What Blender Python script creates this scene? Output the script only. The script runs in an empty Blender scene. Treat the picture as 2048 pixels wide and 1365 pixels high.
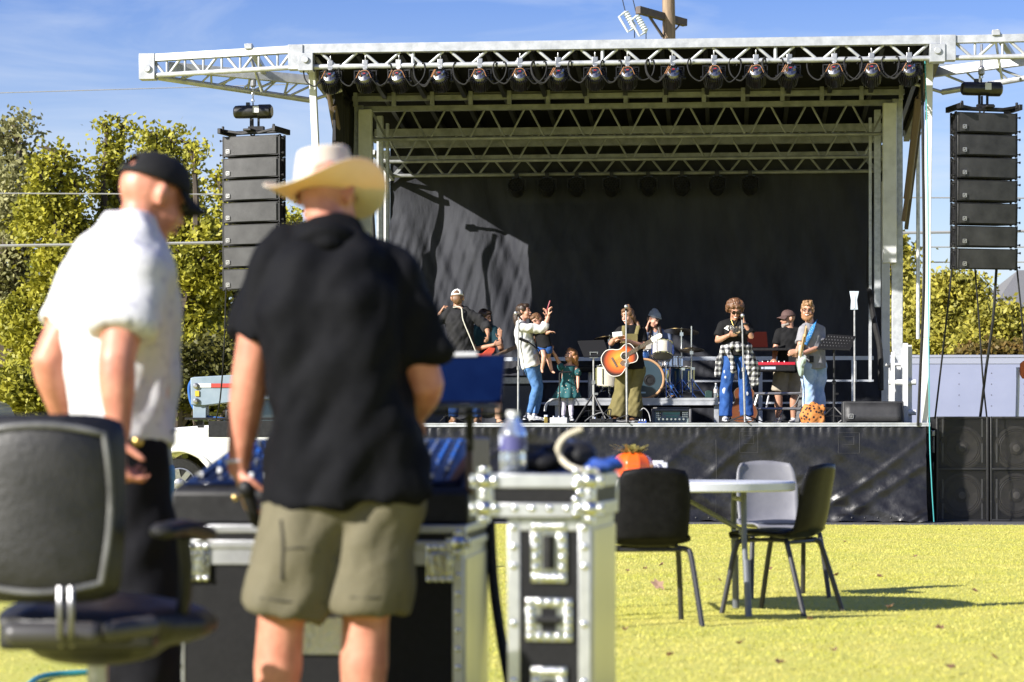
import bpy, bmesh, math, random
from mathutils import Vector, Matrix, Quaternion, noise as mnoise

# ---------------------------------------------------------------- camera, sky, sun, exposure
SC = bpy.context.scene
COL = SC.collection
F = 4836.0            # focal length in photograph pixels (85 mm on a 36 mm wide frame)
HZ = 905.0            # horizon row
CAMH = 0.96
cam_d = bpy.data.cameras.new('camera')
cam = bpy.data.objects.new('camera', cam_d)
COL.objects.link(cam)
cam.location = (0, 0, CAMH)
cam.rotation_euler = (math.radians(90), 0, 0)
cam_d.lens = 85.0
cam_d.sensor_width = 36.0
cam_d.shift_y = (HZ - 682.5) / 2048.0
cam_d.clip_start = 0.1
cam_d.clip_end = 5000
cam_d.dof.use_dof = True
cam_d.dof.focus_distance = 34.0
cam_d.dof.aperture_fstop = 3.8
SC.camera = cam

SUN_EL, SUN_AZ = math.radians(27.0), math.radians(35.5)   # light travels along (cos az, sin az) on the ground
sun_dir = Vector((math.cos(SUN_AZ) * math.cos(SUN_EL), math.sin(SUN_AZ) * math.cos(SUN_EL), -math.sin(SUN_EL)))
sl = bpy.data.lights.new('sun', 'SUN')
sl.energy = 5.0
sl.angle = math.radians(0.55)
sl.color = (1.0, 0.955, 0.885)
so = bpy.data.objects.new('sun', sl)
COL.objects.link(so)
so.rotation_euler = sun_dir.to_track_quat('-Z', 'Y').to_euler()

W = bpy.data.worlds.new('World')
SC.world = W
W.use_nodes = True
nt = W.node_tree
nt.nodes.clear()
wo = nt.nodes.new('ShaderNodeOutputWorld')
bg = nt.nodes.new('ShaderNodeBackground')
sky = nt.nodes.new('ShaderNodeTexSky')
sky.sky_type = 'NISHITA'
sky.sun_disc = False
sky.sun_elevation = SUN_EL
# direction towards the sun: (-cos az, -sin az); nishita rotation 0 = +Y, clockwise seen from above
sky.sun_rotation = math.atan2(-math.cos(SUN_AZ), -math.sin(SUN_AZ))
sky.altitude = 200
sky.air_density = 1.0
sky.dust_density = 0.6
sky.ozone_density = 2.5
bg.inputs['Strength'].default_value = 0.062
tc = nt.nodes.new('ShaderNodeTexCoord')
mp = nt.nodes.new('ShaderNodeMapping')
mp.inputs['Scale'].default_value = (2.6, 2.6, 13.0)
mp.inputs['Rotation'].default_value = (0, math.radians(14), 0)
n1 = nt.nodes.new('ShaderNodeTexNoise')
n1.inputs['Scale'].default_value = 2.4
n1.inputs['Detail'].default_value = 7
n1.inputs['Roughness'].default_value = 0.58
n1.inputs['Distortion'].default_value = 0.6
cr = nt.nodes.new('ShaderNodeValToRGB')
cr.color_ramp.elements[0].position = 0.46
cr.color_ramp.elements[0].color = (0, 0, 0, 1)
cr.color_ramp.elements[1].position = 0.80
cr.color_ramp.elements[1].color = (0.55, 0.55, 0.55, 1)
mx = nt.nodes.new('ShaderNodeMixRGB')
mx.inputs['Color2'].default_value = (6.2, 6.8, 7.8, 1)
hs = nt.nodes.new('ShaderNodeHueSaturation')
hs.inputs['Saturation'].default_value = 1.42
hs.inputs['Hue'].default_value = 0.53
hs.inputs['Value'].default_value = 1.2
nt.links.new(tc.outputs['Generated'], mp.inputs['Vector'])
nt.links.new(mp.outputs['Vector'], n1.inputs['Vector'])
nt.links.new(n1.outputs['Fac'], cr.inputs['Fac'])
sxyz = nt.nodes.new('ShaderNodeSeparateXYZ')
hz = nt.nodes.new('ShaderNodeMapRange')       # pale air low in the sky
hz.inputs['From Min'].default_value = 0.07
hz.inputs['From Max'].default_value = 0.21
hz.inputs['To Min'].default_value = 0.52
hz.inputs['To Max'].default_value = 0.0
add = nt.nodes.new('ShaderNodeMath')
add.operation = 'ADD'
add.use_clamp = True
nrm = nt.nodes.new('ShaderNodeVectorMath')
nrm.operation = 'NORMALIZE'
nt.links.new(tc.outputs['Object'], nrm.inputs[0])
nt.links.new(nrm.outputs['Vector'], sxyz.inputs['Vector'])
nt.links.new(sxyz.outputs['Z'], hz.inputs['Value'])
nt.links.new(hz.outputs['Result'], add.inputs[0])
nt.links.new(cr.outputs['Color'], add.inputs[1])
nt.links.new(add.outputs['Value'], mx.inputs['Fac'])
nt.links.new(sky.outputs['Color'], hs.inputs['Color'])
nt.links.new(hs.outputs['Color'], mx.inputs['Color1'])
nt.links.new(mx.outputs['Color'], bg.inputs['Color'])
nt.links.new(bg.outputs['Background'], wo.inputs['Surface'])

SC.view_settings.view_transform = 'Standard'
SC.view_settings.look = 'None'
SC.view_settings.exposure = 1.05
SC.view_settings.gamma = 1.0
SC.render.engine = 'CYCLES'
SC.cycles.use_denoising = True
SC.cycles.max_bounces = 6
SC.cycles.transparent_max_bounces = 10
SC.cycles.sample_clamp_indirect = 4.0
SC.cycles.caustics_reflective = False
SC.cycles.caustics_refractive = False

# ---------------------------------------------------------------- frames of reference
def P(px, py, Y):
    """world point seen at photograph pixel (px, py) at distance Y"""
    return Vector(((px - 1024) / F * Y, Y, CAMH + (HZ - py) / F * Y))

TH = math.radians(5.0)
CT, ST = math.cos(TH), math.sin(TH)
SX0, SY0 = 1.478, 33.1
SM = Matrix.Translation((SX0, SY0, 0)) @ Matrix.Rotation(-TH, 4, 'Z')   # stage frame: u right, v back, w up
DECK = 1.355

def SP(px, py, v):
    """stage frame point seen at pixel (px, py) at stage depth v"""
    a = (px - 1024) / F
    u = (a * (SY0 + v * CT) - SX0 - v * ST) / (CT + a * ST)
    Y = SY0 - u * ST + v * CT
    return Vector((u, v, CAMH + (HZ - py) / F * Y))

def SW(px, py, v):
    return SM @ SP(px, py, v)

def SV(u, v, w=0.0):
    return SM @ Vector((u, v, w))

I4 = Matrix.Identity(4)

# ---------------------------------------------------------------- materials
MATS = {}
def mat(name, col, rough=0.6, metal=0.0, col2=None, scale=8.0, detail=5.0, bump=0.0, bscale=60.0, coat=0.0,
        spec=0.5, stretch=(1, 1, 1), trans=0.0, lo=0.35, hi=0.65, bdist=0.01, alpha=1.0, sheen=0.0, rvar=0.0, sub=0.0):
    if name in MATS:
        return MATS[name]
    m = bpy.data.materials.new(name)
    m.use_nodes = True
    t = m.node_tree
    b = t.nodes['Principled BSDF']
    c4 = (col[0], col[1], col[2], 1)
    b.inputs['Base Color'].default_value = c4
    b.inputs['Roughness'].default_value = rough
    b.inputs['Metallic'].default_value = metal
    b.inputs['Specular IOR Level'].default_value = spec
    b.inputs['Coat Weight'].default_value = coat
    b.inputs['Transmission Weight'].default_value = trans
    b.inputs['Alpha'].default_value = alpha
    b.inputs['Sheen Weight'].default_value = sheen
    if sub:
        b.inputs['Subsurface Weight'].default_value = sub
        b.inputs['Subsurface Radius'].default_value = (0.02, 0.008, 0.004)
        b.inputs['Subsurface Scale'].default_value = 0.5
    tcn = t.nodes.new('ShaderNodeTexCoord')
    mpn = t.nodes.new('ShaderNodeMapping')
    mpn.inputs['Scale'].default_value = stretch
    t.links.new(tcn.outputs['Object'], mpn.inputs['Vector'])
    if col2 is not None or rvar:
        n = t.nodes.new('ShaderNodeTexNoise')
        n.inputs['Scale'].default_value = scale
        n.inputs['Detail'].default_value = detail
        n.inputs['Roughness'].default_value = 0.6
        t.links.new(mpn.outputs['Vector'], n.inputs['Vector'])
        r = t.nodes.new('ShaderNodeMapRange')
        r.inputs['From Min'].default_value = lo
        r.inputs['From Max'].default_value = hi
        t.links.new(n.outputs['Fac'], r.inputs['Value'])
        if col2 is not None:
            x = t.nodes.new('ShaderNodeMixRGB')
            x.inputs['Color1'].default_value = c4
            x.inputs['Color2'].default_value = (col2[0], col2[1], col2[2], 1)
            t.links.new(r.outputs['Result'], x.inputs['Fac'])
            t.links.new(x.outputs['Color'], b.inputs['Base Color'])
        if rvar:
            ma = t.nodes.new('ShaderNodeMath')
            ma.operation = 'MULTIPLY_ADD'
            ma.inputs[1].default_value = rvar
            ma.inputs[2].default_value = rough
            t.links.new(r.outputs['Result'], ma.inputs[0])
            t.links.new(ma.outputs['Value'], b.inputs['Roughness'])
    if bump:
        n = t.nodes.new('ShaderNodeTexNoise')
        n.inputs['Scale'].default_value = bscale
        n.inputs['Detail'].default_value = 4
        t.links.new(mpn.outputs['Vector'], n.inputs['Vector'])
        bp = t.nodes.new('ShaderNodeBump')
        bp.inputs['Strength'].default_value = bump
        bp.inputs['Distance'].default_value = bdist
        t.links.new(n.outputs['Fac'], bp.inputs['Height'])
        t.links.new(bp.outputs['Normal'], b.inputs['Normal'])
    MATS[name] = m
    return m

# ---------------------------------------------------------------- mesh building
def frame_of(d, up=Vector((0, 0, 1))):
    d = d.normalized()
    if abs(d.dot(up)) > 0.98:
        up = Vector((0, 1, 0)) if abs(d.y) < 0.9 else Vector((1, 0, 0))
    s = d.cross(up).normalized()
    return s, s.cross(d).normalized()

FRAME = {}            # object -> its world matrix
def fr(o):
    return FRAME.get(o.name, I4) if o else I4

class MB:
    def __init__(s, M=None):
        s.v, s.f, s.m, s.k = [], [], [], 0
        s.M = M or I4
    def mi(s, k):
        s.k = k
        return s
    def add(s, vs, fs):
        b = len(s.v)
        s.v.extend(Vector(p) for p in vs)
        for f in fs:
            s.f.append([b + i for i in f])
            s.m.append(s.k)
        return s
    def box(s, c, d, R=None):
        x, y, z = d[0] / 2, d[1] / 2, d[2] / 2
        pts = [Vector(q) for q in ((-x, -y, -z), (x, -y, -z), (x, y, -z), (-x, y, -z), (-x, -y, z), (x, -y, z), (x, y, z), (-x, y, z))]
        if R is not None:
            pts = [R @ p for p in pts]
        c = Vector(c)
        return s.add([p + c for p in pts], [(0, 3, 2, 1), (4, 5, 6, 7), (0, 1, 5, 4), (1, 2, 6, 5), (2, 3, 7, 6), (3, 0, 4, 7)])
    def bb(s, x0, x1, y0, y1, z0, z1):
        return s.box(((x0 + x1) / 2, (y0 + y1) / 2, (z0 + z1) / 2), (abs(x1 - x0), abs(y1 - y0), abs(z1 - z0)))
    def beam(s, p, q, w, h=None, up=Vector((0, 0, 1))):
        p, q = Vector(p), Vector(q)
        h = h or w
        a, b = frame_of(q - p, up)
        pts = []
        for c in (p, q):
            for i, j in ((-1, -1), (1, -1), (1, 1), (-1, 1)):
                pts.append(c + a * (i * w / 2) + b * (j * h / 2))
        return s.add(pts, [(3, 2, 1, 0), (4, 5, 6, 7), (0, 1, 5, 4), (1, 2, 6, 5), (2, 3, 7, 6), (3, 0, 4, 7)])
    def tube(s, pts, r, n=8, r2=None, side=None, closed=False, cap=True, round_cap=False):
        pts = [Vector(p) for p in pts]
        N = len(pts)
        rs = list(r) if isinstance(r, (list, tuple)) else [r] * N
        rb = (list(r2) if isinstance(r2, (list, tuple)) else [r2] * N) if r2 is not None else rs
        if round_cap:
            d0 = (pts[1] - pts[0]).normalized()
            d1 = (pts[-1] - pts[-2]).normalized()
            e0 = [(0.95, 0.3), (0.7, 0.72), (0.36, 0.94)]
            pa = [pts[0] - d0 * (rs[0] * a) for a, b in e0]
            pb = [pts[-1] + d1 * (rs[-1] * a) for a, b in reversed(e0)]
            ra, ra2 = [rs[0] * b for a, b in e0], [rb[0] * b for a, b in e0]
            rc, rc2 = [rs[-1] * b for a, b in reversed(e0)], [rb[-1] * b for a, b in reversed(e0)]
            pts, rs, rb = pa + pts + pb, ra + rs + rc, ra2 + rb + rc2
            N = len(pts)
        vs, fs = [], []
        a = None
        for i in range(N):
            if closed:
                d = pts[(i + 1) % N] - pts[i - 1]
            else:
                d = pts[min(i + 1, N - 1)] - pts[max(i - 1, 0)]
            if d.length < 1e-9:
                d = Vector((0, 0, 1))
            d.normalize()
            if side is not None:
                sd = side[i] if isinstance(side, list) else side
                a2 = sd - d * sd.dot(d)
                if a2.length < 1e-6:
                    a2 = frame_of(d)[0]
            elif a is None:
                a2 = frame_of(d)[0]
            else:
                a2 = a - d * a.dot(d)
                if a2.length < 1e-6:
                    a2 = frame_of(d)[0]
            a = a2.normalized()
            b = d.cross(a)
            for k in range(n):
                t = 2 * math.pi * k / n
                vs.append(pts[i] + a * (rs[i] * math.cos(t)) + b * (rb[i] * math.sin(t)))
        for i in range(N if closed else N - 1):
            j = (i + 1) % N
            for k in range(n):
                l = (k + 1) % n
                fs.append((i * n + k, i * n + l, j * n + l, j * n + k))
        if cap and not closed:
            fs.append(tuple(reversed(range(n))))
            fs.append(tuple((N - 1) * n + k for k in range(n)))
        return s.add(vs, fs)
    def cyl(s, p, q, r, n=16):
        return s.tube([p, q], r, n)
    def lathe(s, prof, c=(0, 0, 0), axis=Vector((0, 0, 1)), n=20):
        ax = Vector(axis).normalized()
        a, b = frame_of(ax)
        c = Vector(c)
        vs, fs = [], []
        for r, z in prof:
            for k in range(n):
                t = 2 * math.pi * k / n
                vs.append(c + ax * z + a * (r * math.cos(t)) + b * (r * math.sin(t)))
        for i in range(len(prof) - 1):
            for k in range(n):
                l = (k + 1) % n
                fs.append((i * n + k, i * n + l, (i + 1) * n + l, (i + 1) * n + k))
        fs.append(tuple(reversed(range(n))))
        fs.append(tuple((len(prof) - 1) * n + k for k in range(n)))
        return s.add(vs, fs)
    def ell(s, c, r, R=None, nu=14, nv=9):
        c = Vector(c)
        vs, fs = [], []
        for i in range(nv + 1):
            ph = math.pi * (i + 0.02) / (nv + 0.04) - math.pi / 2
            for k in range(nu):
                t = 2 * math.pi * k / nu
                p = Vector((r[0] * math.cos(ph) * math.cos(t), r[1] * math.cos(ph) * math.sin(t), r[2] * math.sin(ph)))
                vs.append(c + (R @ p if R is not None else p))
        for i in range(nv):
            for k in range(nu):
                l = (k + 1) % nu
                fs.append((i * nu + k, i * nu + l, (i + 1) * nu + l, (i + 1) * nu + k))
        fs.append(tuple(reversed(range(nu))))
        fs.append(tuple(nv * nu + k for k in range(nu)))
        return s.add(vs, fs)
    def prism(s, poly, axis_pts, th):
        """poly: list of 2-D points in the plane (origin, ex, ey); extruded th along ex x ey, centred"""
        o, ex, ey = (Vector(q) for q in axis_pts)
        n = ex.cross(ey).normalized()
        N = len(poly)
        vs = [o + ex * x + ey * y - n * (th / 2) for x, y in poly] + [o + ex * x + ey * y + n * (th / 2) for x, y in poly]
        fs = [tuple(reversed(range(N))), tuple(range(N, 2 * N))] + [(i, (i + 1) % N, N + (i + 1) % N, N + i) for i in range(N)]
        return s.add(vs, fs)
    def grid(s, fn, nu, nv, wrap=False):
        vs = [fn(i / nu, j / nv) for j in range(nv + 1) for i in range(nu + (0 if wrap else 1))]
        w = nu if wrap else nu + 1
        fs = []
        for j in range(nv):
            for i in range(nu):
                i2 = (i + 1) % w
                fs.append((j * w + i, j * w + i2, (j + 1) * w + i2, (j + 1) * w + i))
        return s.add(vs, fs)
    def join(s, o):
        b = len(s.v)
        s.v.extend(o.v)
        s.f.extend([b + i for i in f] for f in o.f)
        s.m.extend([s.k] * len(o.f))
        return s
    def mesh(s, name, mats, M):
        me = bpy.data.meshes.new(name)
        me.from_pydata([tuple(M @ p) for p in s.v], [], s.f)
        for m in (mats if isinstance(mats, (list, tuple)) else [mats]):
            me.materials.append(m)
        me.polygons.foreach_set('material_index', s.m)
        return me
    def split(s, name, mats, parent, **kw):
        """every separate piece becomes a part of its own"""
        par = list(range(len(s.v)))
        def find(i):
            while par[i] != i:
                par[i] = par[par[i]]
                i = par[i]
            return i
        for f in s.f:
            for i in f[1:]:
                par[find(i)] = find(f[0])
        groups = {}
        for f in s.f:
            groups.setdefault(find(f[0]), []).append(f)
        out = []
        for fs in groups.values():
            q = MB(s.M)
            ids = {}
            for f in fs:
                for i in f:
                    if i not in ids:
                        ids[i] = len(q.v)
                        q.v.append(s.v[i])
            q.f = [[ids[i] for i in f] for f in fs]
            q.m = [0] * len(fs)
            out.append(q.build(name, mats, parent, **kw))
        return out
    def build(s, name, mats, parent=None, smooth=35, bevel=0.0, solid=0.0, M=None):
        """link as one object; the points are in s.M's frame and are stored in the parent thing's frame"""
        T = fr(parent).inverted_safe() @ s.M
        me = s.mesh(name, mats, T)
        if smooth:
            me.polygons.foreach_set('use_smooth', [True] * len(me.polygons))
            me.set_sharp_from_angle(angle=math.radians(smooth))
        o = bpy.data.objects.new(name, me)
        COL.objects.link(o)
        if parent:
            o.parent = parent
            FRAME[o.name] = fr(parent)
        if bevel:
            b = o.modifiers.new('bevel', 'BEVEL')
            b.width = bevel
            b.segments = 2
            b.limit_method = 'ANGLE'
        if solid:
            d = o.modifiers.new('thickness', 'SOLIDIFY')
            d.thickness = solid
            d.offset = 0
        return o

def tag(o, label, cat, group=None, kind=None):
    if label:
        o['label'] = label
    if cat:
        o['category'] = cat
    if group:
        o['group'] = group
    if kind:
        o['kind'] = kind
    return o

def thing(name, label, cat, loc=(0, 0, 0), rotz=0.0, group=None):
    o = bpy.data.objects.new(name, None)
    o.empty_display_size = 0.2
    COL.objects.link(o)
    o.location = loc
    o.rotation_euler = (0, 0, rotz)
    FRAME[o.name] = Matrix.Translation(Vector(loc)) @ Matrix.Rotation(rotz, 4, 'Z')
    return tag(o, label, cat, group)

def dup(root, loc, rotz=None, label=None, group=None):
    NF = Matrix.Translation(Vector(loc)) @ Matrix.Rotation(root.rotation_euler[2] if rotz is None else rotz, 4, 'Z')
    def cp(o, par):
        c = o.copy()
        COL.objects.link(c)
        FRAME[c.name] = NF
        if par:
            c.parent = par
        for ch in list(o.children):
            cp(ch, c)
        return c
    r = cp(root, None)
    r.location = loc
    if rotz is not None:
        r.rotation_euler = (r.rotation_euler[0], r.rotation_euler[1], rotz)
    if label:
        r['label'] = label
    if group:
        r['group'] = group
    return r

def based(mb):
    """base point of a mesh builder's points, in world space"""
    pts = [mb.M @ p for p in mb.v]
    n = len(pts)
    return Vector((sum(p.x for p in pts) / n, sum(p.y for p in pts) / n, min(p.z for p in pts)))

def single(name, mb, mats, label, cat, group=None, **kw):
    """a thing that is one mesh: its origin goes to its base"""
    b = based(mb)
    e = Matrix.Translation(b)
    mb.v = [e.inverted() @ (mb.M @ p) for p in mb.v]
    mb.M = I4
    o = mb.build(name, mats, None, **kw)
    o.location = b
    return tag(o, label, cat, group)

def surface_at(o, px, py, lift=0.0):
    """point on the mesh under a pixel, lifted a little off the surface"""
    from mathutils.bvhtree import BVHTree
    T = FRAME.get(o.name, I4)
    if o.name not in BVH:
        BVH[o.name] = BVHTree.FromPolygons([T @ v.co for v in o.data.vertices], [list(p.vertices) for p in o.data.polygons])
    org = Vector((0, 0, CAMH))
    d = (P(px, py, 10) - org).normalized()
    h, n, i, dist = BVH[o.name].ray_cast(org, d)
    return None if h is None else h - d * lift
BVH = {}
CLOUD = {}
def clouds(size, depth=2):
    k = (size, depth)
    if k not in CLOUD:
        t = bpy.data.textures.new('fold_noise', 'CLOUDS')
        t.noise_scale = size
        t.noise_depth = depth
        CLOUD[k] = t
    return CLOUD[k]

def voxel(mb, size=0.008, smooth=4, disp=0.0, dsize=0.15, factor=0.5):
    """union of the builder's closed shells as one continuous surface; returns a new builder"""
    me = mb.mesh('tmp', [], mb.M)
    o = bpy.data.objects.new('tmp', me)
    COL.objects.link(o)
    r = o.modifiers.new('r', 'REMESH')
    r.mode = 'VOXEL'
    r.voxel_size = size
    if smooth:
        sm = o.modifiers.new('s', 'SMOOTH')
        sm.factor = factor
        sm.iterations = smooth
    dg = bpy.context.evaluated_depsgraph_get()
    ev = o.evaluated_get(dg)
    m2 = ev.to_mesh()
    out = MB()
    if disp:
        a = 1.0 / dsize
        for v in m2.vertices:
            p, n = v.co, v.normal
            q = Vector(((p.x + .4 * p.z) * a, p.y * a, p.z * a * .38))
            f = mnoise.noise(q) + .55 * mnoise.noise(Vector(((p.x - .55 * p.z) * a * 2.1 + 7, p.y * a * 2.1, p.z * a * .9)))
            out.v.append(p + n * (disp * (f * .75 + .22)))
    else:
        out.v = [v.co.copy() for v in m2.vertices]
    out.f = [list(p.vertices) for p in m2.polygons]
    out.m = [0] * len(out.f)
    ev.to_mesh_clear()
    bpy.data.objects.remove(o)
    bpy.data.meshes.remove(me)
    return out

def arc(c, r, a0, a1, n, ex=Vector((1, 0, 0)), ey=Vector((0, 0, 1))):
    return [Vector(c) + ex * (r * math.cos(a0 + (a1 - a0) * i / n)) + ey * (r * math.sin(a0 + (a1 - a0) * i / n)) for i in range(n + 1)]

def curve(pts, n=8):
    """smooth path through pts (Catmull-Rom)"""
    pts = [Vector(p) for p in pts]
    q = [pts[0] * 2 - pts[1]] + pts + [pts[-1] * 2 - pts[-2]]
    out = []
    for i in range(1, len(q) - 2):
        a, b, c, d = q[i - 1], q[i], q[i + 1], q[i + 2]
        for k in range(n):
            t = k / n
            out.append(0.5 * ((2 * b) + (c - a) * t + (2 * a - 5 * b + 4 * c - d) * t * t + (3 * b - a - 3 * c + d) * t ** 3))
    out.append(pts[-1])
    return out

def text_mesh(body, size):
    """glyph outlines as (verts, faces) in the xy plane, centred"""
    cu = bpy.data.curves.new('txt', 'FONT')
    cu.body = body
    cu.size = size
    cu.align_x = 'CENTER'
    cu.align_y = 'CENTER'
    cu.extrude = 0.001
    o = bpy.data.objects.new('txt', cu)
    COL.objects.link(o)
    dg = bpy.context.evaluated_depsgraph_get()
    ev = o.evaluated_get(dg)
    m = ev.to_mesh()
    r = ([v.co.copy() for v in m.vertices], [list(p.vertices) for p in m.polygons])
    ev.to_mesh_clear()
    bpy.data.objects.remove(o)
    bpy.data.curves.remove(cu)
    return r

# ---------------------------------------------------------------- the setting
def alu(name='aluminium', **k):
    return mat('aluminium', (0.50, 0.515, 0.54), 0.42, 0.35, (0.34, 0.355, 0.38), 7, bump=0.08, bscale=50)
M_ALU = alu()
M_GALV = mat('galvanised steel', (0.42, 0.44, 0.46), 0.5, 0.45, (0.58, 0.60, 0.62), 14, bump=0.1, bscale=40)
M_WHITE = mat('white painted metal', (0.62, 0.63, 0.64), 0.38, 0.0, (0.46, 0.47, 0.48), 5, lo=0.45, hi=0.8)
M_BLACK = mat('black metal', (0.008, 0.008, 0.009), 0.45, 0.0, (0.018, 0.018, 0.02), 18, spec=.3)
M_BLKPL = mat('black plastic', (0.008, 0.008, 0.009), 0.5, col2=(0.016, 0.016, 0.017), scale=25, bump=0.05, spec=.3)
M_CHROME = mat('chrome', (0.72, 0.73, 0.75), 0.16, 1.0)
M_STEEL = mat('dull steel', (0.45, 0.45, 0.46), 0.35, 0.8, (0.3, 0.3, 0.3), 20)
M_RUBBER = mat('black rubber', (0.012, 0.012, 0.012), 0.75, col2=(0.022, 0.022, 0.022), scale=30, spec=.25)
M_VINYL = mat('black vinyl', (0.008, 0.008, 0.0095), 0.28, col2=(0.014, 0.014, 0.016), scale=5, bump=0.25, bscale=22, bdist=0.012, rvar=0.16, spec=.36)
M_ROOF = mat('black roof membrane', (0.004, 0.004, 0.0045), 0.85, col2=(0.007, 0.007, 0.0075), scale=3, spec=.1)

def leafmat(name, c1, c2, tr=0.35):
    m = bpy.data.materials.new(name)
    m.use_nodes = True
    t = m.node_tree
    b = t.nodes['Principled BSDF']
    out = t.nodes['Material Output']
    tcn = t.nodes.new('ShaderNodeTexCoord')
    n = t.nodes.new('ShaderNodeTexNoise')
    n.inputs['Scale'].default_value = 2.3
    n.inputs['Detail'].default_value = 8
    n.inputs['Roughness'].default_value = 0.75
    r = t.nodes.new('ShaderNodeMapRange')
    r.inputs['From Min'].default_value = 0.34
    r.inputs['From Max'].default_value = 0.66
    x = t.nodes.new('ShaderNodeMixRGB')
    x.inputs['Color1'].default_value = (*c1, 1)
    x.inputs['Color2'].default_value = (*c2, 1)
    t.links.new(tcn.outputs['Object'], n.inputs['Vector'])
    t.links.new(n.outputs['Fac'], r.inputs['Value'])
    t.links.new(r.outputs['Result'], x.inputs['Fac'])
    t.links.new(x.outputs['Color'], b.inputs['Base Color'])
    b.inputs['Roughness'].default_value = 0.55
    b.inputs['Specular IOR Level'].default_value = 0.3
    tl = t.nodes.new('ShaderNodeBsdfTranslucent')
    t.links.new(x.outputs['Color'], tl.inputs['Color'])
    ms = t.nodes.new('ShaderNodeMixShader')
    ms.inputs['Fac'].default_value = tr
    t.links.new(b.outputs['BSDF'], ms.inputs[1])
    t.links.new(tl.outputs['BSDF'], ms.inputs[2])
    t.links.new(ms.outputs['Shader'], out.inputs['Surface'])
    return m

M_BARK = mat('bark', (0.10, 0.075, 0.055), 0.9, col2=(0.05, 0.04, 0.03), scale=6, bump=0.6, bscale=14, stretch=(1, 1, 0.3))

# ground
def ground_mat():
    m = mat('turf', (0.52, 0.48, 0.10), 0.9, col2=(0.39, 0.42, 0.07), scale=0.9, detail=9, bump=0.3, bscale=38, bdist=0.03, lo=0.3, hi=0.7)
    t = m.node_tree
    b = t.nodes['Principled BSDF']
    src = b.inputs['Base Color'].links[0].from_socket
    tcn = next(n for n in t.nodes if n.type == 'TEX_COORD')
    n = t.nodes.new('ShaderNodeTexNoise')
    n.inputs['Scale'].default_value = 24
    n.inputs['Detail'].default_value = 6
    n.inputs['Roughness'].default_value = 0.8
    t.links.new(tcn.outputs['Object'], n.inputs['Vector'])
    r = t.nodes.new('ShaderNodeMapRange')
    r.inputs['From Min'].default_value = 0.42
    r.inputs['From Max'].default_value = 0.72
    t.links.new(n.outputs['Fac'], r.inputs['Value'])
    x = t.nodes.new('ShaderNodeMixRGB')
    x.inputs['Color2'].default_value = (0.56, 0.48, 0.20, 1)
    ml = t.nodes.new('ShaderNodeMath')
    ml.operation = 'MULTIPLY'
    ml.inputs[1].default_value = 0.6
    t.links.new(r.outputs['Result'], ml.inputs[0])
    t.links.new(ml.outputs['Value'], x.inputs['Fac'])
    t.links.new(src, x.inputs['Color1'])
    t.links.new(x.outputs['Color'], b.inputs['Base Color'])
    b.inputs['Specular IOR Level'].default_value = 0.15
    return m
g = MB()
g.add([(-1500, -60, 0), (1500, -60, 0), (1500, 3000, 0), (-1500, 3000, 0)], [(0, 1, 2, 3)])
go = g.build('field', ground_mat(), smooth=0)
tag(go, 'mown yellow green turf field reaching back to the stage', 'ground', kind='structure')

# grass blades where the camera can see them
random.seed(11)
gb = MB()
def blades(n, y0, y1, x0, x1, h0, h1):
    for _ in range(n):
        Y = y0 + (y1 - y0) * random.random() ** 0.8
        px = random.uniform(x0, x1)
        X = (px - 1024) / F * Y
        d = mnoise.noise(Vector((X * 1.3, Y * 0.9, 0)))
        h = random.uniform(h0, h1) * (1.0 + 0.5 * d)
        a = random.uniform(0, 6.283)
        w = random.uniform(0.002, 0.0045)
        dx, dy = math.cos(a) * w, math.sin(a) * w
        lx, ly = random.gauss(0, h * 0.6), random.gauss(0, h * 0.6)
        gb.add([(X - dx, Y - dy, 0), (X + dx, Y + dy, 0), (X + lx, Y + ly, h)], [(0, 1, 2)])
blades(120000, 9.5, 32.5, 930, 2120, 0.006, 0.017)
blades(26000, 9.5, 32.5, -40, 930, 0.006, 0.017)
M_GRASS = leafmat('grass blades', (0.65, 0.57, 0.19), (0.47, 0.48, 0.055), 0.3)
for n_ in M_GRASS.node_tree.nodes:
    if n_.type == 'TEX_NOISE':
        n_.inputs['Scale'].default_value = 1.5
go = gb.build('grass', M_GRASS, smooth=0)
tag(go, 'short yellow green grass blades covering the field', 'grass', kind='stuff')

# dark ground cloth in front of the stage
mt = MB(SM)
mt.bb(-4.3, 9.5, -0.85, 1.5, 0.0, 0.012)
o = mt.build('ground_cloth', mat('grey ground cloth', (0.055, 0.055, 0.06), 0.8, col2=(0.09, 0.09, 0.095), scale=3))
tag(o, 'dark grey cloth strip laid on the grass along the stage base', 'ground cloth', kind='structure')

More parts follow.
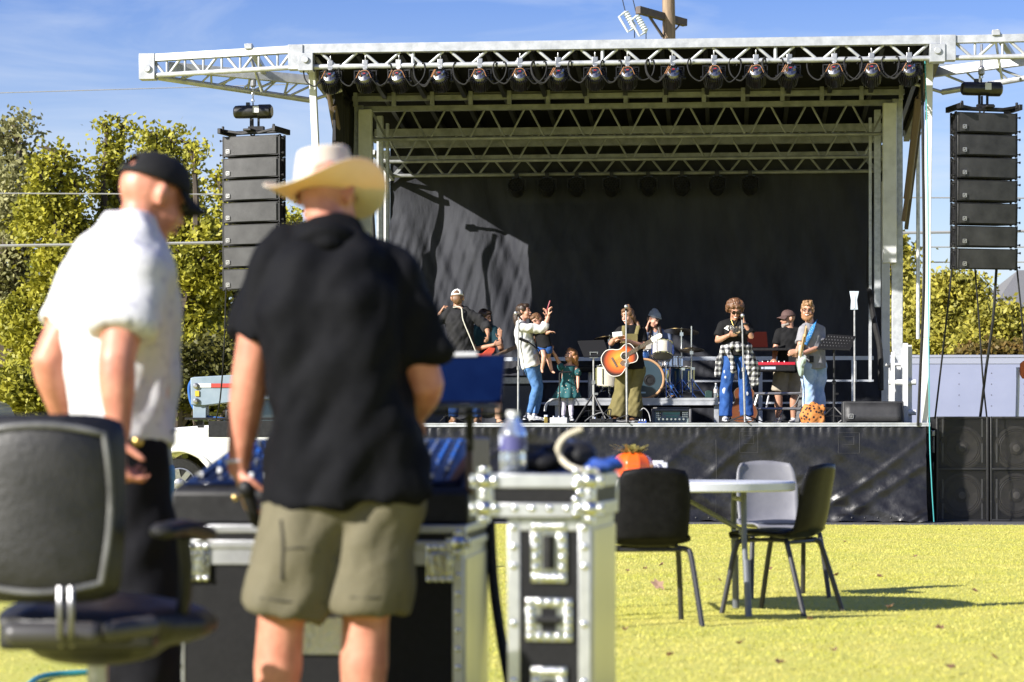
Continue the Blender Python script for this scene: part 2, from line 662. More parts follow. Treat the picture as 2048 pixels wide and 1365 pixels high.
# ---------------------------------------------------------------- trees
def tree(name, label, px, Y, lobes, leaf, nleaf, lm, seed, cat='tree', group=None, trunk=0.22, cl=36, spread=0.27, flat=0.0):
    """lobes: (px, py, rx px, ry px, dy metres) ellipsoids of foliage placed where the crown stands"""
    rnd = random.Random(seed)
    base = P(px, HZ, Y)
    base.z = 0
    root = thing(name, label, cat, base, 0, group)
    s = F / Y
    L = [(P(a, b, Y + d), rx / s, ry / s) for a, b, rx, ry, d in lobes]
    tk = MB()
    top = max(c.z for c, _, _ in L)
    tk.tube(curve([base + Vector((0, 0, -0.1)), base + Vector((0.1, 0, top * 0.25)), base + Vector((-0.1, 0.1, top * 0.5))], 4),
            [trunk * (1 - 0.05 * i) for i in range(9)], 9)
    fork = base + Vector((-0.1, 0.1, top * 0.48))
    for c, rx, ry in L:
        st = base + Vector((0, 0, min(fork.z, max(0.3, c.z * 0.4))))
        mid = st.lerp(c, 0.5) + Vector((rnd.uniform(-.3, .3), rnd.uniform(-.3, .3), 0.3))
        tk.tube(curve([st, mid, c, c + Vector((rnd.uniform(-.4, .4), 0, ry * 0.7))], 4), [trunk * 0.55 * (1 - i / 13.5) for i in range(13)], 6)
        for _ in range(5):
            d = Vector((rnd.uniform(-1, 1) * rx, rnd.uniform(-1, 1) * rx, rnd.uniform(-.3, .9) * ry)) * 0.8
            tk.tube([c - Vector((0, 0, ry * 0.3)), c + d * 0.5 + Vector((0, 0, 0.1)), c + d], [trunk * 0.2, trunk * 0.12, 0.01], 5)
    tk.build('trunk', M_BARK, root)
    cr = MB()
    vol = sum(rx * rx * ry for _, rx, ry in L)
    for c, rx, ry in L:
        n = int(nleaf * rx * rx * ry / vol / cl) + 3
        for _ in range(n):
            # cluster centre, biased to the outer shell
            while True:
                q = Vector((rnd.uniform(-1, 1), rnd.uniform(-1, 1), rnd.uniform(-1, 1)))
                if 0.12 < q.length < 1:
                    break
            q = q * (q.length ** -0.45)
            if mnoise.noise(Vector((q.x * 1.9 + c.x, q.y * 1.9, q.z * 1.9 + c.z))) < -0.10:
                continue
            cc = c + Vector((q.x * rx, q.y * rx, q.z * ry)) * 0.93
            rs = spread * rnd.uniform(0.6, 1.35)
            for _ in range(cl):
                p = cc + Vector((rnd.gauss(0, rs), rnd.gauss(0, rs), rnd.gauss(0, rs * 0.75))) * 0.62
                nrm = (Vector((rnd.gauss(0, 1), rnd.gauss(0, 1) - 0.4, rnd.gauss(0, 1) + 0.5))).normalized()
                a, b = frame_of(nrm)
                t = rnd.uniform(0, 6.28)
                e = (a * math.cos(t) + b * math.sin(t)) * leaf * rnd.uniform(0.7, 1.35)
                f = nrm.cross(e).normalized() * leaf * 0.72
                cr.add([p - e * 0.5, p + f * 0.5 - e * 0.05, p + e * 0.5, p - f * 0.5 + e * 0.05], [(0, 1, 2, 3)])
    cr.build('crown', lm, root, smooth=0)
    return root

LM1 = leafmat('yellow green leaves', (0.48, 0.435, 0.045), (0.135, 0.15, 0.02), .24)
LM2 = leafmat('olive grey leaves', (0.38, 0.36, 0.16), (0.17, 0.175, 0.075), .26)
LM3 = leafmat('golden green needles', (0.47, 0.41, 0.06), (0.14, 0.145, 0.025), .24)
LM4 = leafmat('russet leaves', (0.22, 0.13, 0.035), (0.10, 0.10, 0.02))
LM5 = leafmat('dark green leaves', (0.13, 0.12, 0.022), (0.045, 0.05, 0.012), .2)
TG = 'trees standing beyond the stage'
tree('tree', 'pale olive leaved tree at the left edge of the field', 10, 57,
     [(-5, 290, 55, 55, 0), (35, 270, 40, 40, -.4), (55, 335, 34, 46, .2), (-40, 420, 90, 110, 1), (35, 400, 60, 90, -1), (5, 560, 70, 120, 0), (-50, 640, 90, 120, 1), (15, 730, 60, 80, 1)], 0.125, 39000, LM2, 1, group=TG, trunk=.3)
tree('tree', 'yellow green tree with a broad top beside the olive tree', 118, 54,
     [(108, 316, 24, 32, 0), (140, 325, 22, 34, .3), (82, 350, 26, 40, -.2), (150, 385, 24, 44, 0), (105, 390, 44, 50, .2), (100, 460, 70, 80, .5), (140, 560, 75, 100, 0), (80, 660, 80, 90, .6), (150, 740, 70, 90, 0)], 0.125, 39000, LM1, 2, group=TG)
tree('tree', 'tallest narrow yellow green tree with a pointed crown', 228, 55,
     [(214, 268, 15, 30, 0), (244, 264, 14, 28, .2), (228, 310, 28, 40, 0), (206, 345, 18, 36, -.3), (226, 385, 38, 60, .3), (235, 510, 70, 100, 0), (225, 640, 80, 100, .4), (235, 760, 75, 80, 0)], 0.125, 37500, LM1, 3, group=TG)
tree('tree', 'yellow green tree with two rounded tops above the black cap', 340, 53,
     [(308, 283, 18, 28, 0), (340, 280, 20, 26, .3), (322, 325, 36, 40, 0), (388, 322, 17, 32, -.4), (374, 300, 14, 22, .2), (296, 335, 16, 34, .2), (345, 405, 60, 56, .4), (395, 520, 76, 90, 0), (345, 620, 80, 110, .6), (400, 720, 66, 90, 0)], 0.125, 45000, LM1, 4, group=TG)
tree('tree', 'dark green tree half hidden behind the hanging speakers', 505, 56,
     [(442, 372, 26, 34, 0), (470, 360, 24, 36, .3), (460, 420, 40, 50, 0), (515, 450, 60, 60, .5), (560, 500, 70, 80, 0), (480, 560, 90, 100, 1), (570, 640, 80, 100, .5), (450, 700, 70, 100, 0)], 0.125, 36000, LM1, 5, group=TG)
tree('bush', 'low bright green bush under the left trees', 30, 47,
     [(40, 780, 60, 46, 0), (-20, 800, 60, 50, .4), (95, 815, 46, 40, .2)], 0.11, 9000, LM1, 6, cat='bush', trunk=.07, spread=.25)
tree('bush', 'dark green bush behind the blue grey trailer hitch', 400, 49,
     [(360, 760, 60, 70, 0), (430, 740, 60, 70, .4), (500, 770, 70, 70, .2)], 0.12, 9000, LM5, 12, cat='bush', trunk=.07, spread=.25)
tree('tree', 'feathery golden green conifer with a domed top beside the right array', 1880, 58,
     [(1895, 600, 62, 52, 0), (1840, 640, 60, 60, .3), (1935, 600, 48, 46, -.3), (1890, 670, 90, 60, 0), (1965, 660, 56, 50, .2)], 0.125, 39000, LM3, 7, group=TG, spread=.28)
tree('tree', 'tall golden green conifer rising behind the right columns', 1775, 61,
     [(1790, 530, 34, 60, 0), (1765, 590, 40, 80, .4), (1800, 620, 50, 70, 0), (1780, 690, 60, 60, .3), (1755, 480, 26, 60, .3)], 0.125, 27000, LM3, 8, group=TG, spread=.28)
tree('tree', 'low golden green tree in front of the grey roofed house', 2010, 55,
     [(2000, 650, 50, 40, 0), (2035, 690, 46, 34, .3), (1965, 690, 46, 30, 0), (2075, 700, 46, 40, 0)], 0.125, 18000, LM3, 9, group=TG, spread=.28)
tree('bush', 'russet leaved bush under the conifers at the right', 2010, 52,
     [(2000, 715, 40, 22, 0), (1940, 718, 40, 18, .2), (2050, 710, 40, 26, .2)], 0.12, 6000, LM4, 10, cat='bush', trunk=.06, spread=.2)

hw = MB()
rnd = random.Random(77)
for _ in range(34000):
    px = rnd.uniform(-300, 2400)
    h = 4.2 + 1.6 * mnoise.noise(Vector((px * .006, 0, 0))) + .6 * mnoise.noise(Vector((px * .03, 4, 0)))
    p = P(px, HZ, 78 + rnd.uniform(-2, 2)); p.z = h * rnd.random() ** .7
    nrm = Vector((rnd.gauss(0, 1), rnd.gauss(0, 1) - .4, rnd.gauss(0, 1) + .5)).normalized()
    a, b = frame_of(nrm)
    hw.add([p - a * .25, p + b * .16, p + a * .25, p - b * .16], [(0, 1, 2, 3)])
tag(hw.build('far_hedge', leafmat('far leaves', (.10, .10, .02), (.05, .06, .014)), smooth=0), 'dark distant hedge closing the field behind the trees', 'hedge', kind='stuff')

# ---------------------------------------------------------------- house
M_SHING = mat('grey roof shingles', (0.12, 0.12, 0.12), 0.9, col2=(0.17, 0.17, 0.17), scale=30, bump=0.5, bscale=18, stretch=(1, 1, 3))
M_SIDING = mat('white siding', (0.66, 0.66, 0.66), 0.6, col2=(0.55, 0.56, 0.58), scale=4)
hb = P(2110, HZ, 82); hb.z = 0
house = thing('house', 'white house with a grey shingled hip roof behind the trees at the right edge', 'house', hb)
HM_ = Matrix.Translation(hb)
hx = lambda px: (px - 2110) / F * 82
hz_ = lambda py: CAMH + (HZ - py) / F * 82
hm = MB(HM_); hm.bb(hx(1986), hx(2400), .5, 9, 0, hz_(642)); hm.build('wall', M_SIDING, house)
hm = MB(HM_)
x0, x1, zr, ze = hx(1966), hx(2420), hz_(520), hz_(645)
r0, r1 = hx(2094), hx(2290)
hm.add([(x0, 0, ze), (x1, 0, ze), (x1, 9.5, ze), (x0, 9.5, ze), (r0, 4.7, zr), (r1, 4.7, zr), (x0, 0, ze - .2), (x1, 0, ze - .2), (x1, 9.5, ze - .2), (x0, 9.5, ze - .2)],
       [(0, 1, 5, 4), (1, 2, 5), (2, 3, 4, 5), (3, 0, 4), (0, 6, 7, 1), (1, 7, 8, 2), (2, 8, 9, 3), (3, 9, 6, 0), (9, 8, 7, 6)])
hm.build('roof', M_SHING, house, smooth=0)
hm = MB(HM_); hm.bb(hx(2020), hx(2080), .44, .52, hz_(715), hz_(662)); wf = hm.build('window', M_WHITE, house)
hm = MB(HM_); hm.bb(hx(2025), hx(2075), .42, .48, hz_(711), hz_(666)); hm.build('pane', mat('dark window glass', (0.03, 0.04, 0.05), 0.08), wf)

# ---------------------------------------------------------------- white box trailer
tb = P(1762, HZ, 46.5); tb.z = 0
TM = Matrix.Translation(tb) @ Matrix.Rotation(math.radians(-2), 4, 'Z')
trl = thing('box_trailer', 'long white box trailer with rivet rows parked behind the stage', 'trailer', tb, math.radians(-2))
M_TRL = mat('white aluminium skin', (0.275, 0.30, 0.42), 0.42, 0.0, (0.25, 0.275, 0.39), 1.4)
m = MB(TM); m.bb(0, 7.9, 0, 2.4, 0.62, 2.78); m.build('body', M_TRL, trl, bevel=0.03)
m = MB(TM)
m.bb(-0.02, 7.92, -0.025, 2.42, 2.781, 2.83); m.bb(-0.01, 7.91, -0.012, 0.0, 2.66, 2.781); m.bb(-0.01, 7.91, -0.02, 0.0, 0.55, 0.68)
m.build('trim_rail', mat('pale trim', (.30, .32, .40), .5), trl)
m = MB(TM)
for k in range(12):
    x = 0.25 + k * 0.62
    for j in range(9):
        m.ell((x, -0.002, 0.8 + j * 0.21), (0.012, 0.008, 0.012), nu=6, nv=4)
tag(m.build('rivet', mat('rivet grey', (0.12, 0.12, 0.15), 0.5), trl), None, None, kind='stuff')
for x in (3.3, 4.2):
    m = MB(TM); m.lathe([(0.0, -0.1), (0.3, -0.1), (0.36, -0.07), (0.36, 0.07), (0.3, 0.1), (0, 0.1)], (x, 0.06, 0.36), (0, 1, 0), 20)
    w = m.build('wheel', M_RUBBER, trl)
    m = MB(TM); m.lathe([(0.0, -0.04), (0.2, -0.03), (0.2, 0.02), (0, 0.02)], (x, -0.03, 0.36), (0, 1, 0), 16); m.build('rim', M_WHITE, w)

# ---------------------------------------------------------------- vehicles
M_CARW = mat('white car paint', (0.78, 0.78, 0.77), 0.22, coat=0.6, col2=(0.72, 0.72, 0.71), scale=2)
M_GLASSD = mat('tinted glass', (0.03, 0.045, 0.06), 0.05, spec=0.8)
def vehicle(name, label, cat, loc, rotz, prof, win, width, wheels, R, paint):
    """side profile extruded across the width, wheel arches cut as dark wells, wheels with rims"""
    T = Matrix.Translation(Vector(loc)) @ Matrix.Rotation(rotz, 4, 'Z')
    root = thing(name, label, cat, loc, rotz)
    poly = []
    for x, z in prof:
        poly.append((x, z))
    # wheel arches along the bottom edge
    bot = []
    for wx in wheels:
        for k in range(11):
            a = math.pi - math.pi * k / 10
            bot.append((wx + math.cos(a) * R * 1.22, max(prof[0][1], R + math.sin(a) * R * 1.22)))
    m = MB(T)
    m.prism(poly + list(reversed(bot)) if False else poly[:1] + bot + poly[1:], ((0, 0, 0), (1, 0, 0), (0, 0, 1)), width)
    body = m.build('body', paint, root, bevel=0.05)
    for sgn in (-1, 1):
        for i, wp in enumerate(win):
            m = MB(T); m.prism(wp, ((0, sgn * width / 2, 0), (1, 0, 0), (0, 0, 1)), 0.012)
            m.build('window', M_GLASSD, root)
        for wx in wheels:
            m = MB(T)
            c = Vector((wx, sgn * (width / 2 - 0.14), R))
            ax = Vector((0, sgn, 0))
            m.lathe([(R * .6, -0.13), (R * .93, -0.13), (R, -0.09), (R, 0.08), (R * .95, 0.12), (R * .66, 0.13), (R * .6, 0.10)], c, ax, 28)
            w = m.build('wheel', M_RUBBER, root)
            m = MB(T)
            m.lathe([(R * .64, 0.0), (R * .64, 0.115), (R * .58, 0.12), (R * .56, 0.04), (0, 0.03)], c, ax, 28)
            for k in range(7):
                a = 6.283 * k / 7
                d = Vector((math.cos(a), 0, math.sin(a)))
                m.beam(c + ax * 0.09 + d * 0.03, c + ax * 0.10 + d * R * .60, 0.09, 0.03, up=ax)
            m.lathe([(0.09, 0.05), (0.09, 0.12), (0.05, 0.135), (0, 0.135)], c, ax, 14)
            for k in range(8):
                a = 6.283 * k / 8
                m.ell(c + ax * 0.125 + Vector((math.cos(a) * .07, 0, math.sin(a) * .07)), (.012, .012, .012), nu=6, nv=4)
            m.build('rim', M_STEEL, w)
    return root, T
R_ = 0.43
base = P(372, HZ, 41.6); base.z = 0
prof = [(-0.95, 0.55), (4.75, 0.55), (4.8, 0.95), (4.75, 1.34), (2.85, 1.36), (2.75, 1.95), (2.45, 2.02), (1.35, 2.0), (0.72, 1.45), (0.55, 1.42), (-0.55, 1.34), (-0.92, 1.22), (-1.0, 0.9)]
truck, T = vehicle('pickup_truck', 'white pickup truck parked behind the man in the white shirt', 'truck', base, 0.02,
                   prof, [[(0.95, 1.45), (1.45, 1.9), (1.95, 1.93), (1.95, 1.43)], [(2.05, 1.43), (2.05, 1.93), (2.45, 1.92), (2.62, 1.42)]], 1.95, [0.0, 3.75], R_, M_CARW)
m = MB(T); m.add([(1.33, -0.85, 1.98), (0.735, -0.92, 1.465), (0.735, 0.92, 1.465), (1.33, 0.85, 1.98), (1.31, -0.85, 2.0), (0.715, -0.92, 1.475), (0.715, 0.92, 1.475), (1.31, 0.85, 2.0)],
                 [(0, 1, 2, 3), (7, 6, 5, 4), (0, 4, 5, 1), (1, 5, 6, 2), (2, 6, 7, 3), (3, 7, 4, 0)])
m.build('windshield', M_GLASSD, truck)
for sgn in (-1, 1):
    m = MB(T); m.box((-0.93, sgn * 0.75, 1.08), (0.12, 0.36, 0.2)); m.build('headlight', M_CHROME, truck, bevel=.02)
    m = MB(T); m.tube(curve([(-0.56, sgn * .99, .5), (-0.44, sgn * .99, .82), (0, sgn * 1.0, 1.0), (0.44, sgn * .99, .82), (0.56, sgn * .99, .5)], 5), 0.04, 8); m.build('fender_flare', M_CARW, truck)
    m = MB(T); m.box((0.85, sgn * 1.15, 1.55), (0.12, 0.22, 0.26)); m.build('mirror', M_BLKPL, truck, bevel=.03)
base = P(-355, HZ, 41); base.z = 0
prof = [(-1.0, 0.4), (3.2, 0.4), (3.3, 0.7), (3.22, 1.3), (3.0, 1.78), (2.7, 1.9), (0.9, 1.9), (0.2, 1.25), (-0.85, 1.1), (-1.1, 0.7)]
car, T = vehicle('parked_car', 'silver car parked under the bushes at the left edge', 'car', base, 0.0, prof,
              [[(0.45, 1.28), (0.98, 1.8), (1.5, 1.8), (1.5, 1.26)], [(1.6, 1.26), (1.6, 1.8), (2.7, 1.8), (2.95, 1.26)]], 1.8, [-0.1, 2.45], 0.36,
              mat('silver paint', (0.35, 0.37, 0.40), 0.3, 0.4, coat=0.5))

# ---------------------------------------------------------------- utility pole and overhead lines
ub = P(1337, HZ, 58); ub.z = 0
pole = thing('utility_pole', 'wooden utility pole with tilted crossarm rising behind the stage roof', 'utility pole', ub)
M_POLE = mat('weathered pole wood', (0.30, 0.22, 0.14), 0.85, col2=(0.17, 0.12, 0.08), scale=5, bump=0.5, bscale=20, stretch=(3, 3, .25))
M_DKWOOD = mat('dark creosoted wood', (0.075, 0.065, 0.07), 0.8, col2=(0.12, 0.09, 0.07), scale=8)
m = MB(); m.tube([ub + Vector((0, 0, -.2)), P(1338, 60, 58), P(1336, -60, 58)], [.19, .155, .15], 14); m.build('pole', M_POLE, pole)
m = MB(); m.beam(P(1276, 20, 57.2), P(1370, 46, 58.6), .14, .17); m.build('crossarm', M_DKWOOD, pole)
m = MB(); m.beam(P(1298, 32, 57.6), P(1326, 74, 57.9), .05, .05); m.beam(P(1362, 47, 58.4), P(1345, 66, 58.1), .03, .03); m.build('brace', M_DKWOOD, pole)
M_CERAM = mat('pale ceramic', (0.62, 0.66, 0.66), 0.25, col2=(0.5, 0.54, 0.55), scale=9)
for a, b in (((1251, 24), (1269, 56)), ((1274, 32), (1292, 64))):
    m = MB()
    p, q = P(a[0], a[1], 57.3), P(b[0], b[1], 57.3)
    d = (q - p)
    m.lathe([(.05, 0)] + [(.055 if k % 2 else .085, d.length * (k + .5) / 14) for k in range(14)] + [(.05, d.length)], p, d, 12)
    c = m.build('fuse_cutout', M_CERAM, pole)
    m = MB()
    pa, pb = P(a[0] - 13, a[1] + 10, 57.2), P(b[0] - 13, b[1] + 8, 57.2)
    m.tube([p, pa, pb, q], .03, 8)
    m.build('fuse_tube', M_CERAM, c)
    m = MB(); m.tube(curve([p, P(a[0] - 4, a[1] - 16, 57.4), P(a[0] - 12, a[1] - 50, 57.6)], 5), .012, 5); m.tube(curve([q, P(b[0], b[1] + 20, 57.4)], 5), .012, 5)
    m.build('lead_wire', M_RUBBER, c)
M_WIRE = mat('weathered cable', (0.30, 0.30, 0.29), 0.5, 0.2)
def line(y0, y1, r, lab, Y=62, sag=0.0):
    p, q = P(-700, y0, Y), P(2800, y1, Y)
    m = MB()
    m.tube([p.lerp(q, t / 24) - Vector((0, 0, sag * 4 * (t / 24) * (1 - t / 24))) for t in range(25)], r, 6)
    single('overhead_line', m, M_WIRE, lab, 'power line', 'overhead lines crossing behind the stage')
line(207, 103, .012, 'thin overhead line highest in the sky above the left trees')
line(384, 400, .016, 'thin overhead line crossing the left tree crowns at cap height', 51)
line(502, 452, .032, 'thick overhead cable crossing at the height of the white shirt collar', 51)
line(496, 494, .018, 'thin overhead line just under the thick one at the right', 61)
line(530, 523, .018, 'lowest thin overhead line passing behind the right hanging speakers', 63)

# ---------------------------------------------------------------- the mobile stage
stage = thing('concert_stage', 'black roofed mobile concert stage on silver columns with lattice trusses', 'stage', SV(0, 0, 0), -TH)
def S():
    return MB(SM)
m = S(); m.bb(-4.2, 4.2, 0.0, 5.15, DECK - 0.14, DECK)
m.build('deck', mat('black stage plywood', (0.030, 0.030, 0.032), 0.7, col2=(0.055, 0.055, 0.055), scale=5, bump=0.1), stage)
m = S()
m.bb(-4.22, 4.2, -0.035, -0.001, DECK - 0.046, DECK + 0.006)
m.bb(-4.22, 4.2, -0.042, -0.035, DECK - 0.012, DECK + 0.006)
m.bb(-4.22, 4.2, -0.042, -0.035, DECK - 0.046, DECK - 0.036)
m.build('deck_edge', M_ALU, stage)
m = S()
m.bb(-4.0, 6.6, 1.6, 1.8, 0.75, 0.95); m.bb(-4.0, 4.2, 3.4, 3.6, 0.75, 0.95)
for u in (-3.8, -1.4, 1.2, 3.8):
    for v in (0.3, 2.6, 4.8):
        m.bb(u - .05, u + .05, v - .05, v + .05, 0.0, DECK - .14)
m.build('chassis', M_BLACK, stage)
for v in (1.1, 4.0):
    for u in (-1.0, 0.1):
        m = S(); m.lathe([(0, -.12), (.24, -.12), (.38, -.09), (.38, .09), (.24, .12), (0, .12)], (u, v, .38), (0, 1, 0), 20); m.build('wheel', M_RUBBER, stage)

def lattice(m, a0, a1, b0, b1, n, rd, nd=7, half=False, verts=0):
    """zig-zag diagonals between chord a (top) and chord b (bottom)"""
    a0, a1, b0, b1 = map(Vector, (a0, a1, b0, b1))
    for i in range(n):
        t0, t1, tm = i / n, (i + 1) / n, (i + 0.5) / n
        m.cyl(a0.lerp(a1, t0 + .08 / n), b0.lerp(b1, tm - .05 / n), rd, nd)
        m.cyl(b0.lerp(b1, tm + .05 / n), a0.lerp(a1, t1 - .08 / n), rd, nd)
    for k in range(verts):
        t = (k + 1) / (verts + 1)
        m.cyl(a0.lerp(a1, t), b0.lerp(b1, t), rd * .8, nd)

# front truss with its box top chord
WT, WB = 6.40, 6.165
m = S()
m.bb(-4.30, 4.30, -.86, -.74, 6.345, 6.465)
m.cyl((-4.28, -.80, WB), (4.28, -.80, WB), .036, 12)
lattice(m, (-4.05, -.80, 6.35), (4.15, -.80, 6.35), (-4.05, -.80, WB), (4.15, -.80, WB), 14, .022, verts=0)
for u in (-2.75, -.2, 2.1):
    m.cyl((u, -.80, 6.35), (u, -.8, WB), .026, 8)
for u in (-4.2, 4.22):
    m.bb(u - .10, u + .10, -.90, -.70, WB - .06, 6.34)
    m.cyl((u, -.93, 6.25), (u, -.90, 6.25), .045, 14)
m.build('front_truss', M_ALU, stage, bevel=.004)
# roof
def roof_w(v):
    return 6.40 - (v + .8) * 0.075
m = S()
for v0, v1 in ((-.74, 5.2),):
    m.add([(-4.3, v0, roof_w(v0) + .02), (4.3, v0, roof_w(v0) + .02), (4.3, v1, roof_w(v1) + .02), (-4.3, v1, roof_w(v1) + .02),
           (-4.3, v0, roof_w(v0) + .06), (4.3, v0, roof_w(v0) + .06), (4.3, v1, roof_w(v1) + .06), (-4.3, v1, roof_w(v1) + .06)],
          [(0, 1, 2, 3), (7, 6, 5, 4), (0, 4, 5, 1), (1, 5, 6, 2), (2, 6, 7, 3), (3, 7, 4, 0)])
roof = m.build('roof', M_ROOF, stage, smooth=0)
m = S()
for k in range(15):
    u = -4.1 + 8.2 * k / 14
    m.beam((u, -.7, roof_w(-.7) - .03), (u, 5.1, roof_w(5.1) - .03), .06, .09)
m.split('rafter', M_BLACK, stage)
m = S()
for u in (-4.26, 4.26):
    m.beam((u, -.72, 6.30), (u, 5.1, roof_w(5.1) - .06), .09, .16)
m.split('roof_side_beam', mat('dull beam', (0.20, 0.19, 0.16), 0.6, 0.1, (0.13, 0.12, 0.10), 5), stage)
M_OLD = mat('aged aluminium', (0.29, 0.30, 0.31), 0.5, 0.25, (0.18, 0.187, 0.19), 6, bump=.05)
M_DULL = mat('dull grey panel', (0.14, 0.14, 0.135), 0.6, 0.1, (0.10, 0.10, 0.095), 4)
# header beam with panels under the roof
m = S()
p = SP(1240, 196, 2.0)
for k in range(14):
    u0 = -3.95 + 7.9 * k / 14
    m.bb(u0 + .02, u0 + 7.9 / 14 - .02, 1.97, 2.0, 6.18, 6.31)
m.split('roof_header_panel', M_DULL, stage)
m = S()
m.bb(-4.0, 4.0, 1.93, 2.03, 6.10, 6.17)
for k in range(15):
    u0 = -3.95 + 7.9 * k / 14
    m.bb(u0 - .03, u0 + .03, 1.90, 1.98, 6.02, 6.30)
m.build('roof_header_beam', M_OLD, stage)
# the inner roof trusses
def rtruss(v, wt, wb, hw, n, rt, beam_h=.09):
    m = S()
    m.bb(-hw, hw, v - .05, v + .05, wt - beam_h / 2, wt + beam_h / 2)
    m.cyl((-hw, v, wb), (hw, v, wb), rt, 10)
    lattice(m, (-hw + .15, v, wt - beam_h / 2), (hw - .15, v, wt - beam_h / 2), (-hw + .15, v, wb), (hw - .15, v, wb), n, .0165)
    for sg in (-1, 1):
        m.bb(sg * hw - .06, sg * hw + .06, v - .045, v + .045, wb - .04, wb + .04)
    m.build('roof_truss', M_OLD, stage)
rtruss(2.45, 6.05, 5.60, 3.98, 13, .027, .075)
rtruss(3.7, 5.86, 5.42, 3.92, 13, .027, .11)
m = S(); m.bb(-3.9, 3.9, 4.72, 4.82, 5.56, 5.63); m.bb(-3.9, 3.9, 4.2, 4.3, 5.70, 5.80); m.split('roof_cross_beam', M_OLD, stage)
m = S()
m.cyl((-3.82, 4.85, 5.335), (3.82, 4.85, 5.335), .030, 10)
lattice(m, (-3.7, 4.85, 5.56), (3.7, 4.85, 5.56), (-3.7, 4.85, 5.335), (3.7, 4.85, 5.335), 15, .018)
m.build('rear_truss', M_OLD, stage)
# columns
def column(u, v, w0, w1, d, name='column', mt=None, d2=None):
    m = S(); m.bb(u - d / 2, u + d / 2, v - (d2 or d) / 2, v + (d2 or d) / 2, w0, w1)
    return m.build(name, mt or M_GALV, stage, bevel=.008)
for sg in (-1, 1):
    un = 3.93 if sg > 0 else -3.98
    c = column(un, 2.45, .1, 6.1, .155)
    m = S(); m.bb(un - .10 * 1.15, un + .10 * 1.15, 2.30, 2.60, DECK, DECK + .86)
    m.bb(un - .16, un + .16, 2.28, 2.62, DECK + .86, DECK + .90); m.build('column_base', M_WHITE, stage, bevel=.01)
    m = S()
    m.bb(un - sg * .12 - .10, un - sg * .12 + .10, 2.22, 2.36, 3.7, 6.02)
    m.build('column_sleeve', M_WHITE, stage, bevel=.01)
    m = S()
    m.bb(un - sg * .26 - .045, un - sg * .26 + .045, 2.8, 2.92, 3.1, 6.0); m.bb(un - sg * .36 - .02, un - sg * .36 + .02, 2.9, 3.0, 2.0, 5.9)
    m.build('column_rail', M_GALV, stage)
    # rear posts
    column(sg * 3.93, 5.0, .1, 5.75, .13, 'rear_post', M_WHITE)
    column(sg * 4.05, 4.2, .1, 5.85, .07, 'rear_post', M_STEEL)
    # leaning outer legs
    m = S()
    t, b = (Vector((4.16, -.35, 6.2)), Vector((4.13, .06, DECK))) if sg > 0 else (Vector((-4.20, -.35, 6.2)), Vector((-4.04, .06, DECK)))
    m.beam(b, t, .092, .10, up=Vector((0, 1, 0)))
    m.build('support_leg', M_WHITE, stage, bevel=.006)
    m = S(); m.beam(b.lerp(t, .24), b.lerp(t, .52) , .104, .112, up=Vector((0, 1, 0))); m.build('leg_sleeve', M_WHITE, stage, bevel=.006)
    # folding struts from the roof side down to the column
    m = S(); m.cyl((sg * 4.18, .7, 6.22), (sg * 4.0, 2.1, 4.3), .035, 10); m.cyl((sg * 4.12, .95, 5.9), (sg * 4.03, 1.9, 4.6), .05, 10)
    m.build('hydraulic_strut', mat('brown strut', (0.15, 0.11, 0.09), .5, .2), stage)
    m = S(); m.beam((sg * 4.22, 1.0, 6.2), (sg * 4.05, 2.3, 4.2), .05, .05); m.build('folding_strut', mat('rusty beam', (.10, .082, .072), .65, 0, (.07, .058, .05), 6), stage)
    m = S(); m.cyl((sg * 4.22, 2.3, 5.55), (sg * 4.22, 2.3, 2.6), .018 if sg < 0 else .028, 8); m.lathe([(0, -.03), (.045, -.03), (.045, .03), (0, .03)], (sg * 4.22, 2.3, 5.58), (0, 1, 0), 10)
    m.build('jack_rod', M_GALV, stage)
    # dark inner braces at the rear corners
    m = S(); m.beam((sg * 4.0, 4.1, 5.62), (sg * 3.8, 4.9, 5.3), .05, .08); m.beam((sg * 3.6, 4.9, 5.55), (sg * 3.93, 4.9, 5.2), .05); m.build('corner_brace', M_OLD, stage)
# side gates with rungs at the deck ends
for sg in (-1, 1):
    m = S()
    for v in (1.0, 2.2):
        m.bb(sg * 4.0 - .03, sg * 4.0 + .03, v - .05, v + .05, DECK, DECK + 1.10)
    for z in (.18, .62, 1.06):
        m.bb(sg * 4.0 - .02, sg * 4.0 + .02, 1.05, 2.15, DECK + z - .03, DECK + z + .03)
    m.bb(sg * 3.93 - .035, sg * 3.93 + .035, .80, .90, DECK, DECK + 1.12); m.bb(sg * 3.76 - .025, sg * 3.76 + .025, .84, .92, DECK, DECK + 1.0)
    for z in (.16, .58):
        m.cyl((sg * 3.70, .88, DECK + z), (sg * 4.08, .88, DECK + z), .04, 10)
    m.build('side_railing', M_WHITE, stage, bevel=.005)
# guard rail at the back of the deck
m = S()
for w, h in ((DECK + 1.06, .06), (DECK + .71, .03), (DECK + .37, .03)):
    m.bb(-3.7, 3.72, 4.53, 4.57, w - h / 2, w + h / 2)
for px in (790, 1043, 1281, 1521, 1707):
    u = SP(px, 800, 4.5).x
    m.bb(u - .03, u + .03, 4.50, 4.56, DECK, DECK + 1.03)
m.build('guard_rail', mat('blue grey rail', (.50, .53, .58), .45, .2), stage)
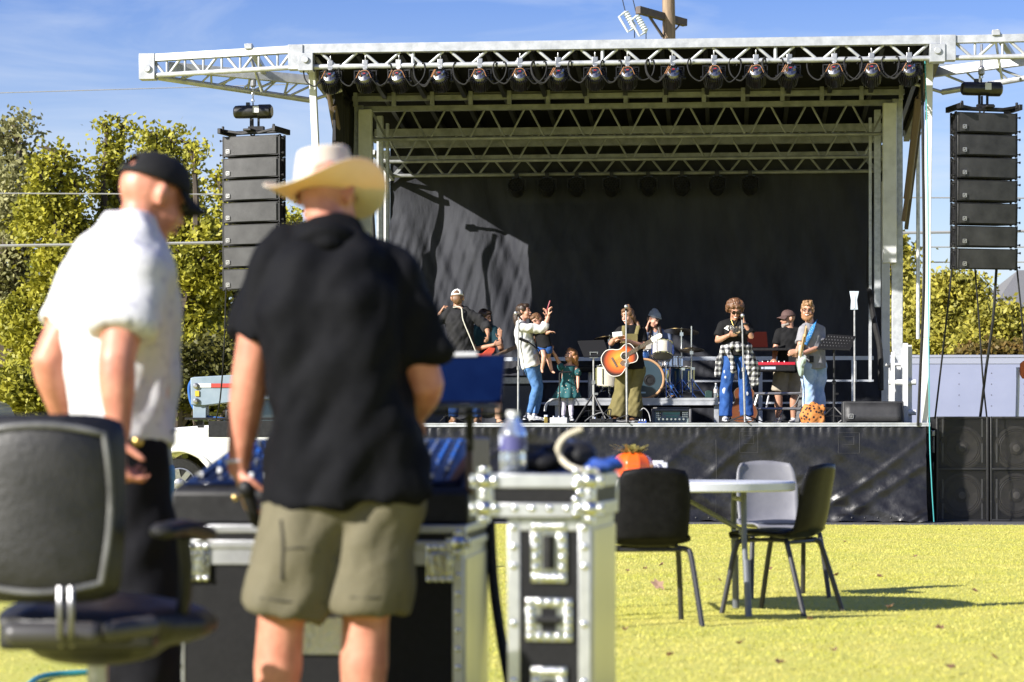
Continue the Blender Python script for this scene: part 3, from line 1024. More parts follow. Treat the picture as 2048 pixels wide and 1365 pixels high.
# gooseneck hitch at the left end
gn = S()
a = lambda px, py: SP(px, py, 2.2)
pl = [(385, 757), (393, 755), (520, 748), (700, 760), (700, 800), (520, 800), (462, 806), (412, 812), (386, 810)]
gn.prism([(a(x, y).x, a(x, y).z) for x, y in pl], ((0, 2.2, 0), (1, 0, 0), (0, 0, 1)), .30)
pc = a(402, 824)
gn.bb(pc.x - .10, pc.x + .10, 2.1, 2.3, pc.z - .14, pc.z + .14)
M_HITCH = mat('blue grey hitch paint', (.19, .25, .31), .5, .1, (.24, .30, .36), 6)
gnk = gn.build('gooseneck', M_HITCH, stage, bevel=.012)
m = S(); q = a(430, 772); m.bb(q.x - .02, q.x + .6, 2.035, 2.046, q.z - .03, q.z + .03); m.build('red_marking', mat('red reflector', (.42, .05, .04), .4), gnk)
m = S(); q = a(412, 772); m.bb(q.x - .10, q.x + .11, 2.036, 2.047, q.z - .03, q.z + .03); m.build('white_marking', M_WHITE, gnk)
m = S(); q = a(399, 788); m.bb(q.x - .03, q.x + .03, 2.03, 2.046, q.z - .04, q.z + .04); m.build('warning_plate', mat('yellow plate', (.6, .36, .02), .5), gnk)
for yy in (773, 803):
    m = S(); q = a(397, yy); m.lathe([(0, 0), (.045, 0), (.045, .03), (.02, .05), (0, .05)], (q.x, 2.05, q.z), (0, -1, 0), 10); m.build('knob', M_STEEL, gnk)
m = S(); q = a(418, 838); m.bb(q.x - .32, q.x + 1.2, 2.0, 2.4, q.z - .015, q.z + .015); q = a(403, 848); m.bb(q.x - .04, q.x + .04, 2.1, 2.2, q.z - .06, q.z + .06)
q = a(480, 856); m.bb(q.x - .42, q.x + 1.6, 1.95, 2.45, q.z - .14, q.z + .10)
m.build('hitch_plate', M_BLACK, stage)
m = S(); m.tube(curve([a(400, 757), a(386, 760), a(378, 775), a(382, 805), a(398, 828), a(428, 836), a(470, 840)], 6), .022, 7); m.build('air_hose', mat('blue hose', (.03, .12, .38), .4), stage)
# trailer machinery at the right end of the deck
m = S()
m.bb(4.28, 4.75, .5, .9, .95, 1.18); m.bb(4.26, 4.8, .45, .95, 1.18, 1.26); m.bb(4.3, 4.7, .6, 1.0, .5, .62)
m.cyl((4.45, .55, .78), (4.45, .9, .78), .17, 16); m.bb(4.4, 4.55, .5, .6, .1, .55)
m.build('landing_jack', M_GALV, stage, bevel=.01)

# wing trusses that carry the hanging speakers
def wing(sg):
    tip = -6.50 if sg < 0 else 7.2
    root_u = -4.34 if sg < 0 else 4.36
    vt = -.25 if sg < 0 else -.95
    m = S()
    A0, A1 = Vector((root_u, -.8, 6.405)), Vector((tip, vt, 6.405))
    B0, B1 = Vector((root_u, -.8, WB)), Vector((tip, vt, WB))
    m.beam(A0, A1, .10, .10); m.cyl(B0, B1, .036, 10)
    lattice(m, A0, A1, B0, B1, 4, .022, verts=7)
    m.bb(tip - .12, tip + .10, vt - .09, vt + .09, WB - .06, 6.46); m.cyl((tip, vt - .12, 6.25), (tip, vt - .09, 6.25), .05, 12)
    m.bb(root_u - .10, root_u + .10, -.88, -.72, WB - .04, 6.46)
    # rear frame back to the column
    C0, C1 = Vector((sg * 4.02, 1.0, 6.22)), Vector((tip - sg * .25, vt + .1, 6.30))
    D0, D1 = Vector((sg * 4.45, 1.0, 5.98)), Vector((tip - sg * .1, vt + .1, WB - .01))
    m.beam(C0, C1, .09, .13); m.cyl(D0, D1, .042, 10)
    lattice(m, C0.lerp(C1, .1), C1, D0.lerp(D1, .05), D1, 4, .018, verts=6)
    m.cyl((sg * 4.0, 1.0, 6.12), D0, .025, 8)
    # hanging bridge between both frames
    hu = -5.02 if sg < 0 else 4.98
    f = (hu - root_u) / (tip - root_u)
    m.beam(A0.lerp(A1, f) + Vector((0, 0, .09)), C0.lerp(C1, .45) + Vector((0, 0, .05)), .08, .07)
    m.box(A0.lerp(A1, f) + Vector((0, -.02, .07)), (.10, .13, .07))
    m.beam(A0.lerp(A1, f), B0.lerp(B1, f) + Vector((.12, .3, -.25)), .025, .05)
    m.build('wing_truss', M_WHITE if False else M_ALU, stage, bevel=.004)
    return A0.lerp(A1, f), B0.lerp(B1, f)
hangL = wing(-1)
hangR = wing(1)

# ---------------------------------------------------------------- hung cloths
rs = random.Random(5)
def fold(p, q):
    return mnoise.noise(Vector((p, q, 3.1)))
def skirt_fn(a, b):
    u = -4.22 + 8.36 * a
    w = (DECK - .05) * (1 - b)
    top = max(0, 1 - b * 7)
    v = -.012 - .018 * top * (0.5 + 0.5 * math.sin(u * 46 + 2 * math.sin(u * 7)))
    lo = b ** 0.8
    v -= lo * (.03 + .085 * fold(u * 1.1 + w * .9, w * .7 - u * .2))
    ridge = fold(u * .55 + w * 1.4 + 5, w * .35)
    v -= lo * .10 * (1 - abs(ridge) * 3.6 if abs(ridge) < .278 else 0)
    r2_ = fold(u * 1.3 - w * 1.9 + 9, w * .5 + 2)
    v -= lo * .045 * (1 - abs(r2_) * 6 if abs(r2_) < .1667 else 0)
    v -= lo * .03 * fold(u * 4 + w * 3, w * 4)
    tail = max(0.0, (u - 2.2) / 2.0)
    v -= tail * b ** 2 * .12 * (1 + .5 * math.sin(u * 5 + w * 4))
    v -= .05 * b ** 6
    if b > .93:
        w += .012 * (1 + math.sin(u * 17))
    return Vector((u, v, w + .016))
m = S(); m.grid(skirt_fn, 420, 54)
m.grid(lambda a, b: Vector((4.145 + .03 * math.sin(a * 30) * b - .03 * b, -.06 + 4.6 * a, (DECK - .05) * (1 - b) + .016)), 60, 12)
sk = single('stage_skirt', m, M_VINYL, 'wrinkled black vinyl skirt hanging from the stage front edge to the ground', 'stage skirt', smooth=60)
FRAME[sk.name] = Matrix.Translation(sk.location)
m = MB()
for loop in ([(1480, 864), (1516, 864), (1516, 906), (1480, 906), (1480, 864)], [(1488, 872), (1508, 872), (1508, 888), (1488, 888)], [(1677, 866), (1719, 866), (1719, 907), (1677, 907), (1677, 866)], [(1686, 874), (1708, 874), (1708, 890), (1686, 890)], [(1432, 880), (1433, 960), (1432, 1030)], [(940, 870), (941, 1030)]):
    for p0, p1 in zip(loop, loop[1:]):
        pts = [surface_at(sk, p0[0] + (p1[0] - p0[0]) * i / 10, p0[1] + (p1[1] - p0[1]) * i / 10, .002) for i in range(11)]
        pts = [q for q in pts if q]
        if len(pts) > 2:
            m.tube(pts, .0035, 5)
for px in range(1340, 1830, 26):
    q = surface_at(sk, px, 1036, .004)
    if q:
        m.ell(q, (.014, .006, .014), nu=8, nv=5)
m.split('stitching', mat('grey stitching', (.028, .028, .03), .6), sk)
def drop_fn(a, b):
    u = -3.86 + 7.73 * a
    w = DECK + .02 + 4.58 * b
    v = 5.0 + .05 * fold(u * .8, w * .35) + .07 * fold(u * 1.9 + w * .5, w * .22) + .05 * fold(u * 4.2 + w * 1.3, w * .5)
    lo_ = max(0.0, min(1.0, (4.9 - w) / .8))
    v -= lo_ * (.30 * math.exp(-((u + .9) / 1.2) ** 2) + .11 * max(0, -u - .8) ** .5 * abs(math.sin(u * 2.6 + w * .5)))
    v -= lo_ * (.055 * fold(u * 5.5 + w * 2.4, w * .5 + 4) + .030 * fold(u * 11 - w * 3.0, w * .9)) * (1.0 if u < -.6 else .5)
    e = min(a, 1 - a)
    v -= .012 * math.sin(w * 21) * max(0, 1 - e * 22)
    return Vector((u, v, w))
m = S(); m.grid(drop_fn, 340, 120)
M_DROP = mat('black mesh backdrop', (0.032, 0.033, 0.040), 0.6, col2=(0.048, 0.050, 0.058), scale=2.2, bump=0.5, bscale=15, bdist=.02, stretch=(1, 1, .35), spec=.03)
single('backdrop', m, M_DROP, 'large black backdrop cloth hung at the rear of the stage', 'backdrop', smooth=60)
# black curtain added at stage left to keep sun off the backdrop
def side_fn(a, b):
    v = -.05 + 2.5 * a
    top = 5.05 if v < .95 else 6.12
    return Vector((-4.10 + .05 * math.sin(a * 40) + .02 * math.sin(b * 9 + a * 12), v, DECK + .02 + (top - DECK - .02) * b))
m = S(); m.grid(side_fn, 90, 30)
single('sun_block_curtain', m, mat('black curtain cloth', (.012, .012, .014), .85), 'black curtain added along the left side of the stage to block the sun', 'curtain', smooth=60, solid=.004)
# gathered black cable bundles by the columns
m = S(); m.tube(curve([SP(1768, 345, 3.0), SP(1752, 380, 3.0), SP(1742, 460, 3.0), SP(1738, 560, 3.0), SP(1748, 640, 2.6), SP(1760, 700, 2.2), SP(1762, 780, 2.0)], 6), .040, 8)
single('cable_bundle', m, M_RUBBER, 'thick black cable bundle looping down beside the right columns', 'cable')
m = S(); m.tube(curve([SP(742, 300, 3.4), SP(744, 400, 3.4), SP(750, 520, 3.4), SP(756, 700, 3.2), SP(760, 830, 3.0)], 6), .028, 8)
single('cable_bundle', m, M_RUBBER, 'thick black cable bundle hanging beside the left columns', 'cable')

# ---------------------------------------------------------------- lights under the roof
M_LAMPRED = mat('red label', (.34, .02, .03), .4)
M_LAMPBLUE = mat('blue connector', (.02, .035, .08), .4)
M_ORCAB = mat('orange cable', (.36, .17, .08), .5)
def par_light(tilt, label, loc):
    """LED can hung by a yoke; its finned silver back faces the field"""
    root = thing('stage_light', label, 'stage light', loc, -TH, 'lights hung from the front truss')
    T = FRAME[root.name]
    R = Matrix.Rotation(tilt, 4, 'X')
    B = T @ Matrix.Translation((0, 0, -.205))
    m = MB(T)
    m.box((0, 0, .02), (.075, .07, .12)); m.box((0, -.01, -.045), (.05, .05, .02)); m.cyl((0, 0, .08), (0, 0, .15), .012, 6)
    m.build('clamp', M_STEEL, root, bevel=.006)
    m = MB(T)
    m.box((0, 0, -.065), (.30, .035, .012)); m.box((-.15, 0, -.145), (.012, .035, .17)); m.box((.15, 0, -.145), (.012, .035, .17))
    m.cyl((-.18, 0, -.215), (-.12, 0, -.215), .02, 8); m.cyl((.12, 0, -.215), (.18, 0, -.215), .02, 8)
    m.build('yoke', M_BLACK, root)
    M = B @ R
    m = MB(M)
    # axis along +Y (lens) / -Y (finned back)
    m.lathe([(.0, .14), (.105, .14), (.118, .12), (.118, -.04), (.10, -.06), (.0, -.06)], (0, 0, 0), (0, 1, 0), 24)
    for k in range(26):
        a = 6.283 * k / 26
        d = Vector((math.cos(a), 0, math.sin(a)))
        m.beam(d * .112 + Vector((0, .12, 0)), d * .112 + Vector((0, -.10, 0)), .008, .045, up=d)
    b = m.build('body', mat('black light housing', (.012, .012, .013), .3, .2), root)
    m = MB(M)
    m.lathe([(.0, -.062), (.092, -.062), (.096, -.085), (.075, -.118), (.04, -.132), (.0, -.135)], (0, 0, 0), (0, 1, 0), 20)
    for sx in (-.05, .05):
        m.lathe([(0, 0), (.018, 0), (.018, .03), (.011, .04), (0, .04)], (sx, -.12, .0), (0, -1, 0), 8)
    m.build('rear_plate', mat('bright lamp back', (.32, .33, .34), .38, 1.0, (.12, .12, .13), 40), b)
    m = MB(M); m.box((0, -.137, .03), (.035, .012, .013)); m.build('label_plate', M_LAMPRED, b)
    m = MB(M); m.box((.062, -.125, .04), (.02, .03, .035)); m.box((-.062, -.122, .035), (.016, .03, .03)); m.split('connector', M_LAMPBLUE, b)
    return root
lpx = [661, 731, 798, 881, 960, 1040, 1116, 1190, 1255, 1345, 1428, 1512, 1578, 1669, 1743, 1818]
ordn = ['first', 'second', 'third', 'fourth', 'fifth', 'sixth', 'seventh', 'eighth', 'ninth', 'tenth', 'eleventh', 'twelfth', 'thirteenth', 'fourteenth', 'fifteenth', 'sixteenth']
rs = random.Random(3)
first = None
for i, px in enumerate(lpx):
    u = SP(px, 130, -.8).x
    loc = SV(u, -.80, WB)
    lab = 'black finned stage light with silver back on the front truss, %s from the left' % ordn[i]
    if first is None:
        first = par_light(math.radians(-28), lab, loc); r = first
    else:
        r = dup(first, loc, -TH + rs.uniform(-.18, .18), lab)
    # its own looping cable
    m = MB(SM)
    c = Vector((u, -.90, WB - .20))
    sgn = 1 if i % 3 else -1
    L = .35 + .25 * rs.random()
    m.tube(curve([c + Vector((-.04, -.03, .03)), c + Vector((-.05, -.06, .10)), c + Vector((.05 * sgn, -.07, .11)), c + Vector((.10 * sgn, -.05, .02))], 6), .0045, 6)
    cab = m.build('power_cable', M_ORCAB, r)
    cab.matrix_parent_inverse = I4
    m = MB(SM)
    m.tube(curve([c + Vector((.10 * sgn, -.05, .02)), c + Vector((.20 * sgn, 0, -.05 - .05 * rs.random())), c + Vector((.32 * sgn, .02, .0)), c + Vector((.36 * sgn, .06, .14)), Vector((u + .33 * sgn, -.84, WB + .03)), Vector((u + .30 * sgn, -.79, WB - .06))], 6), .010, 6)
    m.build('black_cable', M_RUBBER, r)
def rear_light(px, label, first=None):
    p = SP(px, 347, 4.75)
    loc = SV(p.x, 4.75, 5.30)
    if first:
        return dup(first, loc, None, label)
    root = thing('rear_stage_light', label, 'stage light', loc, -TH, 'lights hung from the rear truss')
    T = FRAME[root.name]
    m = MB(T); m.box((0, 0, .0), (.06, .06, .10)); m.box((0, 0, -.05), (.28, .04, .012)); m.box((-.14, 0, -.13), (.012, .04, .16)); m.box((.14, 0, -.13), (.012, .04, .16)); m.build('yoke', M_BLACK, root)
    m = MB(T @ Matrix.Translation((0, 0, -.19)) @ Matrix.Rotation(math.radians(-20), 4, 'X'))
    m.lathe([(.0, .16), (.09, .16), (.115, .08), (.125, -.10), (.118, -.12), (.11, -.10), (0, -.095)], (0, 0, 0), (0, 1, 0), 24)
    b = m.build('body', M_BLACK, root)
    m = MB(T @ Matrix.Translation((0, 0, -.19)) @ Matrix.Rotation(math.radians(-20), 4, 'X'))
    for k in range(19):
        rr = 0 if k == 0 else (.045 if k < 7 else .088)
        a = 6.283 * k / (6 if k < 7 else 12)
        m.lathe([(.0, .0), (.017, .0), (.015, .006), (0, .008)], (rr * math.cos(a), -.097, rr * math.sin(a)), (0, -1, 0), 8)
    m.build('lens', mat('lamp lens', (.02, .02, .022), .25), b)
    m = MB(T); m.box((-.05, -.03, -.035), (.03, .02, .012)); m.box((.06, -.03, -.03), (.04, .02, .012)); m.split('connector', M_LAMPBLUE, root)
    return root
f0 = None
for i, px in enumerate((1033, 1094, 1153, 1223, 1296, 1364, 1434, 1500)):
    r = rear_light(px, 'dark round stage light under the rear truss, %s from the left' % ordn[i], f0)
    f0 = f0 or r

# ---------------------------------------------------------------- hoists and line arrays
M_GRILLE = mat('black speaker grille', (.018, .018, .019), .5, .2, (.044, .044, .045), 5, lo=.3, hi=.75, bump=.4, bscale=500, bdist=.003)
M_CAB = mat('black speaker cabinet', (.018, .018, .019), .55, col2=(.03, .03, .03), scale=30, bump=.2, bscale=200)
M_BADGE = mat('silver badge', (.5, .5, .5), .35, .6)
def hoist(p, top, label, wide, yaw):
    root = thing('chain_hoist', label, 'hoist', p, yaw, 'chain hoists carrying the speakers')
    T = FRAME[root.name]
    m = MB(T)
    m.lathe([(.0, -.27), (.07, -.27), (.088, -.25), (.092, -.2), (.092, .08), (.10, .09), (.10, .25), (.08, .27), (0, .27)], (0, 0, 0), (1, 0, 0), 22)
    m.box((-.07, 0, .10), (.05, .06, .06))
    b = m.build('body', mat('black hoist paint', (.012, .012, .013), .3, col2=(.025, .025, .025), scale=20), root)
    m = MB(T); m.box((.065, -.094, .02), (.085, .012, .09)); m.build('label_plate', M_WHITE, b)
    m = MB(T); m.lathe([(0, 0), (.07, 0), (.07, .006), (0, .006)], (.271, 0, 0), (1, 0, 0), 14); m.build('end_label', mat('pale label', (.55, .5, .48), .5), b)
    m = MB(T)
    topl = T.inverted() @ top
    n = int((topl.z - .1) / .045)
    for k in range(n):
        z = .11 + (topl.z - .1) * k / n
        m.tube(arc((0, 0, z), .020, 0, 6.283, 8, Vector((1, 0, 0)) if k % 2 else Vector((0, 1, 0)))[:-1], .006, 5, closed=True)
    m.tube([(0, 0, topl.z - .05), (0, 0, topl.z + .25)], .02, 8)
    m.lathe([(.02, -.05), (.045, -.03), (.045, .05), (.02, .08)], (0, 0, topl.z - .12), n=10)
    m.build('chain', M_STEEL, root)
    m = MB(T)
    for x in (-.03, .08):
        m.beam((x, 0, -.08), (x, 0, -.24), .03, .02)
    m.tube([(.0, -.02, -.10), (.0, -.02, -.28)], .016, 8); m.tube(arc((.0, -.02, -.31), .03, 0, 6.283, 10)[:-1], .012, 6, closed=True)
    m.box((.05, 0, -.24), (.22, .09, .06))
    m.build('hook', M_BLACK, root)
    return root
def array(label, px0, px1, tops, bot, Yd, yaw, side, n_tilt):
    c = P((px0 + px1) / 2, tops[0], Yd)
    root = thing('line_array', label, 'line array', c, yaw, 'hanging speaker line arrays')
    T = FRAME[root.name]
    Wd, D, Hh = .845, .40, .262
    s = F / Yd
    for i, t in enumerate(tops):
        z1 = (tops[0] - t) / s
        bz = (tops[0] - (tops[i + 1] if i + 1 < len(tops) else bot + 4)) / s
        zc = (z1 + bz) / 2
        pit = math.radians(n_tilt * max(0, i - 1))
        M = T @ Matrix.Translation((0, 0, zc)) @ Matrix.Rotation(pit, 4, 'X')
        h = (z1 - bz) - .028
        m = MB(M)
        m.prism([(-Wd / 2, 0), (Wd / 2, 0), (Wd / 2, .22), (Wd / 2 - .12, D), (-Wd / 2 + .12, D), (-Wd / 2, .22)], ((0, 0, 0), (1, 0, 0), (0, 1, 0)), h)
        cb = m.build('cabinet', M_CAB, root, bevel=.008)
        m = MB(M)
        m.grid(lambda a, b: Vector((-Wd / 2 + .02 + (Wd - .04) * a, -.02 - .022 * math.cos((a - .5) * 3.14), -h / 2 + .014 + (h - .028) * b)), 16, 3)
        m.build('grille', M_GRILLE, cb, smooth=60)
        m = MB(M); m.bb(-Wd / 2 + .0, Wd / 2, -.012, .0, h / 2 - .012, h / 2); m.bb(-Wd / 2, Wd / 2, -.012, 0, -h / 2, -h / 2 + .012); m.split('trim', M_BLKPL, cb)
        bx, bzz = (-Wd / 2 + .085, -h / 2 + .07)
        m = MB(M)
        for q in ((bx - .024, bzz, .006, .054), (bx + .024, bzz, .006, .054), (bx, bzz - .024, .054, .006), (bx, bzz + .024, .054, .006)):
            m.box((q[0], -.046, q[1]), (q[2], .006, q[3]))
        m.box((bx - .008, -.046, bzz - .004), (.006, .006, .026)); m.box((bx + .008, -.046, bzz + .004), (.006, .006, .026)); m.box((bx, -.046, bzz), (.02, .006, .006))
        m.build('badge', M_BADGE, cb)
        m = MB(M)
        for sx in (-1, 1):
            m.box((sx * (Wd / 2 + .012), .03, 0), (.02, .05, h + .02)); m.box((sx * (Wd / 2 + .010), .19, 0), (.018, .04, h + .02))
            m.cyl((sx * (Wd / 2), .03, h / 2 - .05), (sx * (Wd / 2 + .065), .03, h / 2 - .05), .009, 6); m.cyl((sx * (Wd / 2), .03, -h / 2 + .03), (sx * (Wd / 2 + .065), .03, -h / 2 + .03), .009, 6)
            m.box((sx * (Wd / 2 + .068), .03, h / 2 - .05), (.008, .03, .03)); m.box((sx * (Wd / 2 + .068), .03, -h / 2 + .03), (.008, .03, .03))
            m.box((sx * (Wd / 2 + .004), .11, .0), (.012, .08, h * .55))
        m.split('rigging', M_BLACK, cb)
    m = MB(T)
    for sx in (-1, 1):
        m.box((sx * Wd / 2, .10, .055), (.05, .50, .075)); m.box((sx * (Wd / 2 - .03), -.08, .085), (.03, .03, .08))
        m.beam((sx * Wd / 2, -.02, .075), (sx * .12, -.02, .02), .03, .035); m.beam((sx * .13, -.02, .02), (0, -.02, .035), .03, .035)
    m.box((0, .12, .05), (Wd, .06, .05)); m.box((0, .02, .06), (.12, .3, .03))
    m.build('fly_frame', M_BLACK, root, bevel=.006)
    return root
YL, YR = 33.9, 32.4
hp = P(506, 224, YL + .05)
hoist(hp, Vector((hp.x, hp.y, P(512, 150, YL).z)), 'black chain hoist with a white plate hanging above the left speaker array', 0, math.radians(-9))
array('tall black line array hanging left of the stage above the white hat', 443, 560, (270, 314, 358, 403, 447, 492, 536), 577, YL, math.radians(-20), 1, .5)
hp = P(1963, 178, YR + .05)
hoist(hp, Vector((hp.x, hp.y, P(1972, 125, YR).z)), 'black chain hoist hanging above the right speaker array', 0, math.radians(6))
array('tall black line array hanging right of the stage against the sky', 1913, 2035, (224, 268, 314, 359, 405, 451, 496), 537, YR, math.radians(13), -1, .8)

# ropes and cables at the right end
def rope(pts, r, mtl, label, cat='cable', Y=None, group=None):
    m = MB()
    m.tube(curve([P(*p) for p in pts], 6), r, 7)
    return single('hanging_cable', m, mtl, label, cat, group)
rope([(1843, 118, 32.2), (1846, 300, 32.3), (1848, 560, 32.4), (1840, 760, 32.6), (1836, 852, 32.7)], .02, M_RUBBER, 'thick black cable falling along the right outer leg')
M_TEAL = mat('teal cord', (.05, .32, .34), .5)
rope([(1850, 122, 32.1), (1855, 300, 32.2), (1857, 560, 32.3), (1859, 850, 32.2), (1863, 960, 32.2), (1868, 1044, 32.3)], .008, M_TEAL, 'thin teal cord falling beside the right outer leg to the ground')
rope([(1904, 536, 32.6), (1893, 640, 32.7), (1870, 838, 32.9)], .013, M_RUBBER, 'black rope from the left corner of the right array to the near subwoofer')
rope([(1950, 538, 32.6), (1958, 640, 32.7), (1966, 760, 32.8), (1974, 838, 33.3)], .012, M_RUBBER, 'thin black rope crossing behind the right array cables')
rope([(1993, 538, 32.6), (1986, 640, 32.6), (1972, 740, 32.8), (1960, 838, 33.3)], .019, M_RUBBER, 'thick black cable slanting from the right array to the subwoofers')
rope([(2033, 528, 32.6), (2044, 640, 32.7), (2060, 838, 33.2)], .012, M_RUBBER, 'black rope from the right corner of the right array')
rope([(452, 576, 33.9), (448, 700, 34.0), (440, 800, 34.4), (432, 838, 34.6)], .011, M_RUBBER, 'black rope falling from the left array to the trailer hitch')

# ---------------------------------------------------------------- subwoofers
M_SCUFF = mat('scuffed black paint', (.012, .012, .0125), .5, col2=(.03, .029, .028), scale=9, detail=10, lo=.52, hi=.7, bump=.2, stretch=(.35, 1, 3))
M_CONE = mat('speaker cone', (.07, .066, .062), .5, col2=(.12, .11, .10), scale=14)
def sub(px0, px1, label, group):
    c = P((px0 + px1) / 2, HZ, 33.1); c.z = .012
    s = F / 33.1
    Wd, Hh = (px1 - px0) / s, 210 / s
    root = thing('subwoofer', label, 'subwoofer', c, 0, group)
    T = FRAME[root.name]
    m = MB(T)
    m.bb(-Wd / 2, Wd / 2, .03, .8, 0, Hh)
    for x0, x1, z0, z1 in ((-Wd / 2, -Wd / 2 + .03, 0, Hh), (Wd / 2 - .03, Wd / 2, 0, Hh), (-Wd / 2 + .03, Wd / 2 - .03, 0, .03), (-Wd / 2 + .03, Wd / 2 - .03, Hh - .03, Hh), (-Wd / 2 + .03, Wd / 2 - .03, Hh / 2 - .015, Hh / 2 + .015)):
        m.bb(x0, x1, -.02, .029, z0, z1)
    m.build('cabinet', M_SCUFF, root, bevel=.006)
    for z in (Hh * .25, Hh * .70):
        m = MB(T)
        m.lathe([(.30, .028), (.30, .012), (.265, .005), (.255, .018), (.24, .006), (.23, .02), (.215, .012), (.18, .022), (.14, .026), (.10, .024), (.09, .01), (.05, -.004), (0, -.008)], (0, 0, z), (0, 1, 0), 36)
        m.build('cone', M_CONE, root)
    m = MB(T)
    m.bb(-Wd / 2 + .03, Wd / 2 - .03, -.008, -.004, .03, Hh - .03)
    gm = mat('perforated grille', (.02, .0195, .019), .45, .3, col2=(.06, .055, .05), scale=7, detail=10, lo=.55, hi=.8, alpha=.38, stretch=(.25, 1, 4))
    m.build('grille', gm, root)
    m = MB(T)
    for sx in (-1, 1):
        for z in (.12, .45, Hh - .5, Hh - .15):
            m.bb(sx * (Wd / 2 - .09) - .012, sx * (Wd / 2 - .09) + .012, -.012, -.008, z - .13, z + .13)
    m.split('grille_strip', mat('perforated strip', (.06, .06, .06), .5, .2, (.02, .02, .02), 120), root)
    return root
sub(1872, 1977, 'scuffed black double subwoofer beside the stage skirt, rust spots on its lower cone', 'double subwoofers on the ground')
sub(1980, 2086, 'black double subwoofer at the right edge, cut by the frame', 'double subwoofers on the ground')

# folding barricade with an orange top at the right edge
bb_ = P(2040, HZ, 38); bb_.z = 0
br = thing('barricade', 'white barricade leg with an orange cover at the right edge behind the subwoofers', 'barricade', bb_)
m = MB()
for x, xb in ((2036, 2029), (2090, 2098)):
    m.tube([P(x, 735, 38), P(x, 772, 38), P(xb, HZ + .96 / 38 * F, 38)], .028, 8)
m.tube([P(2036, 740, 38), P(2090, 740, 38)], .028, 8)
m.build('frame', M_WHITE, br)
m = MB()
m.prism([(P(x, y, 38).x, P(x, y, 38).z) for x, y in ((2039, 728), (2046, 722), (2092, 722), (2094, 760), (2044, 758), (2039, 750))], ((0, 37.96, 0), (1, 0, 0), (0, 0, 1)), .05)
m.build('cover', mat('orange cover', (.75, .17, .03), .6, col2=(.6, .12, .02), scale=8), br, bevel=.01)

# ---------------------------------------------------------------- people
def skinmat(name, c, c2):
    return mat(name, c, 0.48, 0.0, c2, 17, detail=8, lo=.36, hi=.64, bump=.05, bscale=90, sub=.0)
SK1 = skinmat('fair skin', (.56, .31, .22), (.50, .25, .17))
SK2 = skinmat('sunburnt skin', (.58, .25, .165), (.44, .165, .105))
SK3 = skinmat('tan skin', (.44, .24, .155), (.38, .19, .12))
M_EYE = mat('dark eye', (.015, .012, .01), .2)
M_LIP = mat('lip', (.40, .13, .11), .5)
M_TEETH = mat('teeth', (.75, .72, .66), .4)
H_DARK = mat('dark brown hair', (.022, .013, .009), .5, col2=(.05, .028, .016), scale=40, stretch=(1, 1, .25), bump=.5, bscale=60)
H_BROWN = mat('brown hair', (.10, .05, .025), .5, col2=(.19, .10, .05), scale=40, stretch=(1, 1, .25), bump=.5, bscale=60)
H_GINGER = mat('reddish hair', (.25, .105, .04), .5, col2=(.36, .17, .07), scale=40, stretch=(1, 1, .25), bump=.5, bscale=60)

def lerpt(tab, t):
    for (a, x), (b, y) in zip(tab, tab[1:]):
        if t <= b:
            return x + (y - x) * (t - a) / (b - a) if b > a else y
    return tab[-1][1]
ARM_R = [(0, .054), (.5, .049), (1, .041), (1.25, .043), (1.7, .032), (2, .026)]
LEG_R = [(0, .088), (.5, .076), (.95, .056), (1.05, .054), (1.35, .057), (1.75, .042), (2, .038)]
def limb_pts(a, b, c, t0, t1, n=9):
    out = []
    for i in range(n):
        t = t0 + (t1 - t0) * i / (n - 1)
        out.append((a.lerp(b, t) if t <= 1 else b.lerp(c, t - 1), t))
    return out
def add_limb(m, a, b, c, tab, k, t0=0, t1=2, infl=0.0, flare=0.0, n=13, rc=True):
    pts = limb_pts(a, b, c, t0, t1, n)
    rs = [lerpt(tab, t) * k + infl + flare * max(0, (t - t0) / (t1 - t0)) ** 1.5 for _, t in pts]
    if not rc:
        m.ell(pts[0][0], [rs[0]] * 3)
    m.tube([p for p, _ in pts], rs, 16, round_cap=rc)

def add_hand(m, w, d, pn, k=1.0, curl=.5, spread=.12, thumb=1, fr_=.0088):
    """palm, four bent fingers of different lengths and a thumb that leaves the side of the palm"""
    d = d.normalized()
    pn = (pn - d * pn.dot(d))
    pn = pn.normalized() if pn.length > 1e-4 else frame_of(d)[0]
    s = d.cross(pn).normalized() * thumb
    L = .088 * k
    m.tube([w - d * .012 * k, w + d * .02 * k, w + d * .055 * k, w + d * L], [.024 * k, .030 * k, .040 * k, .040 * k], 12, r2=[.019 * k, .017 * k, .015 * k, .012 * k], side=s, round_cap=True)
    for i, (o, ln) in enumerate(((.031, .062), (.0105, .072), (-.0105, .067), (-.030, .052))):
        b = w + d * (L - .006 * k * abs(i - 1)) + s * o * k
        dd = (d + s * (o * spread * 30 * k * .25)).normalized()
        pts = [b]
        ang = 0
        for j, f in enumerate((.45, .30, .25)):
            ang += curl * (0.75 + .12 * i) * (1.0 if j else .8)
            q = dd * math.cos(ang) + pn * math.sin(ang)
            pts.append(pts[-1] + q * ln * f * 1.15 * k)
        m.tube([b - dd * .02 * k] + pts, [fr_ * k * 1.05, fr_ * k * 1.05, fr_ * k, fr_ * k * .92, fr_ * k * .75], 8, round_cap=True)
    b = w + d * .022 * k + s * .026 * k
    t1 = (d * .55 + s * .75 + pn * .35 * (1 + curl)).normalized()
    t2 = (d * .9 + s * .25 + pn * .5 * (1 + curl)).normalized()
    m.tube([b - t1 * .015 * k, b + t1 * .03 * k, b + t1 * .034 * k + t2 * .026 * k, b + t1 * .034 * k + t2 * .048 * k], [.014 * k, .0125 * k, .0105 * k, .008 * k], 8, round_cap=True)

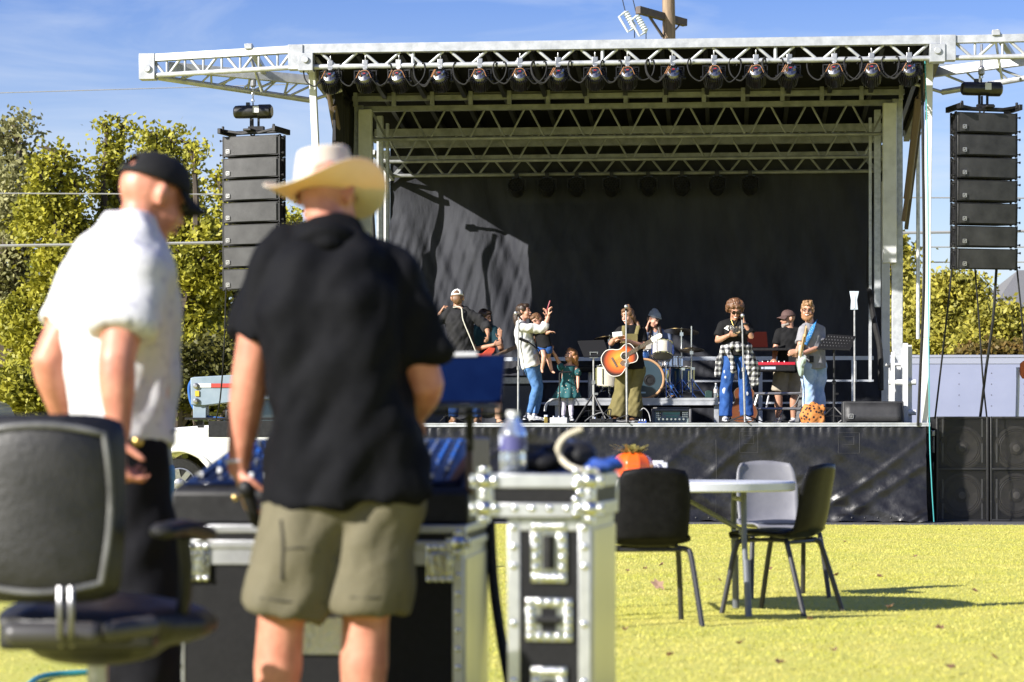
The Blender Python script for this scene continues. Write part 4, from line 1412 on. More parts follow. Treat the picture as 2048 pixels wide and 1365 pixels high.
def head_R(yaw, pitch, roll):
    return (Matrix.Rotation(math.radians(yaw), 3, 'Z') @ Matrix.Rotation(math.radians(pitch), 3, 'X') @ Matrix.Rotation(math.radians(roll), 3, 'Y'))

def add_head(m, c, R, k=1.0, child=False):
    """face looks along -Y of R; c is the middle of the head"""
    A = lambda x, y, z: c + R @ (Vector((x, y, z)) * k)
    E = lambda p, r: m.ell(A(*p), [q * k for q in r], R)
    E((0, .012, .028), (.074, .094, .086))
    E((0, -.030, -.02), (.060, .060, .082))
    E((0, -.028, -.075), (.046, .048, .040))
    E((0, -.062, -.092), (.024, .024, .020))
    E((-.036, -.052, -.03), (.026, .026, .032)); E((.036, -.052, -.03), (.026, .026, .032))
    E((0, -.074, .032), (.048, .018, .014))
    if child:
        E((-.036, -.05, -.04), (.030, .030, .030)); E((.036, -.05, -.04), (.030, .030, .030))
    m.tube([A(0, -.084, .018), A(0, -.098, -.008), A(0, -.108, -.026), A(0, -.092, -.034)], [.008 * k, .010 * k, .013 * k, .010 * k], 8, round_cap=True)
    E((-.012, -.094, -.03), (.009, .010, .008)); E((.012, -.094, -.03), (.009, .010, .008))
    m.tube([A(-.020, -.084, -.056), A(0, -.091, -.055), A(.020, -.084, -.056)], [.006 * k, .008 * k, .006 * k], 7, round_cap=True)
    for s in (-1, 1):
        m.tube([A(s * .073, .008, .022), A(s * .083, .016, .03), A(s * .086, .022, .004), A(s * .078, .010, -.026), A(s * .072, .004, -.02)], [.008 * k, .010 * k, .011 * k, .009 * k, .006 * k], 7, round_cap=True)
        m.ell(A(s * .078, .012, .004), (.008 * k, .018 * k, .026 * k), R)

def face_parts(root, c, R, k=1.0, smile=False, brow=H_DARK, eyes=True, lips=True):
    A = lambda x, y, z: c + R @ (Vector((x, y, z)) * k)
    for s in (-1, 1):
        if eyes:
            m = MB(); m.ell(A(s * .031, -.080, .010), (.0135 * k, .010 * k, .0075 * k), R); m.build('eye', M_EYE, root)
        m = MB(); m.tube([A(s * .012, -.094, .034), A(s * .032, -.092, .040), A(s * .052, -.074, .034)], .0055 * k, 6, round_cap=True); m.build('eyebrow', brow, root)
    if lips:
        m = MB(); w = .030 if smile else .022
        m.tube([A(-w, -.082, -.052 + (.006 if smile else 0)), A(0, -.096, -.058), A(w, -.082, -.052 + (.006 if smile else 0))], [.004 * k, (.011 if smile else .007) * k, .004 * k], 8, round_cap=True)
        mo = m.build('mouth', M_LIP, root)
        if smile:
            m = MB(); m.tube([A(-.020, -.091, -.052), A(0, -.103, -.056), A(.020, -.091, -.052)], .0055 * k, 6, round_cap=True); m.build('teeth', M_TEETH, mo)

def skull_cap(m, c, R, k=1.0, g=1.10, front=.0, low=-.02):
    """hair over the skull, leaving the face free"""
    A = lambda x, y, z: c + R @ (Vector((x, y, z)) * k)
    m.ell(A(0, .028, .045), (.082 * k * g / 1.1, .094 * k * g / 1.1, .082 * k * g / 1.1), R)
    m.ell(A(0, .050, low + .01), (.076 * k * g / 1.1, .066 * k * g / 1.1, .080 * k), R)
    for s in (-1, 1):
        m.ell(A(s * .060, .010, .045), (.028 * k, .055 * k, .055 * k), R)
    m.ell(A(0, -.035, .088), (.062 * k, .055 * k, .030 * k), R)

def torso(m, J, k, w, infl=0.0, t0=0.0, t1=1.0, drop=0.0, belly=0.0, hem=1.02):
    """elliptic trunk from the hips to the base of the neck; w scales hips, waist, chest"""
    hip, neck = J['hip'], J['neck']
    sd = (J['shr'] - J['shl'])
    shw = sd.length / 2
    sd.normalize()
    hs = J.get('hipside', sd)
    up = (neck - hip)
    tab = [(-.22, .150 * w[0], .105 * w[0]), (0, .165 * w[0], .115 * w[0]), (.25, .140 * w[1], .100 * w[1]), (.5, .145 * w[1], .108 * w[1]), (.72, .160 * w[2], .115 * w[2]), (.88, shw * .98 / k, .088 * w[2]), (.97, shw * .62 / k, .066), (1.04, .058, .056)]
    tab = [(t, a, b) for t, a, b in tab if t0 - drop <= t <= t1 + .05]
    if drop:
        tab[0] = (-drop, tab[0][1] * hem, tab[0][2] * hem)
    bend = J.get('bend', Vector((0, 0, 0)))
    fwd = J.get('fwd', Vector((0, -1, 0)))
    pts = [hip + up * t + bend * math.sin(max(0, min(1, t)) * math.pi) + fwd * (belly * math.exp(-((t - .3) / .25) ** 2)) for t, _, _ in tab]
    sides = [(hs.lerp(sd, max(0, min(1, t)))).normalized() for t, _, _ in tab]
    for sh in (('shl', 'shr') if t1 >= 1 else ()):
        m.tube([neck - up * .03 + (J[sh] - neck) * .12, neck.lerp(J[sh], .55) - Vector((0, 0, .004)), J[sh] - Vector((0, 0, .006))], [.058 * k + infl, .060 * k + infl, .056 * k + infl], 12, round_cap=True)
    m.tube(pts, [a * k + infl for _, a, _ in tab], 24, r2=[b * k + infl + belly * .5 * math.exp(-((t - .3) / .25) ** 2) for t, _, b in tab], side=sides, round_cap=False)

def shoe(root, ank, toe, k, mt, sole=None, h=.055, name='shoe'):
    d = (toe - ank)
    d.z = 0
    if d.length < 1e-4:
        d = Vector((0, -1, 0))
    d.normalize()
    s = d.cross(Vector((0, 0, 1)))
    g = Vector((ank.x, ank.y, ank.z - .062 * k))
    m = MB()
    m.tube([g - d * .055 * k + Vector((0, 0, .034 * k)), g + Vector((0, 0, .040 * k)), g + d * .08 * k + Vector((0, 0, .032 * k)), g + d * .15 * k + Vector((0, 0, .024 * k)), g + d * .19 * k + Vector((0, 0, .02 * k))],
           [.030 * k, .037 * k, .044 * k, .046 * k, .034 * k], 12, r2=[.032 * k, .04 * k, .034 * k, .026 * k, .02 * k], side=s, round_cap=True)
    m.tube([g + Vector((0, 0, .03 * k)), ank + Vector((0, 0, .02 * k))], [.04 * k, .042 * k], 12, round_cap=True)
    o = voxel(m, .009 * k + .001, 3).build(name, mt, root)
    m = MB()
    m.tube([g - d * .085 * k + Vector((0, 0, .004)), g + Vector((0, 0, .004)), g + d * .12 * k + Vector((0, 0, .004)), g + d * .215 * k + Vector((0, 0, .008))], [.022 * k, .038 * k, .049 * k, .028 * k], 14, r2=.011 * k, side=s)
    m.build('sole', sole or M_WHITE, o)

def person(label, Y, J0, k=1.0, w=(1, 1, 1), yaw=0, pitch=0, roll=0, skin=SK1, hands=None, shirt=None, trousers=None, shoes=None,
           face=True, smile=False, brow=H_DARK, vox=.008, child=False, armk=1.0, legk=1.0, belly=0.0, headk=None, fold=.014, fsize=.11, legs=True, eyes=True, bsink=0.0):
    """J0: joints as (px, py, depth offset); hands: dict l/r -> (dir, palm normal, curl, thumb)"""
    J = {}
    for n, q in J0.items():
        J[n] = P(q[0], q[1], Y + q[2]) if len(q) == 3 and n not in ('bend', 'fwd', 'hipside') else Vector(q)
    feet = [J[q] for q in ('al', 'ar') if q in J]
    base = Vector((J['hip'].x, J['hip'].y, (min(f.z for f in feet) - .07 * k) if feet else J['hip'].z - .1))
    root = thing('person', label, 'person', base)
    hk = headk or k
    R = head_R(yaw, pitch, roll)
    J['R'] = R
    m = MB()
    torso(m, J, k, [q * .93 for q in w], belly=belly)
    for s in 'lr':
        if 'el' + s in J:
            add_limb(m, J['sh' + s], J['el' + s], J['wr' + s], ARM_R, k * armk)
            h = (hands or {}).get(s, (J['wr' + s] - J['el' + s], Vector((0, 1, 0)), .4, 1))
            add_hand(m, J['wr' + s], Vector(h[0]), Vector(h[1]), k * (1.02 if not child else .95), h[2], .12, h[3])
        if legs and 'k' + s in J:
            hp = J['hip'] + (J.get('hipside', (J['shr'] - J['shl'])).normalized()) * ((.085 * k * w[0]) * (-1 if s == 'l' else 1)) - Vector((0, 0, .03 * k))
            J['h' + s] = hp
            add_limb(m, hp, J['k' + s], J['a' + s], LEG_R, k * legk * (.86 if trousers and trousers.get('len', 1.93) > 1.5 else 1.0))
            if not shoes:
                d = (J['t' + s] - J['a' + s])
                m.tube([J['a' + s] - d.normalized() * .02 * k - Vector((0, 0, .03 * k)), J['a' + s].lerp(J['t' + s], .5) - Vector((0, 0, .02 * k)), J['t' + s]], [.032 * k, .034 * k, .022 * k], 10, round_cap=True)
    nb = J['neck']
    hc = J['head']
    m.tube([nb - Vector((0, 0, .05 * k)), nb.lerp(hc, .4), hc + R @ Vector((0, .025, -.02)) * hk], [.070 * k, .054 * k, .052 * hk], 14, round_cap=True)
    add_head(m, hc, R, hk, child)
    bo = voxel(m, vox, 3).build('body', skin, root, smooth=180)
    if face:
        face_parts(root, hc, R, hk, smile, brow, eyes)
    if shirt:
        m = MB()
        torso(m, J, k, w, infl=.014 * k, drop=shirt.get('drop', .12), belly=belly, hem=shirt.get('hem', 1.02))
        st = shirt.get('sleeve', .55)
        for s in 'lr':
            if 'el' + s in J and st > 0:
                add_limb(m, J['sh' + s], J['el' + s], J['wr' + s], ARM_R, k * armk, 0, st, .016 * k, shirt.get('flare', .012) * k, rc=False)
        m.tube([nb - Vector((0, 0, .03 * k)), nb + Vector((0, 0, .025 * k))], [.078 * k, .064 * k], 14)
        o = voxel(m, vox * 1.4, 4, shirt.get('fold', fold), fsize).build(shirt.get('name', 'shirt'), shirt['mat'], root, smooth=180)
        J['shirt_obj'] = o
    if trousers:
        m = MB()
        torso(m, J, k, w, infl=.012 * k, t1=trousers.get('top', .12), belly=belly * .5)
        ln = trousers.get('len', 1.93)
        for s in 'lr':
            add_limb(m, J['h' + s], J['k' + s], J['a' + s], LEG_R, k * legk, 0, ln, trousers.get('loose', .014) * k, trousers.get('flare', .01) * k, rc=False)
        voxel(m, vox * 1.4, 4, trousers.get('fold', fold), fsize).build(trousers.get('name', 'trousers'), trousers['mat'], root, smooth=180)
    if shoes:
        for s in 'lr':
            shoe(root, J['a' + s], J['t' + s], k, shoes, name='shoe')
    J['root'] = root
    return root, J

def cap_hat(root, c, R, k, mt, brim_mt=None, strap_gap=False, brim=True, backwards=False, name='cap'):
    A = lambda x, y, z: c + R @ (Vector((x, y, z)) * k)
    m = MB()
    n = 28
    def dome(a, b):
        t = 6.28318 * a
        ph = b * math.pi / 2
        rx, ry, rz = .084, .104, .082
        return A(rx * math.cos(ph) * math.cos(t), .008 + ry * math.cos(ph) * math.sin(t), .038 + (rz + .008) * math.sin(ph) + .012 * max(0, -math.sin(t)) * math.sin(ph * 2))
    m.grid(dome, n, 8, wrap=True)
    if strap_gap:
        # leave the half-moon opening above the rear strap free
        keep = [(f, mi) for f, mi in zip(m.f, m.m) if not (lambda p: p.y > .085 and abs(p.x) < .042 and .058 < p.z < .104)(R.inverted() @ (sum((m.v[i] for i in f), Vector()) / len(f) - c) / k)]
        m.f = [f for f, _ in keep]; m.m = [q for _, q in keep]
    o = m.build(name, mt, root, smooth=70, solid=.005)
    if brim:
        m = MB()
        def br(a, b):
            t = (a - .5) * 2.2
            r0x, r0y = .084, .097
            ex = .075 * b * math.cos(t * .9)
            return A((r0x + ex * .25) * math.sin(t), -(r0y * math.cos(t)) - ex + .008, .046 - .020 * b - .030 * b * math.sin(t) ** 2 - .012 * math.sin(t) ** 2)
        m.grid(br, 16, 5)
        m.build('brim', brim_mt or mt, o, smooth=70, solid=.006)
    m = MB(); m.ell(A(0, .008, .130), (.009 * k, .009 * k, .006 * k), R); m.build('button', mt, o)
    return o

def cloth(name, c, c2, sc=10, rough=.85, bump=.25, **kw):
    return mat(name, c, rough, 0, c2, sc, bump=bump, bscale=30, bdist=.012, spec=.2, **kw)
C_BLACK = cloth('black cotton', (.007, .007, .008), (.011, .011, .012))
C_BLKSHIRT = cloth('charcoal shirt cloth', (.016, .016, .018), (.024, .024, .026))
C_TEAL = cloth('dark teal cotton', (.008, .030, .042), (.012, .040, .052))
C_SWEAT = cloth('off white sweatshirt', (.60, .60, .58), (.52, .52, .51))
C_JEAN = cloth('blue denim', (.055, .14, .33), (.10, .21, .42), 22)
C_JEAN_D = cloth('deep blue denim', (.016, .055, .20), (.03, .09, .28), 16)
C_JEAN_L = cloth('light blue denim', (.24, .36, .56), (.42, .52, .68), 9)
C_OLIVE = cloth('olive cotton', (.135, .115, .045), (.17, .145, .06))
C_KHAKI = cloth('khaki cotton', (.30, .26, .20), (.36, .31, .24))
C_GREY = cloth('grey cotton', (.22, .22, .24), (.27, .27, .29))
C_LILAC = cloth('lilac leggings', (.56, .52, .62), (.62, .58, .66))
M_SNEAK = mat('white sneaker canvas', (.62, .62, .62), .7, col2=(.10, .11, .14), scale=16, lo=.45, hi=.6)
M_BOOT = mat('brown leather', (.16, .08, .04), .55, col2=(.22, .12, .06), scale=12)
M_TANBOOT = mat('tan boot leather', (.48, .30, .20), .6, col2=(.40, .24, .15), scale=12)
def spotted(name, base, spot, scale, thr=.28, soft=.04, base2=None):
    m = mat(name, base, .8, col2=base2 or base, scale=6)
    t = m.node_tree
    b = t.nodes['Principled BSDF']
    src = b.inputs['Base Color'].links[0].from_socket
    tcn = next(n for n in t.nodes if n.type == 'TEX_COORD')
    v = t.nodes.new('ShaderNodeTexVoronoi'); v.inputs['Scale'].default_value = scale
    t.links.new(tcn.outputs['Object'], v.inputs['Vector'])
    r = t.nodes.new('ShaderNodeMapRange'); r.inputs['From Min'].default_value = thr; r.inputs['From Max'].default_value = thr + soft
    t.links.new(v.outputs['Distance'], r.inputs['Value'])
    x = t.nodes.new('ShaderNodeMixRGB'); x.inputs['Color1'].default_value = (*spot, 1)
    t.links.new(r.outputs['Result'], x.inputs['Fac']); t.links.new(src, x.inputs['Color2'])
    t.links.new(x.outputs['Color'], b.inputs['Base Color'])
    return m
def plaid(name, c1, c2, c3, sc):
    m = mat(name, c1, .85, col2=c1, scale=3)
    t = m.node_tree
    b = t.nodes['Principled BSDF']
    tcn = next(n for n in t.nodes if n.type == 'TEX_COORD')
    prev = None
    for ax in ('X', 'Z'):
        w = t.nodes.new('ShaderNodeTexWave'); w.wave_type = 'BANDS'; w.bands_direction = ax; w.inputs['Scale'].default_value = sc; w.inputs['Distortion'].default_value = 1.2
        t.links.new(tcn.outputs['Object'], w.inputs['Vector'])
        r = t.nodes.new('ShaderNodeMath'); r.operation = 'GREATER_THAN'; r.inputs[1].default_value = .5
        t.links.new(w.outputs['Fac'], r.inputs[0])
        if prev is None:
            prev = r
        else:
            ad = t.nodes.new('ShaderNodeMath'); ad.operation = 'ADD'
            t.links.new(prev.outputs[0], ad.inputs[0]); t.links.new(r.outputs[0], ad.inputs[1])
            hf = t.nodes.new('ShaderNodeMath'); hf.operation = 'MULTIPLY'; hf.inputs[1].default_value = .5
            t.links.new(ad.outputs[0], hf.inputs[0])
            cr_ = t.nodes.new('ShaderNodeValToRGB'); cr_.color_ramp.interpolation = 'CONSTANT'
            cr_.color_ramp.elements[0].color = (*c1, 1); cr_.color_ramp.elements[1].position = .75; cr_.color_ramp.elements[1].color = (*c3, 1)
            e = cr_.color_ramp.elements.new(.25); e.color = (*c2, 1)
            t.links.new(hf.outputs[0], cr_.inputs['Fac']); t.links.new(cr_.outputs['Color'], b.inputs['Base Color'])
    return m

U, Dn, Lf, Rt, Fw, Bk = Vector((0, 0, 1)), Vector((0, 0, -1)), Vector((-1, 0, 0)), Vector((1, 0, 0)), Vector((0, -1, 0)), Vector((0, 1, 0))
def YV(px, v):
    return (SW(px, 840, v)).y

# A: man with a white cap, back to the field
Y = YV(922, .75)
r, J = person('person with back turned in white cap, charcoal shirt and blue jeans on stage', Y, dict(
    hip=(924, 722, 0), neck=(915, 616, 0), head=(915, 598, .0), shl=(892, 631, 0), shr=(941, 629, 0),
    ell=(868, 650, .0), wrl=(880, 627, -.02), elr=(972, 650, -.02), wrr=(976, 668, -.20),
    kl=(906, 780, 0), kr=(952, 780, 0), al=(907, 838, 0), ar=(953, 838, 0), tl=(902, 842, .2), tr=(958, 842, .2)),
    k=1.04, w=(1.0, 1.12, 1.1), yaw=175, pitch=6, skin=SK3, face=False, hands=dict(l=(U + Rt * .6, Rt, .7, 1), r=(Dn + Fw, Lf, .5, 1)),
    shirt=dict(mat=C_BLKSHIRT, sleeve=1.55, drop=.02, fold=.03), trousers=dict(mat=C_JEAN_D, fold=.02), shoes=M_BOOT)
m = MB(); skull_cap(m, J['head'], J['R'], 1.02, 1.06); voxel(m, .009, 2, .006, .03).build('hair', H_BROWN, r)
cap_hat(r, J['head'], J['R'], 1.06, cloth('white cap cloth', (.66, .66, .66), (.60, .60, .60)), strap_gap=True)
m = MB(); m.tube(curve([P(906, 615, Y - .10), P(922, 616, Y - .115), P(926, 640, Y - .14), P(938, 670, Y - .14), P(951, 702, Y - .13)], 6), .008, 6)
m.build('guitar_strap', mat('pale strap', (.6, .58, .5), .6), r)
# B: bass player in dark teal
Y = YV(975, 1.7)
r, J = person('person in dark teal shirt playing a red bass beside the capped guitarist', Y, dict(
    hip=(972, 726, 0), neck=(964, 651, 0), head=(970, 636, -.05), shl=(950, 660, 0), shr=(987, 661, 0),
    ell=(948, 700, -.05), wrl=(988, 690, -.28), elr=(1003, 700, -.12), wrr=(1000, 678, -.22),
    kl=(962, 784, 0), kr=(996, 784, -.05), al=(958, 842, 0), ar=(998, 840, -.05), tl=(955, 846, -.2), tr=(1004, 844, -.25)),
    k=.94, w=(1, 1.05, 1), yaw=60, pitch=14, skin=SK3, hands=dict(l=(Rt + U * .3, Bk, .7, 1), r=(U, Fw, .15, -1)),
    shirt=dict(mat=C_TEAL, sleeve=.7, drop=.2), trousers=dict(mat=C_BLACK, len=1.1), shoes=M_TANBOOT, vox=.009)
m = MB(); skull_cap(m, J['head'], J['R'], .98, 1.14); voxel(m, .009, 2, .008, .03).build('hair', H_DARK, r)
for s in ((996, 806), ):
    m = MB(); m.tube([P(997, 806, Y - .05), P(997, 838, Y - .05)], [.060, .05], 12); m.build('boot_shaft', M_TANBOOT, r)
# C: woman in a white sweatshirt filming
Y = YV(1060, .55)
r, J = person('person in off white sweatshirt and blue jeans filming with a phone held up', Y, dict(
    hip=(1063, 728, 0), neck=(1043, 646, 0), head=(1048, 624, 0), shl=(1042, 655, -.13), shr=(1047, 656, .13), bend=(-.02, 0, 0), hipside=(.45, .9, 0), fwd=(1, -.2, 0),
    ell=(1087, 659, -.14), wrl=(1097, 633, -.12), elr=(1083, 662, .12), wrr=(1093, 636, .04),
    kl=(1073, 775, -.07), kr=(1079, 776, .08), al=(1057, 832, -.08), ar=(1069, 834, .06), tl=(1085, 844, -.12), tr=(1092, 845, .0)),
    k=.93, w=(1.08, 1.08, .98), yaw=72, pitch=-6, skin=SK1, smile=True, hands=dict(l=(U * 1 + Rt * .05, Rt, .55, -1), r=(U, Lf, .6, 1)),
    shirt=dict(mat=C_SWEAT, sleeve=1.5, drop=.08, fold=.03, flare=.004), trousers=dict(mat=C_JEAN, len=1.9, loose=.006, flare=.002), shoes=M_SNEAK)
h = J['head']; R = J['R']
m = MB(); skull_cap(m, h, R, .95, 1.10)
m.tube(curve([h + R @ Vector((0, .08, .02)), h + R @ Vector((0, .12, -.03)), h + R @ Vector((0, .12, -.12)), h + R @ Vector((0, .11, -.24))], 5), [.03 + .015 * math.sin(i / 15 * 3.1) for i in range(16)], 8, round_cap=True)
voxel(m, .009, 2, .008, .03).build('hair', H_DARK, r)
m = MB(); m.tube(curve([P(1040, 676, Y - .17), P(1056, 684, Y - .19), P(1074, 700, Y - .18), P(1082, 726, Y - .16)], 6), .022, 8, r2=.01); m.tube([P(1035, 677, Y - .12), P(1056, 684, Y - .19)], .02, 8)
m.build('carrier_strap', C_BLACK, r)
pm = MB(); pm.box(P(1097, 612, Y - .05), (.018, .075, .15), Matrix.Rotation(.3, 3, 'Y')); pm.bb(*[0] * 6) if False else None
single('phone', pm, mat('red phone case', (.30, .05, .07), .4), 'dark red phone held up by the person in the sweatshirt', 'phone', bevel=.006)
# D: the small child she carries
Y = YV(1085, .50)
r, J = person('small child in black top and blue shorts carried on the hip of the filming person', Y, dict(
    hip=(1090, 695, -.02), neck=(1081, 655, .02), head=(1073, 641, .02), shl=(1075, 660, .02), shr=(1091, 661, .0),
    ell=(1076, 672, .08), wrl=(1070, 680, .1), elr=(1093, 667, -.06), wrr=(1100, 664, -.16),
    kl=(1088, 714, -.10), kr=(1096, 714, .04), al=(1084, 738, -.08), ar=(1103, 740, .02), tl=(1085, 745, -.12), tr=(1109, 746, -.05)),
    k=.56, w=(1.05, 1.15, 1.1), yaw=-35, pitch=30, roll=-20, skin=SK1, child=True, headk=.78, armk=1.1, legk=1.1, hands=dict(r=(Rt, Dn, .4, 1), l=(Dn, Lf, .4, 1)),
    shirt=dict(mat=C_BLACK, sleeve=.0, drop=.05, fold=.006), trousers=dict(mat=C_JEAN_D, len=.42, fold=.006, loose=.012), vox=.0065)
m = MB(); skull_cap(m, J['head'], J['R'], .80, 1.10); voxel(m, .008, 2, .006, .03).build('hair', H_BROWN, r)
# E: little girl in a flowered dress
Y = YV(1138, .75)
r, J = person('little girl in teal flowered dress reaching one arm up beside the filming person', Y, dict(
    hip=(1133, 768, 0), neck=(1139, 730, 0), head=(1141, 712, -.01), shl=(1124, 737, 0), shr=(1151, 737, 0),
    ell=(1114, 718, -.03), wrl=(1104, 700, -.06), elr=(1156, 755, -.02), wrr=(1156, 775, -.06),
    kl=(1127, 810, 0), kr=(1142, 810, 0), al=(1126, 836, 0), ar=(1143, 837, 0), tl=(1122, 842, -.12), tr=(1146, 843, -.12)),
    k=.62, w=(1.0, 1.05, 1.05), yaw=-42, pitch=-22, roll=6, skin=SK1, child=True, headk=.86, smile=True, brow=H_BROWN, hands=dict(l=(U + Lf * .3, Fw, .2, 1), r=(Dn, Lf, .3, -1)),
    trousers=dict(mat=C_LILAC, len=1.85, loose=.006, flare=0, fold=.004, name='leggings'), shoes=M_SNEAK, vox=.0065, legk=.95)
m = MB(); h = J['head']; R = J['R']; skull_cap(m, h, R, .88, 1.12)
m.tube(curve([h + R @ Vector((.05, .05, .0)), P(1151, 724, Y + .02), P(1152, 738, Y + .05)], 5), [.05 - .002 * i for i in range(11)], 9, round_cap=True)
m.tube(curve([h + R @ Vector((-.04, .06, -.02)), P(1143, 728, Y + .07), P(1146, 740, Y + .08)], 5), [.04 - .001 * i for i in range(11)], 9, round_cap=True)
voxel(m, .008, 2, .008, .03).build('hair', H_GINGER, r)
m = MB()
def dress(a, b):
    t = 6.28318 * a
    top = P(1138, 732, Y); bot = P(1133, 797, Y)
    c = top.lerp(bot, b)
    rx = lerpt([(0, .095), (.3, .088), (.42, .09), (1, .20)], b) * (1 + .10 * b * b * math.sin(t * 9 + 2 * b))
    ry = lerpt([(0, .065), (.3, .075), (.42, .08), (1, .15)], b) * (1 + .10 * b * b * math.sin(t * 9 + 2 * b))
    return c + Vector((rx * math.cos(t), ry * math.sin(t), 0))
m.grid(dress, 72, 20, wrap=True)
M_DRESS = spotted('teal flowered cotton', (.012, .085, .095), (.55, .42, .34), 26, .16, .05, (.016, .10, .11))
dr = m.build('dress', M_DRESS, r, smooth=180, solid=.004)
for s, q in (('l', (1121, 734)), ('r', (1155, 746))):
    m = MB(); m.ell(P(q[0], q[1], Y - .01), (.05, .055, .055)); voxel(m, .008, 2, .014, .04).build('puff_sleeve', M_DRESS, r)
# F: singer with the acoustic guitar
Y = YV(1258, .7)
r, J = person('laughing person in black tee and wide olive trousers with a sunburst guitar', Y, dict(
    hip=(1263, 735, 0), neck=(1262, 655, 0), head=(1255, 633, -.03), shl=(1241, 663, -.02), shr=(1283, 662, .04),
    ell=(1222, 688, -.10), wrl=(1230, 677, -.26), elr=(1287, 694, -.06), wrr=(1252, 681, -.25),
    kl=(1243, 785, -.02), kr=(1268, 785, 0), al=(1233, 836, -.03), ar=(1264, 836, 0), tl=(1226, 843, -.2), tr=(1266, 843, -.22)),
    k=.97, w=(1.12, 1.12, 1.0), yaw=-38, pitch=8, roll=-5, skin=SK1, smile=True, brow=H_BROWN, hands=dict(l=(Rt + U * .35, Dn + Fw * .3, .45, -1), r=(Lf + U * .15, Dn, .5, 1)),
    shirt=dict(mat=C_BLACK, sleeve=.75, drop=.05), trousers=dict(mat=C_OLIVE, len=1.95, loose=.018, flare=.075, fold=.03), shoes=M_BOOT)
h = J['head']; R = J['R']
m = MB(); skull_cap(m, h, R, .98, 1.12); m.ell(h + R @ Vector((0, .04, .125)), (.045, .045, .04), R)
m.tube(curve([h + R @ Vector((-.07, .05, .0)), P(1272, 644, Y + .02), P(1278, 656, Y - .04)], 5), [.035 - .001 * i for i in range(11)], 8, round_cap=True)
m.tube(curve([h + R @ Vector((.03, .09, -.02)), P(1266, 648, Y + .12), P(1272, 660, Y + .12)], 5), .035, 8, round_cap=True)
voxel(m, .009, 2, .010, .03).build('hair', H_BROWN, r)
m = MB(); m.tube(curve([P(1248, 652, Y - .10), P(1247, 668, Y - .135), P(1248, 690, Y - .14)], 5), .028, 8, r2=.008); m.tube(curve([P(1276, 652, Y - .06), P(1272, 672, Y - .12), P(1270, 700, Y - .13)], 5), .028, 8, r2=.008)
m.prism([(-.11, 0), (.11, 0), (.12, -.28), (-.14, -.28)], (P(1259, 668, Y - .128), Vector((1, 0, 0)), Vector((0, 0, 1))), .02)
m.build('overall_bib', C_OLIVE, r)
pm = MB(); pm.box(P(1235, 669, Y - .38), (.14, .02, .07), Matrix.Rotation(-.12, 3, 'Y'))
single('phone', pm, M_WHITE, 'white phone held in both hands by the person with the sunburst guitar', 'phone', bevel=.006)
# G: drummer
Y = YV(1310, 3.3)
r, J = person('person in grey beanie and denim shirt seated behind the drum kit', Y, dict(
    hip=(1318, 742, .1), neck=(1312, 661, 0), head=(1308, 640, -.08), shl=(1294, 672, 0), shr=(1334, 672, .02),
    ell=(1288, 684, -.06), wrl=(1294, 656, -.10), elr=(1342, 706, -.05), wrr=(1330, 722, -.25),
    kl=(1300, 755, -.35), kr=(1345, 758, -.35), al=(1300, 792, -.30), ar=(1347, 792, -.3), tl=(1296, 797, -.5), tr=(1352, 797, -.5)),
    k=.93, w=(1, 1, 1), yaw=38, pitch=24, roll=14, skin=SK1, hands=dict(l=(U + Rt * .3, Rt, .5, 1), r=(Dn + Lf, Bk, .5, -1)),
    shirt=dict(mat=cloth('blue grey chambray', (.13, .17, .26), (.17, .21, .31)), sleeve=1.7, drop=.1), trousers=dict(mat=C_JEAN_D), shoes=M_BOOT, vox=.009)
h = J['head']; R = J['R']
m = MB(); m.tube(curve([h + R @ Vector((-.06, .03, .0)), P(1300, 655, Y - .05), P(1299, 676, Y - .10)], 5), [.03] * 11, 8, round_cap=True); m.tube(curve([h + R @ Vector((.06, .03, .0)), P(1318, 655, Y - .08), P(1322, 678, Y - .12)], 5), [.032] * 11, 8, round_cap=True)
m.ell(h + R @ Vector((0, .05, .0)), (.08, .06, .08), R)
voxel(m, .009, 2, .008, .03).build('hair', H_DARK, r)
m = MB(); m.ell(h + R @ Vector((0, .022, .066)), (.088, .104, .078), R); m.tube([h + R @ Vector((.086 * math.cos(t), .012 + .10 * math.sin(t), .045 - .02 * math.sin(t))) for t in [6.283 * i / 20 for i in range(20)]], .014, 8, closed=True)
m.ell(h + R @ Vector((0, .06, .12)), (.05, .06, .04), R)
voxel(m, .008, 3, .006, .03).build('beanie', cloth('grey blue knit', (.27, .31, .36), (.33, .37, .42), 60, bump=.6), r)
# H: curly haired singer
Y = YV(1470, .6)
r, J = person('person with curly brown hair in black tee and ripped jeans, one hand at the ear', Y, dict(
    hip=(1472, 712, 0), neck=(1468, 643, 0), head=(1470, 623, -.05), shl=(1446, 652, 0), shr=(1492, 652, 0),
    ell=(1435, 682, -.04), wrl=(1458, 671, -.20), elr=(1503, 675, -.04), wrr=(1488, 645, -.08),
    kl=(1453, 774, -.01), kr=(1490, 774, 0), al=(1451, 834, 0), ar=(1494, 833, .02), tl=(1450, 843, -.22), tr=(1500, 842, -.2)),
    k=1.0, w=(1.06, 1.08, 1.03), yaw=3, pitch=24, roll=0, skin=SK3, smile=True, eyes=False, hands=dict(l=(Rt + U * .25, Bk, .6, 1), r=(U + Lf * .15, Lf, .35, -1)),
    shirt=dict(mat=C_BLACK, sleeve=.72, drop=.0, flare=.02), trousers=dict(mat=C_JEAN_D, len=1.98, loose=.008, flare=.045, fold=.02), shoes=M_SNEAK)
h = J['head']; R = J['R']
rnd = random.Random(9)
m = MB()
